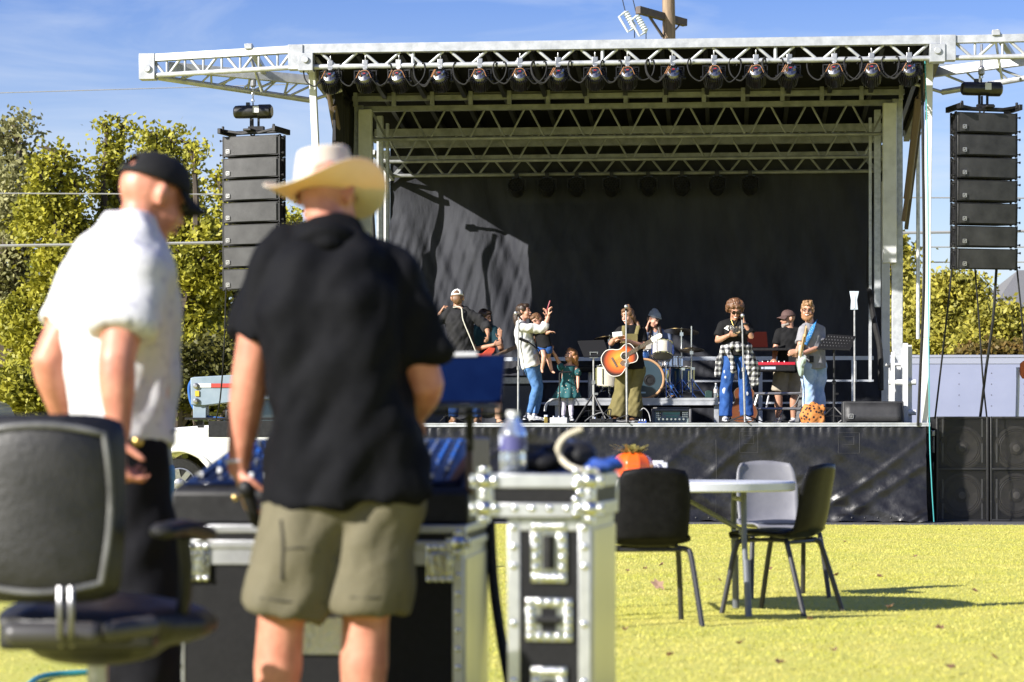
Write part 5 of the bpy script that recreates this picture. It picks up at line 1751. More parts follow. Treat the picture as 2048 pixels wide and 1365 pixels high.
for _ in range(150):
    while True:
        q = Vector((rnd.gauss(0, 1), rnd.gauss(0, 1), rnd.gauss(0, 1))).normalized()
        if q.z > -.45 and not (q.y < -.35 and q.z < .35):
            break
    m.ell(h + R @ Vector((q.x * .108, .03 + q.y * .112, .045 + q.z * .112)), [rnd.uniform(.018, .032)] * 3, nu=8, nv=5)
m.ell(h + R @ Vector((0, .035, .05)), (.10, .10, .098), R)
voxel(m, .008, 1, .01, .02).build('hair', mat('curly brown hair', (.075, .034, .018), .45, col2=(.20, .10, .05), scale=34, bump=.5, bscale=50), r)
m = MB()
for s in (-1, 1):
    m.tube([h + R @ Vector((s * .032 + .024 * math.cos(t), -.098, .010 + .018 * math.sin(t))) for t in [6.283 * i / 12 for i in range(12)]], .004, 5, closed=True)
    m.ell(h + R @ Vector((s * .032, -.097, .010)), (.026, .006, .019), R); m.tube([h + R @ Vector((s * .056, -.095, .016)), h + R @ Vector((s * .082, .01, .02))], .004, 5)
m.tube([h + R @ Vector((-.012, -.10, .014)), h + R @ Vector((.012, -.10, .014))], .004, 5)
m.build('sunglasses', mat('dark sunglasses', (.02, .012, .01), .15), r)
# flannel shirt knotted round the waist
M_PLAID = plaid('grey plaid flannel', (.60, .60, .58), (.20, .20, .21), (.012, .012, .016), 4.2)
m = MB()
m.tube([J['hip'] + Vector((.175 * math.cos(t), .125 * math.sin(t), .13 + .02 * math.sin(t * 3))) for t in [6.283 * i / 24 for i in range(24)]], .035, 8, closed=True)
def tail(p0, p1, p2, w0, w1):
    m.tube(curve([P(*p0), P(*p1), P(*p2)], 6), [w0 + (w1 - w0) * i / 12 for i in range(13)], 10, r2=.014, side=Vector((1, .2, 0)), round_cap=True)
tail((1455, 700, Y - .14), (1464, 720, Y - .16), (1468, 741, Y - .15), .03, .038)
tail((1444, 702, Y - .05), (1437, 725, Y - .06), (1434, 748, Y - .04), .04, .045)
tail((1490, 700, Y - .10), (1500, 730, Y - .11), (1508, 762, Y - .08), .045, .075)
tail((1495, 700, Y + .05), (1505, 725, Y + .06), (1512, 748, Y + .08), .05, .07)
m.ell(P(1478, 697, Y - .15), (.05, .04, .04))
voxel(m, .009, 2, .03, .08).build('flannel_shirt', M_PLAID, r, smooth=180)
m = MB(); M_RIP = mat('frayed white denim', (.55, .58, .62), .9, col2=(.35, .40, .50), scale=60)
tr_ = next(c for c in r.children if c.name.startswith('trousers'))
for px, py, a, b in ((1446, 724, .018, .035), (1449, 744, .014, .025), (1451, 755, .016, .02), (1449, 782, .032, .045), (1494, 788, .022, .03)):
    c = surface_at(tr_, px, py, 0.0)
    if c:
        m.ell(c, (a, .006, b), nu=8, nv=6)
m.split('denim_rip', M_RIP, r)
m = MB(); m.tube(curve([P(1462, 640, Y - .085), P(1468, 652, Y - .13), P(1474, 640, Y - .085)], 6), .004, 5); m.build('necklace', mat('gold', (.55, .38, .12), .3, 1.0), r)
m = MB(); m.tube([P(1491, 648, Y - .08) + Vector((.034 * math.cos(t), .034 * math.sin(t), 0)) for t in [6.283 * i / 14 for i in range(14)]], .014, 6, closed=True); m.build('watch', M_BLKPL, r)
m = MB()
so_ = J['shirt_obj']
for tx, px, sz in (('YES', 1461, .075), ('ED', 1484, .065)):
    vs, fs = text_mesh(tx, sz)
    pts = []
    for q in vs:
        c = P(px, 656, Y) + Vector((q.x, 0, q.y))
        qx, qy = 1024 + c.x / c.y * F, HZ - (c.z - CAMH) / c.y * F
        pts.append(surface_at(so_, qx, qy, .004) or c)
    m.add(pts, fs)
ar_ = [surface_at(so_, px, py, .004) for px, py in ((1448, 657), (1457, 651), (1455, 657), (1458, 662))]
if all(ar_):
    m.add(ar_, [(0, 1, 2), (0, 2, 3)])
m.build('lettering', M_TEETH, r, smooth=0)
pm = MB(); pc = P(1475, 663, Y - .30); pm.box(pc, (.13, .06, .08)); pm.box(pc + Vector((0, 0, .05)), (.05, .05, .03)); pm.lathe([(0, 0), (.034, 0), (.036, .05), (.028, .055), (0, .045)], pc + Vector((.0, -.03, 0)), (0, -1, 0), 16)
single('camera', pm, mat('tan and black camera', (.03, .028, .026), .4, col2=(.30, .22, .12), scale=9, lo=.5, hi=.55), 'small tan and black camera held by the curly haired person', 'camera', bevel=.005)
# I: keyboard player
Y = YV(1578, 2.6)
r, J = person('person in brown cap, black tee and khaki shorts standing at the keyboard', Y, dict(
    hip=(1578, 735, 0), neck=(1581, 660, 0), head=(1576, 639, 0), shl=(1560, 667, 0), shr=(1601, 667, .02),
    ell=(1551, 698, -.06), wrl=(1548, 720, -.25), elr=(1607, 700, -.06), wrr=(1598, 724, -.25),
    kl=(1557, 790, -.02), kr=(1588, 790, 0), al=(1557, 840, 0), ar=(1587, 840, .02), tl=(1550, 846, -.2), tr=(1580, 847, -.2)),
    k=1.06, w=(1.05, 1.12, 1.1), yaw=-72, pitch=3, skin=SK3, face=True, hands=dict(l=(Dn * .4 + Fw, Dn, .4, -1), r=(Dn * .4 + Fw, Dn, .4, 1)),
    shirt=dict(mat=C_BLACK, sleeve=.75, drop=.15), trousers=dict(mat=C_KHAKI, len=.88, loose=.028, flare=.022, name='shorts'), shoes=M_SNEAK, vox=.009)
h = J['head']; R = J['R']
cap_hat(r, h, R, 1.06, cloth('brown cap cloth', (.085, .05, .045), (.12, .075, .07)))
m = MB(); m.tube([h + R @ Vector((-.05, -.03, -.07)), h + R @ Vector((0, -.085, -.085)), h + R @ Vector((.05, -.03, -.07))], [.02, .03, .02], 8, round_cap=True); m.ell(h + R @ Vector((0, -.08, -.10)), (.025, .025, .03), R)
voxel(m, .008, 2, .006, .02).build('beard', mat('grey beard', (.20, .17, .15), .8, col2=(.32, .29, .27), scale=60), r)
# J: bearded guitarist
Y = YV(1625, 1.1)
r, J = person('bearded person with glasses in grey polo and light jeans holding the pale green guitar', Y, dict(
    hip=(1628, 728, 0), neck=(1621, 651, 0), head=(1615, 622, -.03), shl=(1607, 662, -.09), shr=(1641, 660, .07), hipside=(.85, .5, 0), fwd=(-.5, -.85, 0),
    ell=(1600, 694, -.20), wrl=(1594, 702, -.34), elr=(1641, 694, -.05), wrr=(1604, 708, -.28),
    kl=(1618, 782, -.06), kr=(1636, 782, .05), al=(1617, 838, -.05), ar=(1638, 838, .08), tl=(1606, 845, -.22), tr=(1628, 845, -.12)),
    k=1.04, w=(1.04, 1.10, 1.06), yaw=-10, pitch=4, roll=2, skin=SK1, smile=True, brow=H_GINGER, hands=dict(l=(Lf + Dn * .3 + Fw * .3, Bk, .9, 1), r=(Lf + Dn * .1 + Fw * .2, Bk, .8, -1)),
    shirt=dict(mat=C_GREY, sleeve=.78, drop=.14, flare=.022, fold=.02), trousers=dict(mat=C_JEAN_L, len=1.97, loose=.02, flare=.022, fold=.026), shoes=M_SNEAK)
h = J['head']; R = J['R']
m = MB(); skull_cap(m, h, R, 1.02, 1.12)
rnd = random.Random(4)
for _ in range(30):
    m.ell(h + R @ Vector((rnd.uniform(-.06, .06), rnd.uniform(-.07, .04), .115 + rnd.uniform(-.01, .02))), [.02] * 3, nu=8, nv=5)
voxel(m, .008, 1, .014, .025).build('hair', mat('light brown hair', (.20, .105, .045), .5, col2=(.34, .20, .10), scale=40, bump=.5), r)
m = MB(); m.tube(curve([h + R @ Vector((-.068, -.015, -.03)), h + R @ Vector((-.05, -.055, -.085)), h + R @ Vector((0, -.085, -.11)), h + R @ Vector((.05, -.055, -.085)), h + R @ Vector((.068, -.015, -.03))], 5), [.016 + .02 * math.sin(3.14 * i / 20) for i in range(21)], 8, round_cap=True)
m.tube([h + R @ Vector((-.03, -.09, -.043)), h + R @ Vector((0, -.10, -.038)), h + R @ Vector((.03, -.09, -.043))], .009, 7, round_cap=True)
voxel(m, .007, 2, .008, .02).build('beard', mat('ginger beard', (.22, .10, .04), .7, col2=(.33, .17, .08), scale=60, bump=.5), r)
m = MB()
for s in (-1, 1):
    m.tube([h + R @ Vector((s * .032 + .024 * math.cos(t), -.100, .008 + .019 * math.sin(t))) for t in [6.283 * i / 14 for i in range(14)]], .0035, 5, closed=True)
    m.tube([h + R @ Vector((s * .056, -.098, .014)), h + R @ Vector((s * .082, .01, .015))], .0035, 5)
m.build('glasses', M_BLKPL, r)
m = MB(); m.tube(curve([P(1632, 642, Y + .02), P(1627, 652, Y - .12), P(1619, 672, Y - .19), P(1611, 690, Y - .22)], 6), .030, 8, r2=.008, side=Vector((.6, .2, .6))); m.build('guitar_strap', spotted('blue patterned strap', (.02, .16, .42), (.45, .6, .7), 60, .2), r)
m = MB(); m.box(P(1623, 719, Y - .155), (.06, .03, .09)); m.build('belt_pack', M_BLKPL, r, bevel=.006)

# ---------------------------------------------------------------- gear on the stage
M_CYM = mat('aged cymbal bronze', (.20, .14, .06), .35, 1.0, (.10, .075, .04), 12)
M_CREAM = mat('cream drum lacquer', (.58, .54, .45), .3, coat=.4, col2=(.50, .47, .40), scale=5)
M_DRUMBLUE = mat('blue sparkle lacquer', (.03, .14, .45), .25, .2, coat=.5, col2=(.02, .08, .30), scale=60)
M_HEAD = mat('drum head', (.42, .40, .36), .5, col2=(.36, .34, .31), scale=6)
def on(px, v, w=None):
    """point on the deck under pixel column px at stage depth v (world)"""
    p = SP(px, 840, v)
    return SV(p.x, v, DECK if w is None else w)
def tripod(m, c, h, spread, r=.012, hub=.35, n=3, a0=.5):
    for k in range(n):
        a = a0 + 6.283 * k / n
        e = c + Vector((math.cos(a) * spread, math.sin(a) * spread, .012))
        m.cyl(c + Vector((0, 0, hub)), e, r, 7)
        m.ell(e, (r * 1.6, r * 1.6, r * 1.2), nu=8, nv=5)
        m.cyl(c + Vector((0, 0, hub * .45)), c.lerp(e, .55) + Vector((0, 0, hub * .40)), r * .7, 6)

# riser
rz = DECK + .385
ra, rb = SP(1098, 800, 1.9).x, SP(1437, 800, 1.9).x
ris = thing('drum_riser', 'low drum riser with silver edge carrying the drum kit', 'drum riser', SV((ra + rb) / 2, 1.9, DECK), -TH)
m = MB(SM); m.bb(ra + .02, rb - .02, 1.93, 4.25, rz - .10, rz); m.build('platform', MATS['black stage plywood'], ris)
m = MB(SM); m.bb(ra, rb, 1.88, 1.93, rz - .10, rz + .004); m.bb(ra, rb, 1.872, 1.88, rz - .035, rz + .004); m.bb(ra, rb, 1.872, 1.88, rz - .10, rz - .085); m.build('edge_rail', M_ALU, ris)
for u in (ra + .12, rb - .03, (ra + rb) / 2):
    for v in (1.98, 4.1):
        m = MB(SM); m.bb(u - .035, u + .035, v - .035, v + .035, DECK, rz - .10); m.build('leg', M_ALU, ris)

def drum(name, label, c, ax, R, L, mt, rim, group='drums of the kit', head=M_HEAD, lugs=8):
    b = Vector(c) - Vector((0, 0, R))
    root = thing(name, label, 'drum', b, 0, group)
    ax = Vector(ax).normalized()
    m = MB(); m.lathe([(R * .97, -L / 2), (R * .97, L / 2)], c, ax, 32); sh = m.build('shell', mt, root)
    for s in (-1, 1):
        m = MB(); m.lathe([(R * .955, s * (L / 2 + .002)), (R * .9, s * (L / 2 + .004)), (0, s * (L / 2 + .005))][::(1 if s < 0 else 1)], c, ax, 32); m.build('head', head, root)
        m = MB(); m.tube([Vector(c) + ax * (s * L / 2) + frame_of(ax)[0] * (R * math.cos(t)) + frame_of(ax)[1] * (R * math.sin(t)) for t in [6.283 * i / 36 for i in range(36)]], .012 if R < .2 else .018, 7, closed=True); m.build('hoop', rim, root)
    m = MB()
    a, q = frame_of(ax)
    for k in range(lugs):
        t = 6.283 * k / lugs
        d = a * math.cos(t) + q * math.sin(t)
        m.beam(Vector(c) + d * R * 1.0 - ax * L * .38, Vector(c) + d * R * 1.0 + ax * L * .38, .018, .026, up=d)
    m.split('lug', M_CHROME, root)
    return root
nf = SM.to_3x3() @ Vector((0, -1, 0))
M_HOOPW = mat('natural wood hoop', (.50, .30, .16), .4, col2=(.42, .24, .12), scale=10)
Yb = YV(1290, 2.2)
cb = P(1289, 759, Yb); cb.z = rz + .285
bd = drum('bass_drum', 'large dark headed bass drum with wood hoops facing the field', cb, nf, .285, .40, M_CREAM, M_HOOPW, head=mat('dark drum head', (.028, .05, .066), .3, col2=(.035, .06, .08), scale=3))
m = MB(); m.lathe([(.085, .208), (.085, .213), (0, .214)], cb + Vector((.08, 0, -.02)), nf, 24); m.tube([cb + nf * .215 + Vector((.08 + .055 * math.cos(t), 0, -.02 + .055 * math.sin(t))) for t in [6.283 * i / 20 for i in range(20)]], .006, 5, closed=True); m.build('head_port', M_BLACK, bd)
m = MB(); m.box(cb + nf * .213 + Vector((-.05, 0, -.20)), (.15, .006, .022)); m.build('lettering_strip', mat('pale blue print', (.35, .5, .6), .5), bd)
m = MB()
for s in (-1, 1):
    m.cyl(cb + Vector((s * .26, 0, -.08)) + nf * .1, cb + Vector((s * .40, 0, -.275)) + nf * .22, .012, 7)
m.split('spur', M_CHROME, bd)
ct_ = P(1325, 700, Yb - .05)
drum('rack_tom', 'cream rack tom mounted above the bass drum', ct_, nf * .42 + Vector((0, 0, -1)), .148, .20, M_CREAM, M_CHROME, lugs=6)
drum('rack_tom', 'blue tom half hidden behind the olive trousers', P(1290, 705, Yb + .35), nf * .5 + Vector((0, 0, 1)), .15, .2, M_DRUMBLUE, M_CHROME, lugs=6)
drum('snare_drum', 'chrome snare drum lying flat beside the rack tom', P(1340, 725, Yb + .3), (0, .05, 1), .175, .14, mat('chrome shell', (.6, .6, .62), .15, 1.0), M_CHROME, lugs=10)
drum('floor_tom', 'blue floor tom standing behind the cymbal stand', P(1362, 758, Yb + .75), (0, -.1, 1), .19, .34, M_DRUMBLUE, M_CHROME, lugs=6)
drum('floor_tom', 'cream floor tom behind the olive trousers left of the bass drum', P(1217, 752, Yb + .6), (0, -.08, 1), .18, .30, M_CREAM, M_CHROME, lugs=6)
def cymbal(label, px, py, v, R, tilt, pole_px=None, top=0):
    c = SW(px, py, v)
    b = Vector((c.x, c.y, rz))
    root = thing('cymbal_stand', label, 'cymbal', b, 0, 'cymbals of the kit')
    ax = Matrix.Rotation(math.radians(tilt), 3, 'Y') @ Matrix.Rotation(math.radians(-8), 3, 'X') @ Vector((0, 0, 1))
    m = MB(); m.lathe([(0, .030), (.03, .028), (.05, .012), (R * .6, .004), (R, -.014), (R, -.017), (R * .6, .0), (.05, .006), (0, .02)], c, ax, 40); m.build('cymbal', M_CYM, root, smooth=60)
    m = MB(); m.cyl(c + Vector((0, 0, .04 + top)), b + Vector((0, 0, .1)), .012, 8); m.cyl(b + Vector((0, 0, .45)), b + Vector((0, 0, .1)), .017, 8); m.box(c + Vector((0, 0, -.05)), (.05, .04, .05)); m.box(b + Vector((.02, 0, .45)), (.06, .03, .04))
    tripod(m, b, 0, .26, .011, .30); m.build('stand', M_CHROME, root)
cymbal('bronze ride cymbal on a tall silver stand right of the drum kit', 1363, 662, 2.7, .26, 4)
cymbal('dark hi hat cymbal on the rightmost stand of the kit', 1383, 699, 2.5, .19, 0, top=.30)
cymbal('bronze crash cymbal showing left of the guitar player hands', 1219, 676, 2.9, .24, -4)
# drum pedals and clutter of small hardware
m = MB()
for px, v in ((1331, 2.1), (1339, 2.4)):
    b = on(px, v, rz)
    m.cyl(b + Vector((0, 0, .05)), b + Vector((0, 0, .48)), .014, 7); tripod(m, b, 0, .2, .010, .26)
single('snare_stand', m, M_CHROME, 'small chrome snare stand on the riser in front of the pedals', 'drum stand')
def mic_stand(label, px, py, v, base='tripod', boom=None, r=.012, mtl=None, z0=None, hd=True):
    t = SW(px, py, v)
    b = on(px + (0 if not boom else boom), v, z0)
    root = thing('microphone_stand', label, 'microphone stand', b, 0)
    m = MB()
    m.tube([b + Vector((0, 0, .02)), b.lerp(t, .52)], r * 1.15, 8); m.tube([b.lerp(t, .5), t], r * .8, 8)
    m.lathe([(r, -.03), (r * 1.8, -.025), (r * 1.8, .025), (r, .03)], b.lerp(t, .52), n=10)
    m.build('pole', mtl or M_STEEL, root)
    m = MB()
    if base == 'tripod':
        tripod(m, b, 0, .33, .009, .12)
    else:
        m.lathe([(0, 0), (.13, 0), (.13, .012), (.03, .03), (0, .03)], b, n=20)
    m.build('base', M_BLACK, root)
    if hd:
        m = MB(); d = Vector((-.35, -.5, .35)).normalized() if px < 1200 else Vector((0, -.7, .5)).normalized()
        q = t + Vector((0, 0, .01))
        m.tube([q - d * .10, q + d * .05], [.011, .018], 8); mc = m.build('microphone', M_BLACK, root)
        m = MB(); m.ell(q + d * .075, (.027, .027, .030)); m.build('grille', mat('silver mic mesh', (.5, .5, .5), .4, .8), mc)
    return root
mic_stand('silver microphone stand beside the person in the off white sweatshirt', 1037, 634, .35, boom=-1)
mic_stand('grey blue microphone stand in front of the sunburst guitar', 1252, 622, .25, boom=2, r=.015)
mic_stand('microphone stand crossing the plaid shirt of the curly haired person', 1484, 640, .25, boom=6, r=.014)
rt = mic_stand('low black gooseneck microphone stand beside the little girl', 1119, 752, .45, hd=False, base='disc', mtl=M_BLACK)
m = MB(); t = SW(1119, 752, .45); m.tube(curve([t, t + Vector((.01, 0, .04)), t + Vector((.06, 0, .05)), t + Vector((.17, 0, .055))], 5), .012, 7); m.build('gooseneck', M_BLACK, rt)
def music_stand(label, px, v, desk, tilt=0, perf=False):
    """desk: the four corner pixels of the tray, clockwise from top left"""
    c = SW(sum(q[0] for q in desk) / 4, sum(q[1] for q in desk) / 4, v)
    b = on(px, v)
    root = thing('music_stand', label, 'music stand', b, 0)
    pts = [SW(q[0], q[1], v + (.10 if i < 2 else -.05)) for i, q in enumerate(desk)]
    m = MB()
    n = ((pts[1] - pts[0]).cross(pts[3] - pts[0])).normalized() * .006
    m.add([p + n for p in pts] + [p - n for p in pts], [(0, 1, 2, 3), (7, 6, 5, 4), (0, 4, 5, 1), (1, 5, 6, 2), (2, 6, 7, 3), (3, 7, 4, 0)])
    if perf:
        f = pts[1] - pts[0]; g = pts[3] - pts[0]
        m.beam(pts[3], pts[2], .05, .02); 
    else:
        m.beam(pts[0], pts[1], .012, .012)
    dk = m.build('desk', mat('satin black tray', (.010, .010, .011), .45, spec=.25), root)
    m = MB()
    if perf:
        for i in range(9):
            for j in range(4):
                q = pts[0] + f * (.08 + .105 * i) + g * (.15 + .2 * j)
                m.ell(q + Vector((0, -.008, 0)), (.008, .004, .012), nu=6, nv=4)
        m.build('perforation', mat('pale hole', (.07, .07, .075), .5), dk)
    else:
        q = c + Vector((0, -.03, -.05)); m.box(q, (.12, .015, .012)); m.box(q + Vector((0, 0, -.07)), (.12, .02, .02)); m.box(q + Vector((-.05, 0, -.035)), (.012, .015, .06)); m.box(q + Vector((.05, 0, -.035)), (.012, .015, .06)); m.build('clip', M_STEEL, root)
    m = MB(); m.cyl(Vector((b.x, b.y, DECK + .03)), Vector((b.x, c.y, c.z - .05)), .014, 8); m.cyl(Vector((b.x, b.y, DECK + .03)), Vector((b.x, b.y, DECK + .55)), .019, 8); m.box((b.x, b.y, DECK + .58), (.05, .05, .05)); m.box((b.x + .03, b.y, DECK + .42), (.06, .04, .03))
    m.build('pole', M_STEEL if not perf else M_BLACK, root)
    m = MB(); tripod(m, Vector((b.x, b.y, DECK)), 0, .27, .014, .42 if not perf else .24, a0=3.4); m.build('tripod', M_BLACK, root)
music_stand('black music stand with solid tray left of the sunburst guitar', 1187, .6, [(1155, 683), (1208, 681), (1219, 713), (1168, 715)])
music_stand('black perforated music stand beside the bearded guitarist', 1668, .9, [(1656, 669), (1712, 673), (1700, 700), (1633, 698)], perf=True)

# guitars
def guitar_body(T, pts, th):
    m = MB(T)
    m.prism(pts, ((0, 0, 0), (1, 0, 0), (0, 0, 1)), th)
    return m
def outline(tab, n=6):
    """half outline (x along the neck, half width) mirrored and smoothed"""
    top = [Vector((x, y, 0)) for x, y in tab]
    sm_ = curve(top, n)
    return [(p.x, p.y) for p in sm_] + [(p.x, -p.y) for p in reversed(sm_[1:-1])]
def sunburst():
    m = mat('sunburst lacquer', (.75, .22, .02), .22, coat=.5)
    t = m.node_tree; b = t.nodes['Principled BSDF']
    tcn = next(n for n in t.nodes if n.type == 'TEX_COORD')
    mp_ = t.nodes.new('ShaderNodeMapping'); mp_.inputs['Location'].default_value = (0.02, 0, 0); mp_.inputs['Scale'].default_value = (4.3, 0.0, 5.0)
    t.links.new(tcn.outputs['Object'], mp_.inputs['Vector'])
    ln = t.nodes.new('ShaderNodeVectorMath'); ln.operation = 'LENGTH'
    t.links.new(mp_.outputs['Vector'], ln.inputs[0])
    c = t.nodes.new('ShaderNodeValToRGB')
    e = c.color_ramp.elements
    e[0].position = .25; e[0].color = (.80, .30, .03, 1); e[1].position = 1.0; e[1].color = (.03, .008, .006, 1)
    q = e.new(.72); q.color = (.60, .09, .012, 1)
    t.links.new(ln.outputs['Value'], c.inputs['Fac']); t.links.new(c.outputs['Color'], b.inputs['Base Color'])
    return m
M_ROSE = mat('rosewood', (.11, .065, .042), .5, col2=(.16, .10, .065), scale=20, stretch=(.3, 3, 3))
M_MAPLE = mat('pale maple', (.52, .38, .22), .4, col2=(.45, .31, .17), scale=14, stretch=(.4, 3, 3))
AC = [(-.245, 0), (-.24, .08), (-.20, .155), (-.11, .195), (-.03, .172), (.03, .132), (.08, .118), (.14, .135), (.19, .138), (.235, .10), (.25, .03), (.25, 0)]
def acoustic(label, gc, a, yaw_, top_mat, face_only=False, name='acoustic_guitar'):
    T = Matrix.Translation(gc) @ Matrix.Rotation(math.radians(yaw_), 4, 'Z') @ Matrix.Rotation(-math.radians(a), 4, 'Y')
    root = thing(name, label, 'guitar', gc)
    root.rotation_euler = T.to_euler(); FRAME[root.name] = T
    pts = outline(AC)
    m = guitar_body(T, pts, .10); bo = m.build('body', mat('dark guitar sides', (.05, .02, .012), .3, coat=.4), root)
    m = MB(T); m.prism([(x * .985, y * .985) for x, y in pts], ((0, -.052, 0), (1, 0, 0), (0, 0, 1)), .004); m.build('soundboard', top_mat, root)
    m = MB(T); m.tube([(x, -.051, y) for x, y in pts], .006, 6, closed=True); m.build('binding', M_ROSE if face_only else M_TEETH, bo)
    m = MB(T); m.lathe([(.048, .0), (.048, .003), (0, .003)], (.085, -.054, 0), (0, -1, 0), 24); m.build('sound_hole', M_BLACK, root)
    m = MB(T); m.tube([(.085 + .056 * math.cos(t), -.056, .056 * math.sin(t)) for t in [6.283 * i / 28 for i in range(28)]], .005, 5, closed=True); m.build('rosette', M_TEETH, root)
    m = MB(T); m.prism([(.02, -.03), (.06, -.055), (.10, -.062), (.10, -.115), (.04, -.125), (-.02, -.10), (-.03, -.05)], ((0, -.055, 0), (1, 0, 0), (0, 0, 1)), .003); m.build('pickguard', M_ROSE, root)
    m = MB(T); m.box((-.085, -.058, 0), (.028, .010, .15)); m.box((-.08, -.064, 0), (.006, .008, .07)); m.build('bridge', M_ROSE, root)
    m = MB(T); m.box((.30, -.058, 0), (.42, .012, .054)); m.box((.38, -.045, 0), (.28, .025, .05)); m.build('neck', M_ROSE, root)
    m = MB(T)
    for k in range(15):
        m.box((.16 + .345 * (1 - .944 ** (14 - k)) / (1 - .944 ** 14), -.0655, 0), (.003, .003, .054))
    m.build('fret', M_STEEL, root)
    m = MB(T)
    for k in range(6):
        z = -.02 + .008 * k
        m.tube([(-.08, -.069, z * 1.3), (.51, -.068, z)], .0012, 4)
    m.build('strings', M_CHROME, root)
    m = MB(T); m.prism([(.51, -.028), (.53, -.038), (.66, -.032), (.68, 0), (.66, .032), (.53, .038), (.51, .028)], ((0, -.052, 0), (1, 0, 0), (0, 0, 1)), .018); hd = m.build('headstock', M_TEETH if not face_only else M_ROSE, root)
    m = MB(T)
    for k in range(3):
        for s in (-1, 1):
            m.box((.545 + .042 * k, -.052, s * .048), (.014, .010, .026)); m.lathe([(.005, 0), (.005, .012)], (.545 + .042 * k, -.062, s * .022), (0, -1, 0), 8)
    m.split('tuner', M_STEEL, hd)
    return root
Yg = YV(1250, .7) - .22
gp = P(1240, 719, Yg)
acoustic('sunburst acoustic guitar with white headstock slung across the laughing person', gp, 30, -8, sunburst())
p0 = P(1487, 818, YV(1487, 1.5))
acoustic('brown acoustic guitar on a floor stand behind the ripped jeans', p0 + Vector((0, 0, .05)), 88, 0, mat('brown soundboard', (.17, .055, .02), .35, col2=(.13, .04, .015), scale=6), True)
m = MB(); b = on(1487, 1.65); tripod(m, b, 0, .25, .012, .5); m.cyl(b + Vector((0, 0, .3)), b + Vector((0, 0, .85)), .014, 8); m.box(b + Vector((0, -.15, .12)), (.26, .1, .02))
single('guitar_stand', m, M_BLACK, 'black guitar stand behind the ripped jeans', 'guitar stand')
# pale green electric guitar, seen almost edge on
Ye = YV(1612, 1.1) - .36
ex_ = Vector((.03, -.80, .60)).normalized(); ey_ = Vector((.97, .22, 0)); ey_ = (ey_ - ex_ * ey_.dot(ex_)).normalized(); ez_ = ex_.cross(ey_)
T = Matrix.Translation(P(1602, 722, Ye)) @ Matrix((ex_, ey_, ez_)).transposed().to_4x4()
eg = thing('electric_guitar', 'pale green electric guitar held edge on by the bearded person', 'guitar', P(1602, 722, Ye))
eg.rotation_euler = T.to_euler(); FRAME[eg.name] = T
m = MB(T); m.prism(outline([(-.21, 0), (-.205, .09), (-.15, .155), (-.06, .14), (.0, .115), (.06, .13), (.14, .15), (.20, .12), (.17, .06), (.13, .04), (.12, 0)]), ((0, 0, 0), (1, 0, 0), (0, 0, 1)), .045)
m.build('body', mat('seafoam lacquer', (.40, .50, .45), .3, coat=.3), eg, bevel=.008)
m = MB(T); m.prism([(-.12, -.08), (.08, -.06), (.10, .05), (-.02, .06), (-.12, .02)], ((0, -.025, 0), (1, 0, 0), (0, 0, 1)), .004); m.build('pickguard', M_TEETH, eg)
m = MB(T); m.box((.33, -.022, 0), (.46, .028, .050)); m.build('neck', M_MAPLE, eg)
m = MB(T); m.prism([(.55, -.025), (.58, -.03), (.72, -.01), (.73, .03), (.70, .05), (.56, .03)], ((0, -.014, 0), (1, 0, 0), (0, 0, 1)), .015); hd = m.build('headstock', M_MAPLE, eg)
m = MB(T)
for k in range(6):
    m.box((.58 + .025 * k, -.014, .055), (.01, .01, .024))
m.split('tuner', M_STEEL, hd)
m = MB(T)
for k in range(3):
    m.box((-.05 + .05 * k, -.030, 0), (.02, .012, .075))
m.split('pickup', M_TEETH, eg)
# red bass behind the capped guitarist
Yr = YV(985, 1.7) - .22
T = Matrix.Translation(P(970, 722, Yr)) @ Matrix.Rotation(-math.radians(24), 4, 'Y')
bg_ = thing('bass_guitar', 'red bass guitar with a long dark neck pointing right', 'guitar', P(970, 722, Yr))
bg_.rotation_euler = T.to_euler(); FRAME[bg_.name] = T
m = MB(T); m.prism(outline([(-.21, 0), (-.205, .09), (-.15, .155), (-.06, .14), (.0, .115), (.06, .13), (.16, .15), (.21, .11), (.17, .06), (.13, .04), (.12, 0)]), ((0, 0, 0), (1, 0, 0), (0, 0, 1)), .045); m.build('body', mat('red lacquer', (.45, .05, .02), .25, coat=.4), bg_, bevel=.008)
m = MB(T); m.box((.42, -.022, 0), (.62, .028, .055)); m.prism([(.73, -.03), (.88, -.02), (.9, .05), (.74, .03)], ((0, -.014, 0), (1, 0, 0), (0, 0, 1)), .02); m.build('neck', M_ROSE, bg_)
# bass seen behind: electric guitar of the capped man is hidden by his body

# keyboard, its stand, the laptop tier
vk = 2.2
kl, kr = SP(1506, 735, vk), SP(1590, 735, vk)
kc = SM @ ((kl + kr) / 2)
kb = thing('keyboard', 'red and black stage keyboard in front of the person in khaki shorts', 'keyboard', kc, -TH)
T = FRAME[kb.name]
L = (kr - kl).length
m = MB(T); m.box((0, 0, -.02), (L, .32, .09)); m.build('body', M_BLKPL, kb, bevel=.01)
m = MB(T); m.box((0, -.03, .048), (L * 1.01, .25, .045)); m.build('top_panel', mat('red keyboard panel', (.42, .012, .03), .35, coat=.3), kb, bevel=.006)
m = MB(T)
for k in range(7):
    m.lathe([(.012, 0), (.010, .02), (0, .02)], (-L * .4 + L * .13 * k, -.02, .07), n=8)
m.split('knob', M_STEEL, kb)
m = MB(T); m.box((-.06, -.163, -.015), (.16, .006, .035)); m.box((-.17, -.163, -.015), (.035, .006, .03)); m.build('rear_lettering', mat('pale print', (.42, .48, .6), .5), kb)
m = MB(T); m.box((0, .14, .03), (L * .9, .10, .02)); m.build('keys', M_TEETH, kb)
ks = thing('keyboard_stand', 'silver and black folding stand under the keyboard', 'keyboard stand', on(1555, vk), -TH)
m = MB(SM)
S2 = lambda px, py, v: SP(px, py, v)
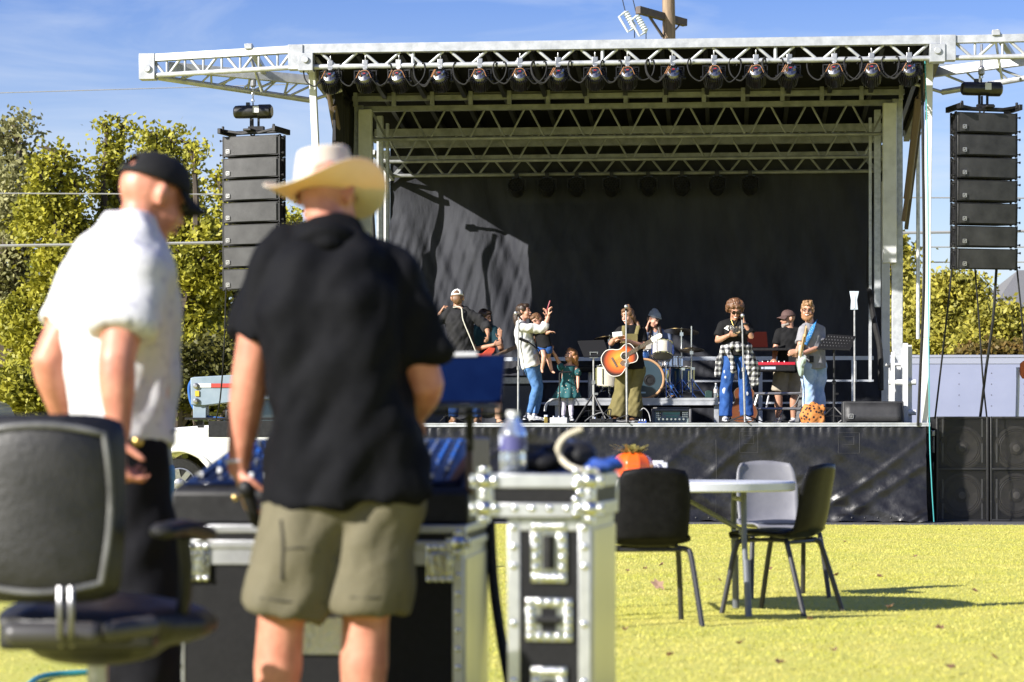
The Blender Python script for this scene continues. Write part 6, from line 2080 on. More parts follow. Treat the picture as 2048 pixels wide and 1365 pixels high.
m.cyl(S2(1506, 818, 1.9), S2(1600, 818, 1.9), .022, 8); m.cyl(S2(1508, 788, 1.95), S2(1603, 787, 1.95), .022, 8)
m.cyl(S2(1508, 818, 1.9), S2(1516, 790, 1.95), .018, 8); m.cyl(S2(1532, 818, 1.9), S2(1537, 792, 1.95), .018, 8)
m.beam(S2(1594, 846, 1.8), S2(1606, 772, 2.2), .05, .03); m.beam(S2(1606, 772, 2.2), S2(1612, 690, 2.5), .05, .03); m.beam(S2(1504, 848, 1.8), S2(1500, 740, 2.4), .05, .03)
m.build('frame', M_STEEL, ks)
m = MB(SM); m.bb(S2(1495, 0, 2.3).x, S2(1612, 0, 2.3).x, 2.15, 2.5, SP(1550, 699, 2.3).z - .02, SP(1550, 699, 2.3).z + .012); m.build('upper_shelf', M_BLACK, ks)
for px in (1587,):
    m = MB(SM); m.bb(S2(px - 10, 0, 2.2).x, S2(px + 14, 0, 2.2).x, 2.1, 2.16, SP(px, 738, 2.2).z, SP(px, 698, 2.2).z); m.build('bracket', M_BLACK, ks)
lp = thing('laptop', 'open laptop with a dark red lid on the shelf above the keyboard', 'laptop', SM @ SP(1515, 697, 2.35), -TH)
m = MB(SM)
a_, b_, c_, d_ = SP(1489, 695, 2.30), SP(1536, 695, 2.30), SP(1533, 664, 2.22), SP(1490, 664, 2.22)
m.add([a_, b_, c_, d_] + [q + Vector((0, .012, 0)) for q in (a_, b_, c_, d_)], [(0, 1, 2, 3), (7, 6, 5, 4), (0, 4, 5, 1), (1, 5, 6, 2), (2, 6, 7, 3), (3, 7, 4, 0)])
m.build('lid', mat('dark red lid', (.045, .006, .005), .5, spec=.2), lp)
m = MB(SM); m.bb(a_.x, b_.x, 2.31, 2.5, a_.z - .01, a_.z + .006); m.build('base', M_BLACK, lp)

# antenna paddle on a pole
ap = thing('antenna_stand', 'translucent pale antenna paddle on a tall thin pole at the right of the stage', 'antenna', on(1709, 2.3), -TH)
m = MB(SM); m.cyl(SP(1709, 845, 2.3), SP(1709, 612, 2.3), .014, 8); m.cyl(SP(1710, 765, 2.3), SP(1710, 722, 2.3), .020, 8); tripod(m, SP(1709, 850, 2.3), 0, .3, .01, .2); m.build('pole', M_STEEL, ap)
m = MB(SM); m.prism([(SP(x, y, 2.3).x, SP(x, y, 2.3).z) for x, y in ((1699, 583), (1718, 583), (1714, 601), (1716, 620), (1701, 620), (1702, 601))], ((0, 2.28, 0), (1, 0, 0), (0, 0, 1)), .02)
pd = m.build('paddle', mat('frosted plastic', (.50, .58, .66), .4, col2=(.44, .52, .60), scale=6), ap, bevel=.004)
m = MB(SM); q = SP(1708, 602, 2.26); m.bb(q.x - .012, q.x + .012, 2.262, 2.27, q.z - .11, q.z + .07); m.build('stripe', M_WHITE, pd)

# amp modeller in its rack case
am = thing('amplifier_rack', 'grey guitar amplifier with a green screen in a case below the riser', 'amplifier', on(1344, 1.2), -TH)
m = MB(SM)
def rect(px0, px1, py0, py1, v0, v1, mm):
    p, q = SP(px0, py1, v0), SP(px1, py0, v0)
    mm.bb(p.x, q.x, v0, v1, p.z, q.z)
for q in ((1303, 1308, 818, 846), (1378, 1383, 818, 846), (1308, 1378, 818, 823)):
    rect(*q, 1.15, 1.6, m)
rect(1306, 1380, 815, 818, 1.2, 1.5, m)
m.build('case', mat('grey case', (.10, .10, .105), .5, col2=(.16, .16, .16), scale=14), am, bevel=.01)
m = MB(SM); rect(1309, 1377, 823, 846, 1.19, 1.5, m); fp = m.build('front_panel', mat('sage panel', (.20, .25, .24), .4), am)
m = MB(SM); rect(1326, 1360, 825, 830, 1.183, 1.189, m); rect(1332, 1356, 832, 836, 1.183, 1.189, m); m.split('screen', mat('green screen', (.06, .28, .22), .2), fp)
m = MB(SM)
for k in range(7):
    for yy in (839,):
        q = SP(1318 + 8.2 * k, yy, 1.19); m.lathe([(.018, 0), (.015, .03), (0, .03)], q, (0, -1, 0), 10)
for k in range(9):
    q = SP(1314 + (k % 3) * 3.2, 827 + (k // 3) * 4, 1.19); m.lathe([(.006, 0), (.006, .01), (0, .01)], q, (0, -1, 0), 6)
    q = SP(1366 + (k % 3) * 4, 826 + (k // 3) * 4, 1.19); m.lathe([(.009, 0), (.008, .012), (0, .012)], q, (0, -1, 0), 8)
m.split('knob', M_CHROME, fp)
m = MB(SM); 
for px in (1321, 1362):
    rect(px - 2, px + 2, 824, 833, 1.180, 1.189, m)
m.split('button_row', M_BLACK, fp)

# floor monitor
wc = on(1748, .35)
wm = thing('floor_monitor', 'black wedge monitor with a square badge on the right end of the stage', 'monitor speaker', wc, -TH)
m = MB(SM); a_, b_ = SP(1686, 845, .3), SP(1808, 845, .3)
z1 = SP(1700, 803, .35).z
m.prism([(.28, DECK), (.86, DECK), (.80, z1 + .02), (.34, z1)], ((0, 0, 0), (0, 1, 0), (0, 0, 1)), 1.0) if False else None
vs = []
for u in (a_.x, b_.x):
    vs += [Vector((u, .28, DECK + .005)), Vector((u, .80, DECK + .005)), Vector((u, .74, z1)), Vector((u, .36, z1))]
m.add(vs, [(3, 2, 1, 0), (4, 5, 6, 7), (0, 1, 5, 4), (1, 2, 6, 5), (2, 3, 7, 6), (3, 0, 4, 7)])
cbm = m.build('cabinet', M_CAB, wm, bevel=.012)
m = MB(SM)
m.grid(lambda a, b: Vector((a_.x + .03 + (b_.x - a_.x - .06) * a, .265 + .08 * b, DECK + .03 + (z1 - DECK - .05) * b)), 10, 3)
m.build('grille', M_GRILLE, wm, solid=.004)
m = MB(SM); q = SP(1702, 833, .25)
for dx, dz, sx, sz in ((-.03, 0, .006, .066), (.03, 0, .006, .066), (0, -.03, .066, .006), (0, .03, .066, .006), (-.01, 0, .006, .03), (.01, 0, .006, .03), (0, -.012, .02, .006)):
    m.box((q.x + dx, .262, q.z + dz), (sx, .008, sz))
m.build('badge', M_BADGE, wm)
# leopard bag
m = MB()
c = on(1625, .35)
m.ell(c + Vector((0, 0, .105)), (.172, .12, .115)); m.ell(c + Vector((.03, 0, .20)), (.115, .09, .085)); m.ell(c + Vector((-.07, -.01, .19)), (.075, .07, .065)); m.ell(c + Vector((.13, .0, .215)), (.035, .05, .04)); m.box(c + Vector((0, 0, .05)), (.29, .18, .10)); m.ell(c + Vector((-.10, -.02, .08)), (.07, .09, .085)); m.ell(c + Vector((.12, .0, .2)), (.05, .07, .06))
vx = voxel(m, .01, 6, .035, .10)
single('leopard_bag', vx, spotted('leopard print', (.46, .16, .03), (.02, .01, .008), 19, .30, .05, (.54, .21, .055)), 'slouchy leopard print bag on the stage edge at the feet of the bearded guitarist', 'bag', smooth=180)
# water bottle and small box on the riser
M_PET = mat('clear bottle plastic', (.75, .82, .88), .08, trans=.85)
M_WATERL = mat('pale label', (.45, .55, .72), .4)
def bottle(name, label, c, k, rad=.033):
    root = thing(name, label, 'bottle', c)
    T = FRAME[root.name]
    m = MB(T); m.lathe([(rad * .9, 0), (rad, .01), (rad, .06), (rad * .93, .075), (rad, .09), (rad, .14), (rad * .8, .165), (rad * .42, .195), (rad * .42, .21)], n=20) if k == 1 else m.lathe([(r_ * k, z * k) for r_, z in [(rad * .9, 0), (rad, .01), (rad, .06), (rad * .93, .075), (rad, .09), (rad, .14), (rad * .8, .165), (rad * .42, .195), (rad * .42, .21)]], n=20)
    m.build('body', M_PET, root)
    m = MB(T); m.lathe([(rad * .46 * k, .205 * k), (rad * .46 * k, .225 * k), (0, .225 * k)], n=14); m.build('cap', M_WHITE, root)
    m = MB(T); m.lathe([(rad * 1.01 * k, .08 * k), (rad * 1.01 * k, .135 * k)], n=20); m.build('label', M_WATERL, root)
    return root
bottle('water_bottle', 'small clear water bottle on the drum riser edge', on(1432, 2.1, rz), 1)
m = MB(); c = on(1417, 2.3, rz); m.box(c + Vector((0, 0, .055)), (.10, .08, .11)); m.box(c + Vector((.0, -.03, .115)), (.06, .02, .012))
single('small_box', m, mat('dark green box', (.02, .05, .045), .5), 'small dark green box beside the bottle on the riser', 'box', bevel=.004)
# guitar amp and cases behind the sweatshirt
for px, py, wd, lab in ((1035, 782, .62, 'grey guitar amplifier standing behind the person in the sweatshirt'), (864, 800, .5, 'black speaker cabinet at the left end of the stage deck')):
    c = on(px, 3.2)
    h = SP(px, py - 30, 3.2).z - DECK
    root = thing('guitar_amplifier', lab, 'amplifier', c, -TH)
    T = FRAME[root.name]
    m = MB(T); m.box((0, 0, h / 2), (wd, .3, h)); m.build('cabinet', M_BLKPL, root, bevel=.012)
    m = MB(T); m.box((0, -.152, h * .42), (wd - .06, .006, h * .74)); m.build('grille', mat('grey grille cloth', (.09, .09, .09), .8, col2=(.14, .14, .135), scale=120), root)
    m = MB(T); m.box((0, -.152, h * .90), (wd - .06, .006, h * .12)); m.build('panel', M_STEEL, root)
# stool behind the girl
st = thing('drum_stool', 'round black padded stool behind the little girl', 'stool', on(1180, 3.6))
m = MB(); c = on(1180, 3.6); sz = SP(1180, 733, 3.6).z; m.lathe([(0, -.09), (.19, -.09), (.21, -.05), (.21, -.02), (.18, 0), (0, 0)], Vector((c.x, c.y, sz)), n=24); m.build('seat', M_BLKPL, st)
m = MB(); m.cyl(c + Vector((0, 0, .1)), Vector((c.x, c.y, sz - .09)), .03, 10); tripod(m, c, 0, .28, .014, .35); m.build('base', M_STEEL, st)
# pedals and tuning boxes
def pedal(px, v, d, mt, lab, nm='effects_pedal'):
    c = on(px, v)
    root = thing(nm, lab, 'pedal', c, -TH)
    T = FRAME[root.name]
    m = MB(T); m.box((0, 0, d[2] / 2), d); m.build('housing', mt, root, bevel=.008)
    m = MB(T)
    for k in range(3):
        m.lathe([(.015, 0), (.012, .022), (0, .022)], (-d[0] * .3 + d[0] * .3 * k, -d[1] * .1, d[2]), n=8)
    m.split('knob', M_CHROME, root)
pedal(1118, .3, (.24, .2, .085), mat('off white pedal', (.55, .54, .52), .4), 'white box pedal at the foot of the low black stand')
pedal(1205, .3, (.34, .18, .07), M_BLKPL, 'dark pedal board with small bulbs left of the olive trousers')
pedal(1092, .35, (.05, .07, .10), mat('brass pedal', (.35, .25, .06), .35, .7), 'small brass coloured pedal by the white sneakers')
pedal(1285, .35, (.12, .1, .04), mat('blue pedal', (.02, .08, .38), .4), 'small blue pedal right of the olive trousers')
M_CORD = mat('grey cord', (.16, .16, .16), .6)
rnd = random.Random(21)
def cord(pts, lab, mt=M_RUBBER, r=.008):
    m = MB(); m.tube(curve(pts, 7), r, 6); single('cable', m, mt, lab, 'cable', smooth=60)
def cw(px, py, v):
    return SW(px, py, v)
cord([cw(1170, 843, .2), cw(1185, 832, .25), cw(1205, 826, .25), cw(1224, 838, .3), cw(1240, 843, .2), cw(1262, 842, .15), cw(1290, 844, .2)], 'grey cable looping over the dark pedal board', M_CORD)
cord([cw(1280, 822, .4), cw(1288, 817, .4), cw(1297, 826, .4), cw(1301, 843, .4)], 'pale cable arching left of the grey amplifier rack', mat('pale cord', (.4, .4, .4), .6))
cord([cw(1200, 844, .15), cw(1212, 823, .2), cw(1222, 820, .2), cw(1216, 840, .15), cw(1196, 845, .12)], 'black cable coil standing on the dark pedal board')
cord([cw(1530, 844, .2), cw(1560, 842, .25), cw(1590, 845, .3), cw(1602, 844, .3)], 'black cable lying toward the leopard bag')
cord([cw(1600, 790, 1.9), cw(1588, 812, 1.9), cw(1566, 822, 1.9), cw(1556, 846, 1.7)], 'grey cable hanging under the keyboard stand', M_CORD)
cord([cw(1090, 823, .8), cw(1093, 810, .8), cw(1104, 800, .9), cw(1114, 799, 1.0)], 'white hose arching behind the low black stand', M_WHITE, .018)
cord([cw(880, 843, .4), cw(895, 832, .4), cw(915, 838, .4), cw(930, 843, .4), cw(950, 836, .4)], 'black cable around the boots of the capped guitarist')

# ---------------------------------------------------------------- round table and chairs on the grass
M_TABLE = mat('white table plastic', (.66, .68, .72), .35, col2=(.60, .62, .66), scale=6, bump=.08, bscale=80)
M_TLEG = mat('grey table leg', (.13, .14, .16), .45, .3)
tc_ = Vector((.93, 14.5, 0))
tb_ = thing('round_table', 'round white folding table on the grass between the black chairs', 'table', tc_)
T = FRAME[tb_.name]
m = MB(T); m.lathe([(0, .745), (.70, .745), (.755, .730), (.765, .738), (.765, .778), (.755, .788), (0, .788)], n=64); m.build('tabletop', M_TABLE, tb_)
for sg in (-1, 1):
    for sy in (-1, 1):
        m = MB(T)
        m.tube([(sg * .43, sy * .30, .745), (sg * .43, sy * .34, .45), (sg * (.43 + .02), sy * .40, .0)], .017, 10)
        m.tube([(sg * .44, sy * .36, .33), (sg * .45, sy * .40, .0)], .021, 10)
        m.build('leg', M_TLEG, tb_)
    m = MB(T); m.cyl((sg * .43, -.30, .68), (sg * .43, .30, .68), .015, 8); m.cyl((sg * .43, -.33, .48), (sg * .43, .33, .48), .012, 8)
    m.cyl((sg * .43, -.30, .50), (sg * .08, -.08, .70), .011, 8); m.cyl((sg * .43, .30, .50), (sg * .08, .08, .70), .011, 8)
    m.build('brace', M_TLEG, tb_)
M_SHELL = mat('glossy black shell plastic', (.006, .006, .007), .34, col2=(.010, .010, .011), scale=20, bump=.06, bscale=160, spec=.12)
M_SHELLM = mat('worn black shell plastic', (.006, .006, .007), .5, col2=(.010, .010, .011), scale=20, bump=.06, bscale=160, spec=.08)
M_GSHELL = mat('grey shell plastic', (.20, .20, .22), .38, col2=(.17, .17, .19), scale=10)
M_CLEG = mat('dark chair leg', (.035, .035, .038), .4, .3)
M_CUSH = mat('dark blue seat cushion', (.010, .014, .03), .7, col2=(.014, .02, .04), scale=40, bump=.3)
def shell_chair(loc, yaw, label, shell, k=1.0, slot=True):
    root = thing('stacking_chair', label, 'chair', loc, math.radians(yaw), 'stacking chairs round the table')
    T = FRAME[root.name] @ Matrix.Scale(k, 4)
    # shell profile in y (front negative) and z
    prof = curve([(0, -.22, .43), (0, -.20, .452), (0, 0, .44), (0, .13, .435), (0, .195, .475), (0, .225, .56), (0, .25, .70), (0, .285, .86)], 5)
    def fn(a, b):
        q = prof[int(round(b * (len(prof) - 1)))]
        x = (a - .5) * 2
        hw = lerpt([(0, .195), (.15, .22), (.5, .22), (.62, .20), (.85, .205), (.96, .19), (1, .165)], b)
        edge = abs(x) ** 3
        if b > .55:
            return Vector((x * hw, q.y - .045 * edge + .02, q.z - .02 * max(0, b - .85) * 6 * x * x))
        return Vector((x * hw, q.y, q.z + .025 * edge * min(1, b * 4)))
    m = MB(T); m.grid(fn, 20, len(prof) - 1)
    if slot:
        nf_ = [(f, q) for f, q in zip(m.f, m.m) if not (lambda c: .535 < c.z / 1 < .60 and abs(c.x) < .11)(((FRAME[root.name] @ Matrix.Scale(k, 4)).inverted() @ (sum((m.v[i] for i in f), Vector()) / 4)))]
        m.f = [f for f, _ in nf_]; m.m = [q for _, q in nf_]
    m.build('seat_shell', shell, root, smooth=70, solid=.010 * k)
    m = MB(T); m.grid(lambda a, b: Vector(((a - .5) * .37 * (1 - .1 * abs(b - .5)), -.17 + .29 * b, .468 + .012 * math.sin(a * 3.14) * math.sin(b * 3.14))), 10, 8); m.build('cushion', M_CUSH, root, solid=.02)
    for s in (-1, 1):
        m = MB(T); m.tube(curve([(s * .165, -.13, .425), (s * .205, -.15, .415), (s * .225, -.175, .36), (s * .255, -.245, 0)], 5), .0155, 10); m.build('leg', M_CLEG, root)
        m = MB(T); m.tube(curve([(s * .165, .12, .42), (s * .205, .14, .41), (s * .225, .165, .36), (s * .26, .275, 0)], 5), .0155, 10); m.build('leg', M_CLEG, root)
    m = MB(T)
    for s in (-1, 1):
        m.cyl((s * .165, -.14, .425), (s * .165, .13, .42), .011, 8)
    m.cyl((-.18, .13, .41), (.18, .13, .41), .011, 8); m.cyl((-.18, -.14, .415), (.18, -.14, .415), .011, 8)
    m.build('seat_frame', M_CLEG, root)
    return root
def gp(px, Y):
    p = P(px, HZ, Y); p.z = 0
    return p
shell_chair(gp(1290, 13.55), 188, 'glossy black chair with its back to the camera at the left of the table', M_SHELLM, 1.02)
shell_chair(gp(1560, 14.5), -122, 'glossy black chair turned sideways with a blue seat at the right of the table', M_SHELL, 1.04)
shell_chair(gp(1556, 16.1), 12, 'grey backed chair on the far side of the table facing the camera', M_GSHELL, 1.05)
# pumpkin with dried foliage, napkin box
pk = P(1265, 938, 14.35); pk.z = .789
pu = thing('pumpkin', 'glossy orange pumpkin topped with dry foliage on the round table', 'pumpkin', pk)
T = FRAME[pu.name]
def pump(a, b):
    t, ph = 6.28318 * a, math.pi * (b - .5)
    r = .124 * (1 - .07 * abs(math.sin(t * 5)) ** .6) * math.cos(ph) ** 1.0
    return T @ Vector((r * math.cos(t), r * math.sin(t), (.092 + .090 * math.sin(ph)) - .008 * max(0, math.sin(ph)) ** 6))
m = MB(); m.grid(pump, 80, 18, wrap=True); m.build('rind', mat('orange pumpkin rind', (.78, .12, .01), .22, col2=(.66, .085, .008), scale=6, coat=.4), pu, smooth=80)
m = MB(); rnd = random.Random(8)
for _ in range(90):
    a = rnd.uniform(0, 6.28); r0 = rnd.uniform(0, .05)
    p = T @ Vector((r0 * math.cos(a), r0 * math.sin(a), .165))
    q = p + Vector((rnd.gauss(0, .05), rnd.gauss(0, .03), rnd.uniform(.01, .055)))
    s_ = frame_of(q - p)[0] * .008
    m.add([p - s_, p + s_, q + s_ * 1.6, q - s_ * .6], [(0, 1, 2, 3)])
m.build('dry_foliage', leafmat('dry straw leaves', (.40, .33, .10), (.28, .26, .08)), pu, smooth=0)
m = MB(); c = P(1316, 936, 14.6); c.z = .789
m.box(c + Vector((0, 0, .055)), (.11, .11, .11)); m.box(c + Vector((0, 0, .115)), (.07, .03, .012))
single('napkin_box', m, M_WHITE, 'small white box beside the pumpkin on the table', 'box', bevel=.008)
m = MB(); c = P(1345, 955, 14.3); c.z = .7895; m.box(c, (.10, .06, .003)); single('paper_card', m, mat('red card', (.4, .1, .05), .6), 'small reddish card lying on the round table', 'card', smooth=0)
# fallen leaves
rnd = random.Random(31)
M_LEAFD = mat('dry brown leaf', (.13, .07, .035), .7, col2=(.20, .12, .06), scale=30)
def leaf(px, py, s, mt, lab, group):
    Y = CAMH * F / (py - HZ)
    c = P(px, py, Y); c.z = .03
    m = MB(); n = 10
    a0 = rnd.uniform(0, 6.28); tx, ty = rnd.uniform(-.4, .4), (1.1 if s > .05 else rnd.uniform(-.4, .4))
    pts = []
    for i in range(n):
        a = a0 + 6.283 * i / n
        r = s * (1 if i % 2 else .6)
        x, y = r * math.cos(a), r * .7 * math.sin(a)
        pts.append(c + Vector((x, y, x * tx + y * ty + .02 * rnd.random())))
    m.add(pts + [c], [(i, (i + 1) % n, n) for i in range(n)])
    single('fallen_leaf', m, mt, lab, 'leaf', group, smooth=0, solid=.002)
leaf(1316, 1180, .055, mat('pale dry leaf', (.34, .21, .14), .7), 'large pale pinkish dry leaf on the grass left of the table legs', 'fallen leaves on the grass')
for px, py in ((1290, 1145), (1322, 1138), (1672, 1160), (1668, 1315), (1880, 1268), (1760, 1162), (1540, 1146), (1500, 1150), (1950, 1192), (1250, 1272), (1918, 1065), (1620, 1250), (1690, 1090), (1480, 1300), (1830, 1120), (1990, 1330), (1560, 1340), (1780, 1225), (1255, 1150), (1440, 1170), (1340, 1325), (1900, 1350)):
    leaf(px, py, rnd.uniform(.014, .030), M_LEAFD, 'small dry brown leaf lying on the grass', 'small brown leaves scattered on the grass')

# ---------------------------------------------------------------- mixing position
M_LAM = mat('black case laminate', (.008, .008, .009), .55, col2=(.012, .012, .013), scale=60, bump=.12, bscale=250, spec=.2)
M_EXT = mat('satin aluminium extrusion', (.60, .61, .63), .34, .75, (.50, .51, .53), 20)
M_ZINC = mat('bright zinc hardware', (.62, .63, .62), .22, 1.0, bump=.25, bscale=60)
def rivets(m, pts, ax, r=.0055):
    for p in pts:
        m.ell(p, (r, r, r), nu=10, nv=6)
def case_box(T, root, x0, x1, y0, y1, z0, z1, e=.03, panel=M_LAM):
    m = MB(T); m.bb(x0 + .004, x1 - .004, y0 + .004, y1 - .004, z0 + .004, z1 - .004); m.build('panel', panel, root)
    m = MB(T)
    for x in (x0, x1 - e):
        for y in (y0, y1 - e):
            m.bb(x, x + e, y, y + e, z0, z1)
    for z in (z0, z1 - e):
        for y in (y0, y1 - e):
            m.bb(x0 + e, x1 - e, y, y + e, z, z + e)
        for x in (x0, x1 - e):
            m.bb(x, x + e, y0 + e, y1 - e, z, z + e)
    m.build('edge_extrusion', M_EXT, root, bevel=.003)
def ball_corner(T, root, p, s=.035):
    m = MB(T)
    m.ell(p, (s, s, s), nu=14, nv=10)
    for dx, dy, dz in ((1, 0, 0), (-1, 0, 0), (0, 0, 1), (0, 0, -1)):
        m.box(Vector(p) + Vector((dx, dy, dz)) * s * .8, (s * 1.4, s * .6, s * 1.4))
        m.ell(Vector(p) + Vector((dx * s * 1.2, -s * .38, dz * s * 1.2)), (.0105, .0042, .0105), nu=8, nv=5)
    m.build('ball_corner', M_ZINC, root, bevel=.004)
def handle_plate(T, root, x, y, z, w, h, horizontal=False):
    """recessed spring handle: dished plate, grip and rivets"""
    m = MB(T)
    t = .028
    m.bb(x - w / 2, x + w / 2, y - .006, y, z - h / 2, z - h / 2 + t); m.bb(x - w / 2, x + w / 2, y - .006, y, z + h / 2 - t, z + h / 2)
    m.bb(x - w / 2, x - w / 2 + t, y - .006, y, z - h / 2 + t, z + h / 2 - t); m.bb(x + w / 2 - t, x + w / 2, y - .006, y, z - h / 2 + t, z + h / 2 - t)
    pl = m.build('handle_plate', M_ZINC, root, bevel=.003)
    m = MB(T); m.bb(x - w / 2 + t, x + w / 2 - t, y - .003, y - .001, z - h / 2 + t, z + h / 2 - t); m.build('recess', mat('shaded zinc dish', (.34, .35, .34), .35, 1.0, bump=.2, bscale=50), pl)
    m = MB(T); m.bb(x - w * .16, x + w * .16, y - .005, y - .0032, z - h * .27, z + h * .27); m.build('slot', M_LAM, pl)
    m = MB(T)
    if horizontal:
        m.tube([(x - w * .26, y - .012, z), (x + w * .26, y - .012, z)], .012, 10)
    else:
        m.tube([(x, y - .012, z - h * .26), (x, y - .012, z + h * .26)], .012, 10)
    m.build('grip', M_RUBBER, pl)
    m = MB(T)
    for i in range(5):
        for zz in (z - h / 2 + t / 2, z + h / 2 - t / 2):
            m.ell((x - w / 2 + t / 2 + (w - t) * i / 4, y - .007, zz), (.0100, .0040, .0100), nu=10, nv=6)
    for i in range(1, 5):
        for xx in (x - w / 2 + t / 2, x + w / 2 - t / 2):
            m.ell((xx, y - .007, z - h / 2 + t / 2 + (h - t) * i / 5), (.0100, .0040, .0100), nu=10, nv=6)
    m.split('rivet', M_CHROME, pl)
# tall flight case with butterfly latches
fc = gp(1098, 6.9)
fcase = thing('flight_case', 'tall black flight case with silver edges, recessed handles and bright rivets', 'flight case', fc, math.radians(-8.5))
T = FRAME[fcase.name]
s_ = F / 6.9
fw = 168 / s_ / 2
case_box(T, fcase, -fw, fw, 0, .62, .10, .772, .036)
zs = lambda py: CAMH - (py - HZ) / s_
handle_plate(T, fcase, .0, 0, zs(1105), .104, .175)
handle_plate(T, fcase, .0, 0, zs(1240), .135, .125, True)
handle_plate(T, fcase, .0, 0, zs(1395), .104, .175)
m = MB(T); m.bb(fw + .001, fw + .008, .02, .60, .14, .74); m.build('side_panel', mat('brushed side plate', (.60, .60, .58), .32, .9, (.5, .5, .48), 8, stretch=(1, 1, .1)), fcase)
m = MB(T)
for i in (0, 3, 6, 9, 10, 11):
    for xx in (-fw + .018, fw - .018):
        m.ell((xx, -.003, .14 + .055 * i), (.0105, .0042, .0105), nu=10, nv=6)
m.split('rivet', M_CHROME, fcase)
for sx in (-1, 1):
    for yy in (.06, .56):
        m = MB(T); m.lathe([(0, -.02), (.045, -.02), (.05, 0), (.045, .02), (0, .02)], (sx * (fw - .05), yy, .05), (1, 0, 0), 16); m.build('caster', M_RUBBER, fcase)
# lid resting on it
lid = thing('case_lid', 'shallow flight case lid with ball corners lying on the tall case', 'case lid', T @ Vector((-.02, .1, .775)), math.radians(-8.5))
TL = T
lx0, lx1 = -fw - .075, fw + .012
case_box(TL, lid, lx0, lx1, -.03, .64, .775, zs(948), .040)
for x in (lx0 + .012, lx1 - .012):
    for z in (.80, zs(962)):
        ball_corner(TL, lid, (x, -.028, z), .026)
m = MB(TL)
for i in range(7):
    m.ell((lx1 - .05 + .012 * (i % 2), -.036, .785 + .02 * i), (.0110, .0044, .0110), nu=10, nv=6)
for i in range(5):
    m.ell((lx0 + .05 + .05 * i, -.034, .80), (.0095, .0038, .0095), nu=8, nv=5)
m.split('rivet', M_CHROME, lid)
lt = zs(948) + .001
def onlid(px, Y=7.1):
    p = P(px, HZ, Y); p.z = lt
    return p
bt = bottle('water_bottle', 'large clear plastic water bottle with a purple label on the case lid', onlid(1026, 7.0), .80, .050)
for ch in bt.children:
    if ch.name.startswith('label'):
        ch.data.materials[0] = mat('purple label', (.07, .07, .20), .4, col2=(.45, .48, .6), scale=16, lo=.5, hi=.55)
hp_ = thing('headphones', 'black headphones lying on the case lid beside the bottle', 'headphones', onlid(1135, 7.15))
m = MB(); b = onlid(1158, 7.15)
m.ell(b + Vector((0, 0, .048)), (.055, .05, .047)); m.ell(b + Vector((.02, -.02, .04)), (.035, .03, .038)); m.build('ear_cup', M_BLKPL, hp_)
m = MB(); b2 = onlid(1085, 7.2); m.ell(b2 + Vector((0, 0, .03)), (.06, .05, .032)); m.build('ear_cup', M_BLKPL, hp_)
m = MB(); m.tube(curve([b + Vector((0, 0, .08)), b + Vector((-.03, .03, .095)), b2 + Vector((.02, .04, .075)), b2 + Vector((-.02, 0, .05))], 6), .014, 8, r2=.007); m.build('headband', mat('dark blue pad', (.01, .02, .06), .5), hp_)
m = MB(); c = onlid(1130, 7.05)
m.tube(curve([P(1196, 946, 7.0), P(1150, 938, 7.0), P(1124, 920, 7.05), P(1116, 897, 7.05), P(1128, 876, 7.05), P(1148, 864, 7.05), P(1164, 858, 7.05)], 7), .0085, 8)
single('white_cable', m, mat('cream cable', (.55, .50, .38), .5), 'cream coloured stiff cable arching up from the case lid', 'cable')
m = MB(); c = onlid(1206, 7.1)
for i in range(6):
    m.ell(c + Vector((-.03 + .012 * i, .01 * (i % 2), .014 + .006 * (i % 3))), (.03, .03, .016))
single('blue_cloth', voxel(m, .006, 4, .012, .03), mat('blue cloth', (.01, .05, .26), .7), 'crumpled blue cloth at the right corner of the case lid', 'cloth', smooth=180)
m = MB(); m.box(onlid(1075, 7.25) + Vector((0, 0, .075)), (.10, .03, .02)); m.box(onlid(1110, 7.25) + Vector((0, 0, .072)), (.04, .05, .02)); m.box(onlid(1085, 7.25) + Vector((0, 0, .032)), (.14, .05, .062))
single('glove_box', m, mat('black and blue box', (.01, .012, .02), .5, col2=(.015, .10, .5), scale=12, lo=.55, hi=.58), 'low black and blue box behind the headphones on the lid', 'box', bevel=.004)

# mixing desk on its case
Yd = 7.9
sd = F / Yd
dc = gp(636, Yd)
zd = lambda py: CAMH - (py - HZ) / sd
desk = thing('desk_case', 'wide black road case with silver bands under the mixing console', 'flight case', dc, math.radians(-5))
T = FRAME[desk.name]
hw = 292 / sd
case_box(T, desk, -hw, hw, 0, .80, .10, zd(1098), .034)
case_box(T, desk, -hw - .01, hw + .01, -.012, .81, zd(1097), zd(1050), .026)
m = MB(T); m.bb(-hw + .03, hw - .03, -.004, 0, zd(1130), zd(1097)); m.build('band', M_EXT, desk, bevel=.002)
for sx in (-1, 1):
    ball_corner(T, desk, (sx * (hw - .015), -.008, zd(1085)), .026)
    m = MB(T)
    m.bb(sx * (hw - .075) - .045, sx * (hw - .075) + .045, -.012, -.005, zd(1162), zd(1090)); m.bb(sx * (hw - .075) - .03, sx * (hw - .075) + .03, -.02, -.012, zd(1150), zd(1105)); m.build('butterfly_latch', M_ZINC, desk, bevel=.004)
    m = MB(T)
    for i in range(8):
        m.ell((sx * (hw - .075) - .035 + .023 * (i % 4), -.014, zd(1158) if i < 4 else zd(1094)), (.0095, .0038, .0095), nu=8, nv=5)
    for i in range(9):
        m.ell((sx * (hw - .017), -.002, .14 + .06 * i), (.0100, .0040, .0100), nu=8, nv=5)
    m.split('rivet', M_CHROME, desk)
m = MB(T); m.bb(hw + .0005, hw + .007, .03, .77, .14, zd(1098) - .03); m.build('side_panel', MATS['brushed side plate'], desk)
m = MB(T); m.bb(-.12, .12, -.008, -.001, .30, .42); m.build('handle_plate', M_ZINC, desk)
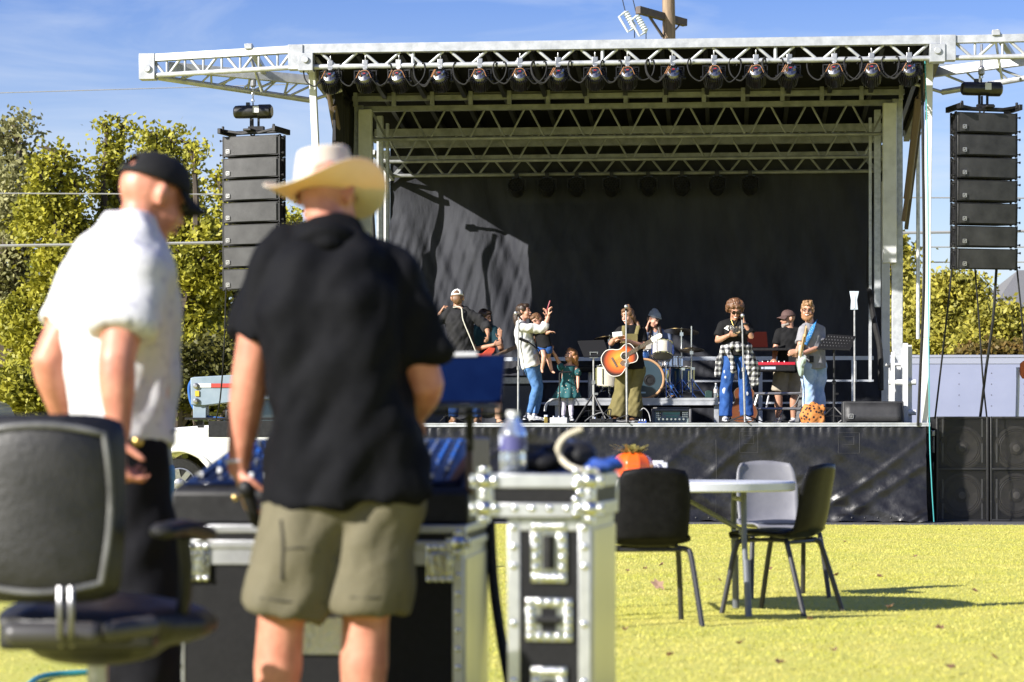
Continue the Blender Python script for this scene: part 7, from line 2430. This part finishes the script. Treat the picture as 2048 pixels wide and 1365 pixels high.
for sx in (-1, 1):
    for yy in (.08, .72):
        m = MB(T); m.lathe([(0, -.02), (.045, -.02), (.05, 0), (.045, .02), (0, .02)], (sx * (hw - .08), yy, .05), (1, 0, 0), 16); m.build('caster', M_RUBBER, desk)
con = thing('mixing_console', 'large black mixing console with knobs and faders under blue sky reflections', 'mixing console', T @ Vector((0, .05, zd(1050) + .001)), math.radians(-5))
z0 = zd(1050) + .002
cw_ = hw + .015
m = MB(T)
prof_c = [(.02, z0), (.70, z0), (.70, zd(884)), (.60, zd(880)), (.30, zd(925)), (.04, zd(975)), (.02, zd(985))]
inset = lambda z: .115 * max(0, min(1, (z - zd(985)) / (zd(895) - zd(985))))
vs = [Vector((x + (inset(z) if x < 0 else 0), y, z)) for x in (-cw_, cw_) for y, z in prof_c]
n = len(prof_c)
m.add(vs, [tuple(range(n)), tuple(reversed(range(n, 2 * n)))] + [(i, n + i, n + (i + 1) % n, (i + 1) % n) for i in range(n)])
m.build('body', M_BLKPL, con, bevel=.01, smooth=20)
M_SURF = mat('glossy dark console surface', (.004, .008, .026), .16, spec=.35)
def cs(a, b):
    """point on the sloped control surface"""
    q = curve([(0, .05, zd(973)), (0, .30, zd(924)), (0, .59, zd(881))], 8)
    t = b * (len(q) - 1); i = min(int(t), len(q) - 2)
    p = q[i].lerp(q[i + 1], t - i)
    xl = -cw_ + .02 + inset(p.z)
    return Vector((xl + (cw_ - .03 - xl) * a, p.y - .004, p.z + .006))
m = MB(T); m.grid(cs, 8, 12); m.build('control_surface', M_SURF, con, solid=.004)
rnd = random.Random(13)
m = MB(T)
for i in range(20):
    for j in range(5):
        p = cs((i + .7) / 21, .42 + .115 * j)
        m.lathe([(.009, 0), (.007, .016), (0, .016)], p, (0, -.45, .9), 8)
m.split('knob', mat('mixed knobs', (.10, .11, .13), .35, col2=(.02, .10, .42), scale=9, lo=.48, hi=.52), con)
m = MB(T)
for i in range(20):
    p = cs((i + .7) / 21, .08 + .2 * rnd.random())
    m.box(p + Vector((0, 0, .01)), (.014, .026, .018))
m.split('fader', M_WHITE, con, bevel=.002)
m = MB(T)
for i in range(20):
    m.tube([cs((i + .7) / 21, .06) + Vector((0, 0, .003)), cs((i + .7) / 21, .34) + Vector((0, 0, .003))], .0025, 4)
m.split('fader_slot', M_BLACK, con)
m = MB(T); m.bb(cw_ - .012, cw_ + .012, .03, .62, zd(990), zd(872)); m.build('end_cheek', mat('worn wood cheek', (.10, .05, .035), .5, col2=(.05, .03, .02), scale=12), con, bevel=.01)
m = MB(T); m.box((-.42, .10, zd(950)), (.012, .012, .012)); m.build('end_knob', M_STEEL, con)
# laptop screen on a stand above the console
Ys = 7.55
q = [P(860, 712, Ys + .06), P(1012, 710, Ys + .06), P(1004, 806, Ys - .02), P(838, 806, Ys - .02)]
lb = P(925, 850, Ys + .1); lb.z = zd(884)
lap = thing('laptop', 'open laptop with a blue reflecting screen on a pole above the console', 'laptop', lb)
m = MB(); nn = (q[1] - q[0]).cross(q[3] - q[0]).normalized() * -.004
m.add([p + nn for p in q] + [p - nn * 2 for p in q], [(0, 1, 2, 3), (7, 6, 5, 4), (0, 4, 5, 1), (1, 5, 6, 2), (2, 6, 7, 3), (3, 7, 4, 0)])
lidl = m.build('screen_lid', M_BLKPL, lap)
m = MB(); c4 = sum(q, Vector()) / 4; q2 = [c4 + (p - c4) * .965 + (Vector((0, -1, .2)).normalized() * .006) for p in q]
m.add(q2, [(3, 2, 1, 0)]); m.build('screen', mat('glossy screen', (.002, .006, .03), .10, col2=(.003, .009, .04), scale=9, spec=.2), lidl, smooth=0)
m = MB(); m.beam(P(888, 710, Ys + .05), P(956, 709, Ys + .05), .012, .014); m.build('screen_highlight', M_WHITE, lidl, bevel=.003)  # white bar stands in for a highlight on the lid's top edge
m = MB(); a_, b_ = P(838, 815, Ys), P(1002, 815, Ys); m.box((a_ + b_) / 2 + Vector((0, -.06, -.0)), ((b_ - a_).length, .16, .014)); m.build('base', mat('dark grey laptop base', (.10, .105, .11), .4, .4), lap, bevel=.004)
m = MB(); c = (a_ + b_) / 2 + Vector((.03, .0, 0)); m.cyl(Vector((c.x, c.y, c.z - .01)), Vector((c.x, c.y + .05, zd(900))), .013, 10); m.box(c + Vector((0, -.04, -.02)), (.22, .14, .012)); m.build('stand_pole', M_BLACK, lap)
# black speaker cable box between the two cases
m = MB(); c = gp(990, 8.6); m.tube(curve([c + Vector((-.02, 0, .75)), c + Vector((0, .0, .45)), c + Vector((.06, -.05, .1)), c + Vector((.10, -.1, .02))], 6), .018, 8)
single('loose_cable', m, M_RUBBER, 'black cable drooping between the two road cases', 'cable')
m = MB(); m.tube(curve([gp(-40, 9.3) + Vector((0, 0, .015)), gp(40, 9.6) + Vector((0, 0, .015)), gp(85, 10.2) + Vector((0, 0, .015)), gp(180, 10.4) + Vector((0, 0, .015))], 6), .012, 8)
single('garden_hose', m, mat('teal hose', (.05, .35, .42), .5), 'teal hose lying on the grass at the lower left corner', 'hose')

# ---------------------------------------------------------------- office chair
Yc = 6.1
so_ = F / Yc
oc = gp(150, Yc + .28)
ch = thing('office_chair', 'black leather office chair with a chrome bracket, its back to the camera', 'chair', oc, math.radians(160))
M_LEATH = mat('worn black leather', (.007, .007, .007), .42, col2=(.015, .0145, .014), scale=7, bump=.25, bscale=70, rvar=.15)
zc = lambda py, s=so_: CAMH - (py - HZ) / s
def pad(a, b):
    # rounded rectangle in x (px) and z
    x0, x1 = -95, 246
    x = (a - .5) * 2; z = (b - .5) * 2
    w_ = (x1 - x0) / 2 * (1 - .06 * (1 - b)); cx = (x0 + x1) / 2
    sx = x * (1 - .07 * abs(z) ** 6); sz = z * (1 - .09 * abs(x) ** 6)
    p = P(cx + w_ * sx, 1018 - 190 * sz, Yc)
    d = max(0, (1 - abs(x) ** 5)) * max(0, (1 - abs(z) ** 5))
    return p, d, x, z
def padb(a, b):
    p, d, x, z = pad(a, b)
    return p + Vector((0, -.05 * d ** .5 + .05 * x * x + .03, 0))
def padf(a, b):
    p, d, x, z = pad(a, b)
    return p + Vector((0, .05 * d ** .5 + .05 * x * x + .03, 0))
m = MB(); m.grid(padb, 28, 24); m.grid(lambda a, b: padf(1 - a, b), 28, 24); bk = m.build('backrest', M_LEATH, ch, smooth=180)
m = MB()
loop = []
for i in range(64):
    t = 6.28318 * i / 64
    cx_, cz_ = math.cos(t), math.sin(t)
    k = 1 / max(abs(cx_), abs(cz_)) ** .72
    p, d, x, z = pad(.5 + .43 * max(-1, min(1, cx_ * k)), .5 + .44 * max(-1, min(1, cz_ * k)))
    loop.append(p + Vector((0, -.05 * d ** .5 + .05 * x * x + .022, 0)))
m.tube(loop, .008, 7, closed=True); m.build('piping', mat('pale worn piping', (.16, .16, .155), .4, col2=(.05, .05, .05), scale=9), bk)
m = MB()
for px in (120, 142):
    m.tube(curve([P(px, 1175, Yc - .05), P(px, 1215, Yc - .065), P(px, 1262, Yc - .04), P(px + 2, 1290, Yc + .08)], 5), .008, 9)
m.split('bracket', mat('worn chrome strip', (.22, .22, .23), .4, .8), ch)
m = MB(); m.tube([P(30, 1268, Yc + .03), P(182, 1268, Yc + .03)], .030, 14, round_cap=True); m.tube([P(225, 1262, Yc + .03), P(300, 1252, Yc + .1)], .026, 12, round_cap=True); m.build('tilt_bar', mat('worn grey steel bar', (.055, .053, .053), .42, .2), ch)
m = MB()
c = P(195, 1248, Yc + .33)
m.ell(c + Vector((0, 0, .015)), (.27, .27, .07)); m.ell(c + Vector((.08, .05, .0)), (.24, .25, .07)); m.ell(c + Vector((0, 0, -.06)), (.18, .18, .05)); m.box(c + Vector((-.02, 0, -.01)), (.40, .42, .09)); voxel(m, .012, 3).build('seat', M_LEATH, ch, smooth=180)
for px, side in ((368, 1), (-30, -1)):
    m = MB(); m.tube(curve([P(px - 40, 1062, Yc + .05), P(px, 1056, Yc + .18), P(px + 40, 1068, Yc + .36)], 5), .036, 12, r2=.022, side=Vector((1, 0, 0)), round_cap=True); ar = m.build('armrest', M_BLKPL, ch)
    m = MB(); m.tube(curve([P(px, 1075, Yc + .2), P(px + 4, 1150, Yc + .22), P(px - 10, 1235, Yc + .26), P(px - 70, 1262, Yc + .3)], 5), .018, 9); m.build('arm_post', M_BLKPL, ar)
m = MB(); g_ = Vector((c.x, c.y, 0)); m.cyl(g_ + Vector((0, 0, .1)), g_ + Vector((0, 0, c.z - .05)), .028, 12); m.cyl(g_ + Vector((0, 0, .1)), g_ + Vector((0, 0, .28)), .04, 12); m.build('gas_column', M_STEEL, ch)
for k in range(5):
    a = .4 + 6.283 * k / 5
    d = Vector((math.cos(a), math.sin(a), 0))
    m = MB(); m.tube([g_ + Vector((0, 0, .12)), g_ + d * .30 + Vector((0, 0, .085))], [.03, .02], 8); lg = m.build('base_arm', M_BLKPL, ch)
    m = MB(); m.lathe([(0, -.022), (.028, -.022), (.03, 0), (.028, .022), (0, .022)], g_ + d * .30 + Vector((0, 0, .03)), Vector((-d.y, d.x, 0)), 14); m.build('caster', M_RUBBER, lg)

# ---------------------------------------------------------------- the two men in the foreground
C_NAVY = mat('dark navy shirt cloth', (.005, .0052, .0066), .75, col2=(.008, .0083, .010), scale=8, bump=.15, bscale=30, bdist=.01, spec=.07)
C_WHITE = mat('white dotted shirt cloth', (.60, .60, .62), .8, col2=(.44, .44, .50), scale=34, lo=.56, hi=.64, bump=.3, bscale=30)
C_SHORT = mat('olive khaki twill', (.105, .094, .055), .85, col2=(.13, .115, .07), scale=9, bump=.35, bscale=16, bdist=.02)
C_BLKP = mat('black trouser cloth', (.004, .004, .006), .8, col2=(.007, .007, .010), scale=9, bump=.2, bscale=16, spec=.15)
Y = 7.0
r, J = person('person seen from behind in a white cowboy hat, navy shirt and khaki shorts', Y, dict(
    hip=(690, 978, 0), neck=(650, 480, 0), head=(655, 396, .05), shl=(545, 548, .0), shr=(782, 562, .02), fwd=(.1, 1, 0), bend=(0, -.03, 0),
    ell=(505, 722, .0), wrl=(477, 935, .06), elr=(852, 770, .04), wrr=(822, 842, .26),
    kl=(562, 1245, .0), kr=(731, 1238, .02), al=(545, 1512, .02), ar=(722, 1512, .02), tl=(520, 1560, .18), tr=(740, 1560, .18)),
    k=1.08, w=(1.02, 1.20, 1.20), yaw=152, pitch=22, roll=0, skin=SK2, face=False, armk=1.22, legk=1.16, vox=.009,
    hands=dict(l=(Dn + Rt * .22 + Bk * .15, Rt + Bk * .3, .55, 1), r=(Bk + Lf * .4, Dn, .5, -1)),
    shirt=dict(mat=C_NAVY, sleeve=.78, drop=.045, flare=.020, fold=.055, hem=1.24), trousers=dict(mat=C_SHORT, len=.93, loose=.026, flare=.024, fold=.035, name='shorts'), shoes=M_SNEAK, fsize=.16)
h = J['head']
m = MB(); m.tube(curve([P(588, 494, Y - .02), P(606, 474, Y - .10), P(655, 458, Y - .125), P(706, 476, Y - .08), P(724, 496, Y)], 6), .018, 9, r2=.024, round_cap=True)
m.tube(curve([P(600, 500, Y - .04), P(655, 486, Y - .12), P(712, 504, Y - .03)], 6), .028, 9, round_cap=True)
voxel(m, .009, 3).build('collar', C_NAVY, r, smooth=180)
m = MB(); m.tube([J['wrl'] + Vector((0, 0, .02)) + Vector((.034 * math.cos(t), .036 * math.sin(t), .004 * math.cos(t))) for t in [6.283 * i / 24 for i in range(24)]], .006, 8, r2=.006, closed=True); m.build('bracelet', mat('pale bracelet', (.55, .56, .62), .4), r)
m = MB(); m.ell(J['wrl'] + Vector((-.006, -.03, -.088)), (.010, .006, .010)); m.build('ring', mat('gold ring', (.7, .5, .2), .2, 1.0), r)
sh_ = next(c for c in r.children if c.name.startswith('shorts'))
m = MB()
for poly, rad in (([(562, 1040), (566, 1090), (563, 1160)], .005), ([(566, 1100), (600, 1096), (640, 1104)], .003), ([(520, 1196), (580, 1204), (650, 1206)], .0025), ([(700, 1195), (750, 1196), (800, 1190)], .0025)):
    pts = [surface_at(sh_, px, py, .001) for px, py in poly]
    if all(pts):
        m.tube(curve(pts, 5), rad, 6)
m.build('seam', mat('dark olive seam', (.05, .045, .03), .8), r)
# cowboy hat
M_STRAW = bpy.data.materials.new('cream straw')
M_STRAW.use_nodes = True
t_ = M_STRAW.node_tree
pb = t_.nodes['Principled BSDF']; pb.inputs['Base Color'].default_value = (.80, .75, .60, 1); pb.inputs['Roughness'].default_value = .7
tcn = t_.nodes.new('ShaderNodeTexCoord'); cn = t_.nodes.new('ShaderNodeTexNoise'); cn.inputs['Scale'].default_value = 30
cr_ = t_.nodes.new('ShaderNodeValToRGB'); cr_.color_ramp.elements[0].color = (.74, .69, .55, 1); cr_.color_ramp.elements[1].color = (.86, .82, .70, 1)
t_.links.new(tcn.outputs['Object'], cn.inputs['Vector']); t_.links.new(cn.outputs['Fac'], cr_.inputs['Fac']); t_.links.new(cr_.outputs['Color'], pb.inputs['Base Color'])
tl_ = t_.nodes.new('ShaderNodeBsdfTranslucent'); tl_.inputs['Color'].default_value = (.85, .50, .07, 1)
mxs = t_.nodes.new('ShaderNodeMixShader'); mxs.inputs['Fac'].default_value = .34
t_.links.new(pb.outputs['BSDF'], mxs.inputs[1]); t_.links.new(tl_.outputs['BSDF'], mxs.inputs[2]); t_.links.new(mxs.outputs['Shader'], t_.nodes['Material Output'].inputs['Surface'])
HR = head_R(150, 16, 0)
HR = Matrix.Rotation(math.radians(-12), 3, 'Y') @ HR
ho = P(652, 396, Y + .05)
HA = lambda x, y, z: ho + HR @ Vector((x, y, z))
def crown(a, b):
    t = 6.28318 * a
    c_, s__ = math.cos(t), math.sin(t)
    ph = min(1, b * 1.25)
    rx = .083 * (1 - .18 * ph ** 2) ; ry = .104 * (1 - .16 * ph ** 2)
    z = .146 * ph
    if b > .8:
        f_ = (b - .8) / .2
        rx *= (1 - f_); ry *= (1 - f_)
        z -= .030 * f_ ** .7 * (1.0 if True else 0)
    dent = .012 * ph ** 2 * max(0, -s__) * abs(c_) * 3
    return HA(rx * c_ * (1 - dent * 4), ry * s__, z + (.018 * ph * (-s__) if b <= .8 else .018 * (-s__) * (1 - (b - .8) / .2)))
m = MB(); m.grid(crown, 48, 20, wrap=True); hat = m.build('cowboy_hat', M_STRAW, r, smooth=180, solid=.003)
def brim(a, b):
    t = 6.28318 * a
    c_, s__ = math.cos(t), math.sin(t)
    rx0, ry0 = .081, .102
    rx1, ry1 = .178, .195
    e = b
    lift = .075 * abs(c_) ** 2.2 * e ** 1.7
    out = 1 - .16 * abs(c_) ** 3 * e ** 2
    return HA((rx0 + (rx1 - rx0) * e * out) * c_, (ry0 + (ry1 - ry0) * e) * s__, .002 + lift - .012 * e * abs(s__) ** 3)
m = MB(); m.grid(brim, 72, 14, wrap=True); m.build('brim', M_STRAW, hat, smooth=180, solid=.003)
m = MB(); m.tube([HA(.084 * math.cos(t), .105 * math.sin(t), .014) for t in [6.283 * i / 40 for i in range(40)]], .004, 7, r2=.010, closed=True); m.build('hat_band', mat('cream band', (.62, .56, .42), .6), hat)
pm = MB(); hw_ = J['wrl'] + Vector((.040, -.01, -.13)); pm.tube([hw_ + Vector((-.01, -.02, .06)), hw_ + Vector((.012, .02, -.03))], [.020, .017], 12, round_cap=True); pm.ell(hw_ + Vector((-.012, -.025, .068)), (.026, .026, .028))
single('microphone', pm, M_BLKPL, 'black microphone held in the left hand of the person in the cowboy hat', 'microphone')

Y = 7.15
r, J = person('person in white dotted tee, black cap and black trousers looking down to the right', Y, dict(
    hip=(238, 868, 0), neck=(262, 452, .02), head=(304, 400, .06), shl=(190, 548, .12), shr=(262, 556, -.18), fwd=(.86, .5, 0), hipside=(.45, -.9, 0), bend=(-.03, -.02, 0),
    ell=(97, 722, .10), wrl=(126, 840, .22), elr=(233, 724, -.30), wrr=(238, 872, -.30),
    kl=(262, 1180, .06), kr=(292, 1185, -.08), al=(240, 1510, .08), ar=(290, 1512, -.06), tl=(330, 1550, .2), tr=(390, 1550, .05)),
    k=1.08, w=(1.05, 1.20, 1.16), yaw=127, pitch=20, roll=0, skin=SK2, face=True, armk=1.18, vox=.009, belly=.035,
    hands=dict(l=(Dn + Rt * .4, Rt, .8, 1), r=(Dn + Rt * .12, Rt + Bk * .2, .9, 1)),
    shirt=dict(mat=C_WHITE, sleeve=.66, drop=.04, flare=.014, fold=.045, hem=1.04), trousers=dict(mat=C_BLKP, len=1.96, loose=.02, flare=.03, fold=.03), shoes=M_BOOT, fsize=.17)
h, R = J['head'], J['R']
cap_hat(r, h, R, 1.10, cloth('black cap twill', (.010, .010, .011), (.016, .016, .017)), strap_gap=True)
m = MB(); m.tube(curve([P(222, 868, Y - .17), P(275, 872, Y - .18), P(330, 866, Y - .08), P(345, 858, Y + .05)], 6), .006, 6, r2=.018, side=Vector((0, 0, 1))); bl = m.build('belt', C_BLKP, r)
m = MB(); m.ell(P(276, 884, Y - .215), (.016, .006, .014)); m.build('belt_badge', mat('brass', (.5, .36, .12), .3, 1.0), bl)

# far bystander whose leg shows between the console and the chair
Y = 18.4
r, J = person('distant person in blue jeans and sneakers half hidden behind the white shirted man', Y, dict(
    hip=(305, 935, 0), neck=(300, 780, 0), head=(302, 748, 0), shl=(268, 800, 0), shr=(330, 800, 0),
    ell=(262, 870, 0), wrl=(266, 925, 0), elr=(336, 870, 0), wrr=(332, 925, 0),
    kl=(290, 1040, 0), kr=(322, 1040, 0), al=(288, 1140, 0), ar=(324, 1140, 0), tl=(286, 1150, -.2), tr=(332, 1150, -.12)),
    k=.92, yaw=0, skin=SK1, face=True, vox=.012, shirt=dict(mat=C_GREY, sleeve=.7), trousers=dict(mat=C_JEAN, len=1.9), shoes=mat('navy sneaker', (.03, .06, .16), .6, col2=(.5, .5, .5), scale=14, lo=.55, hi=.6))
m = MB(); skull_cap(m, J['head'], J['R'], .96, 1.1); voxel(m, .010, 2).build('hair', H_DARK, r)
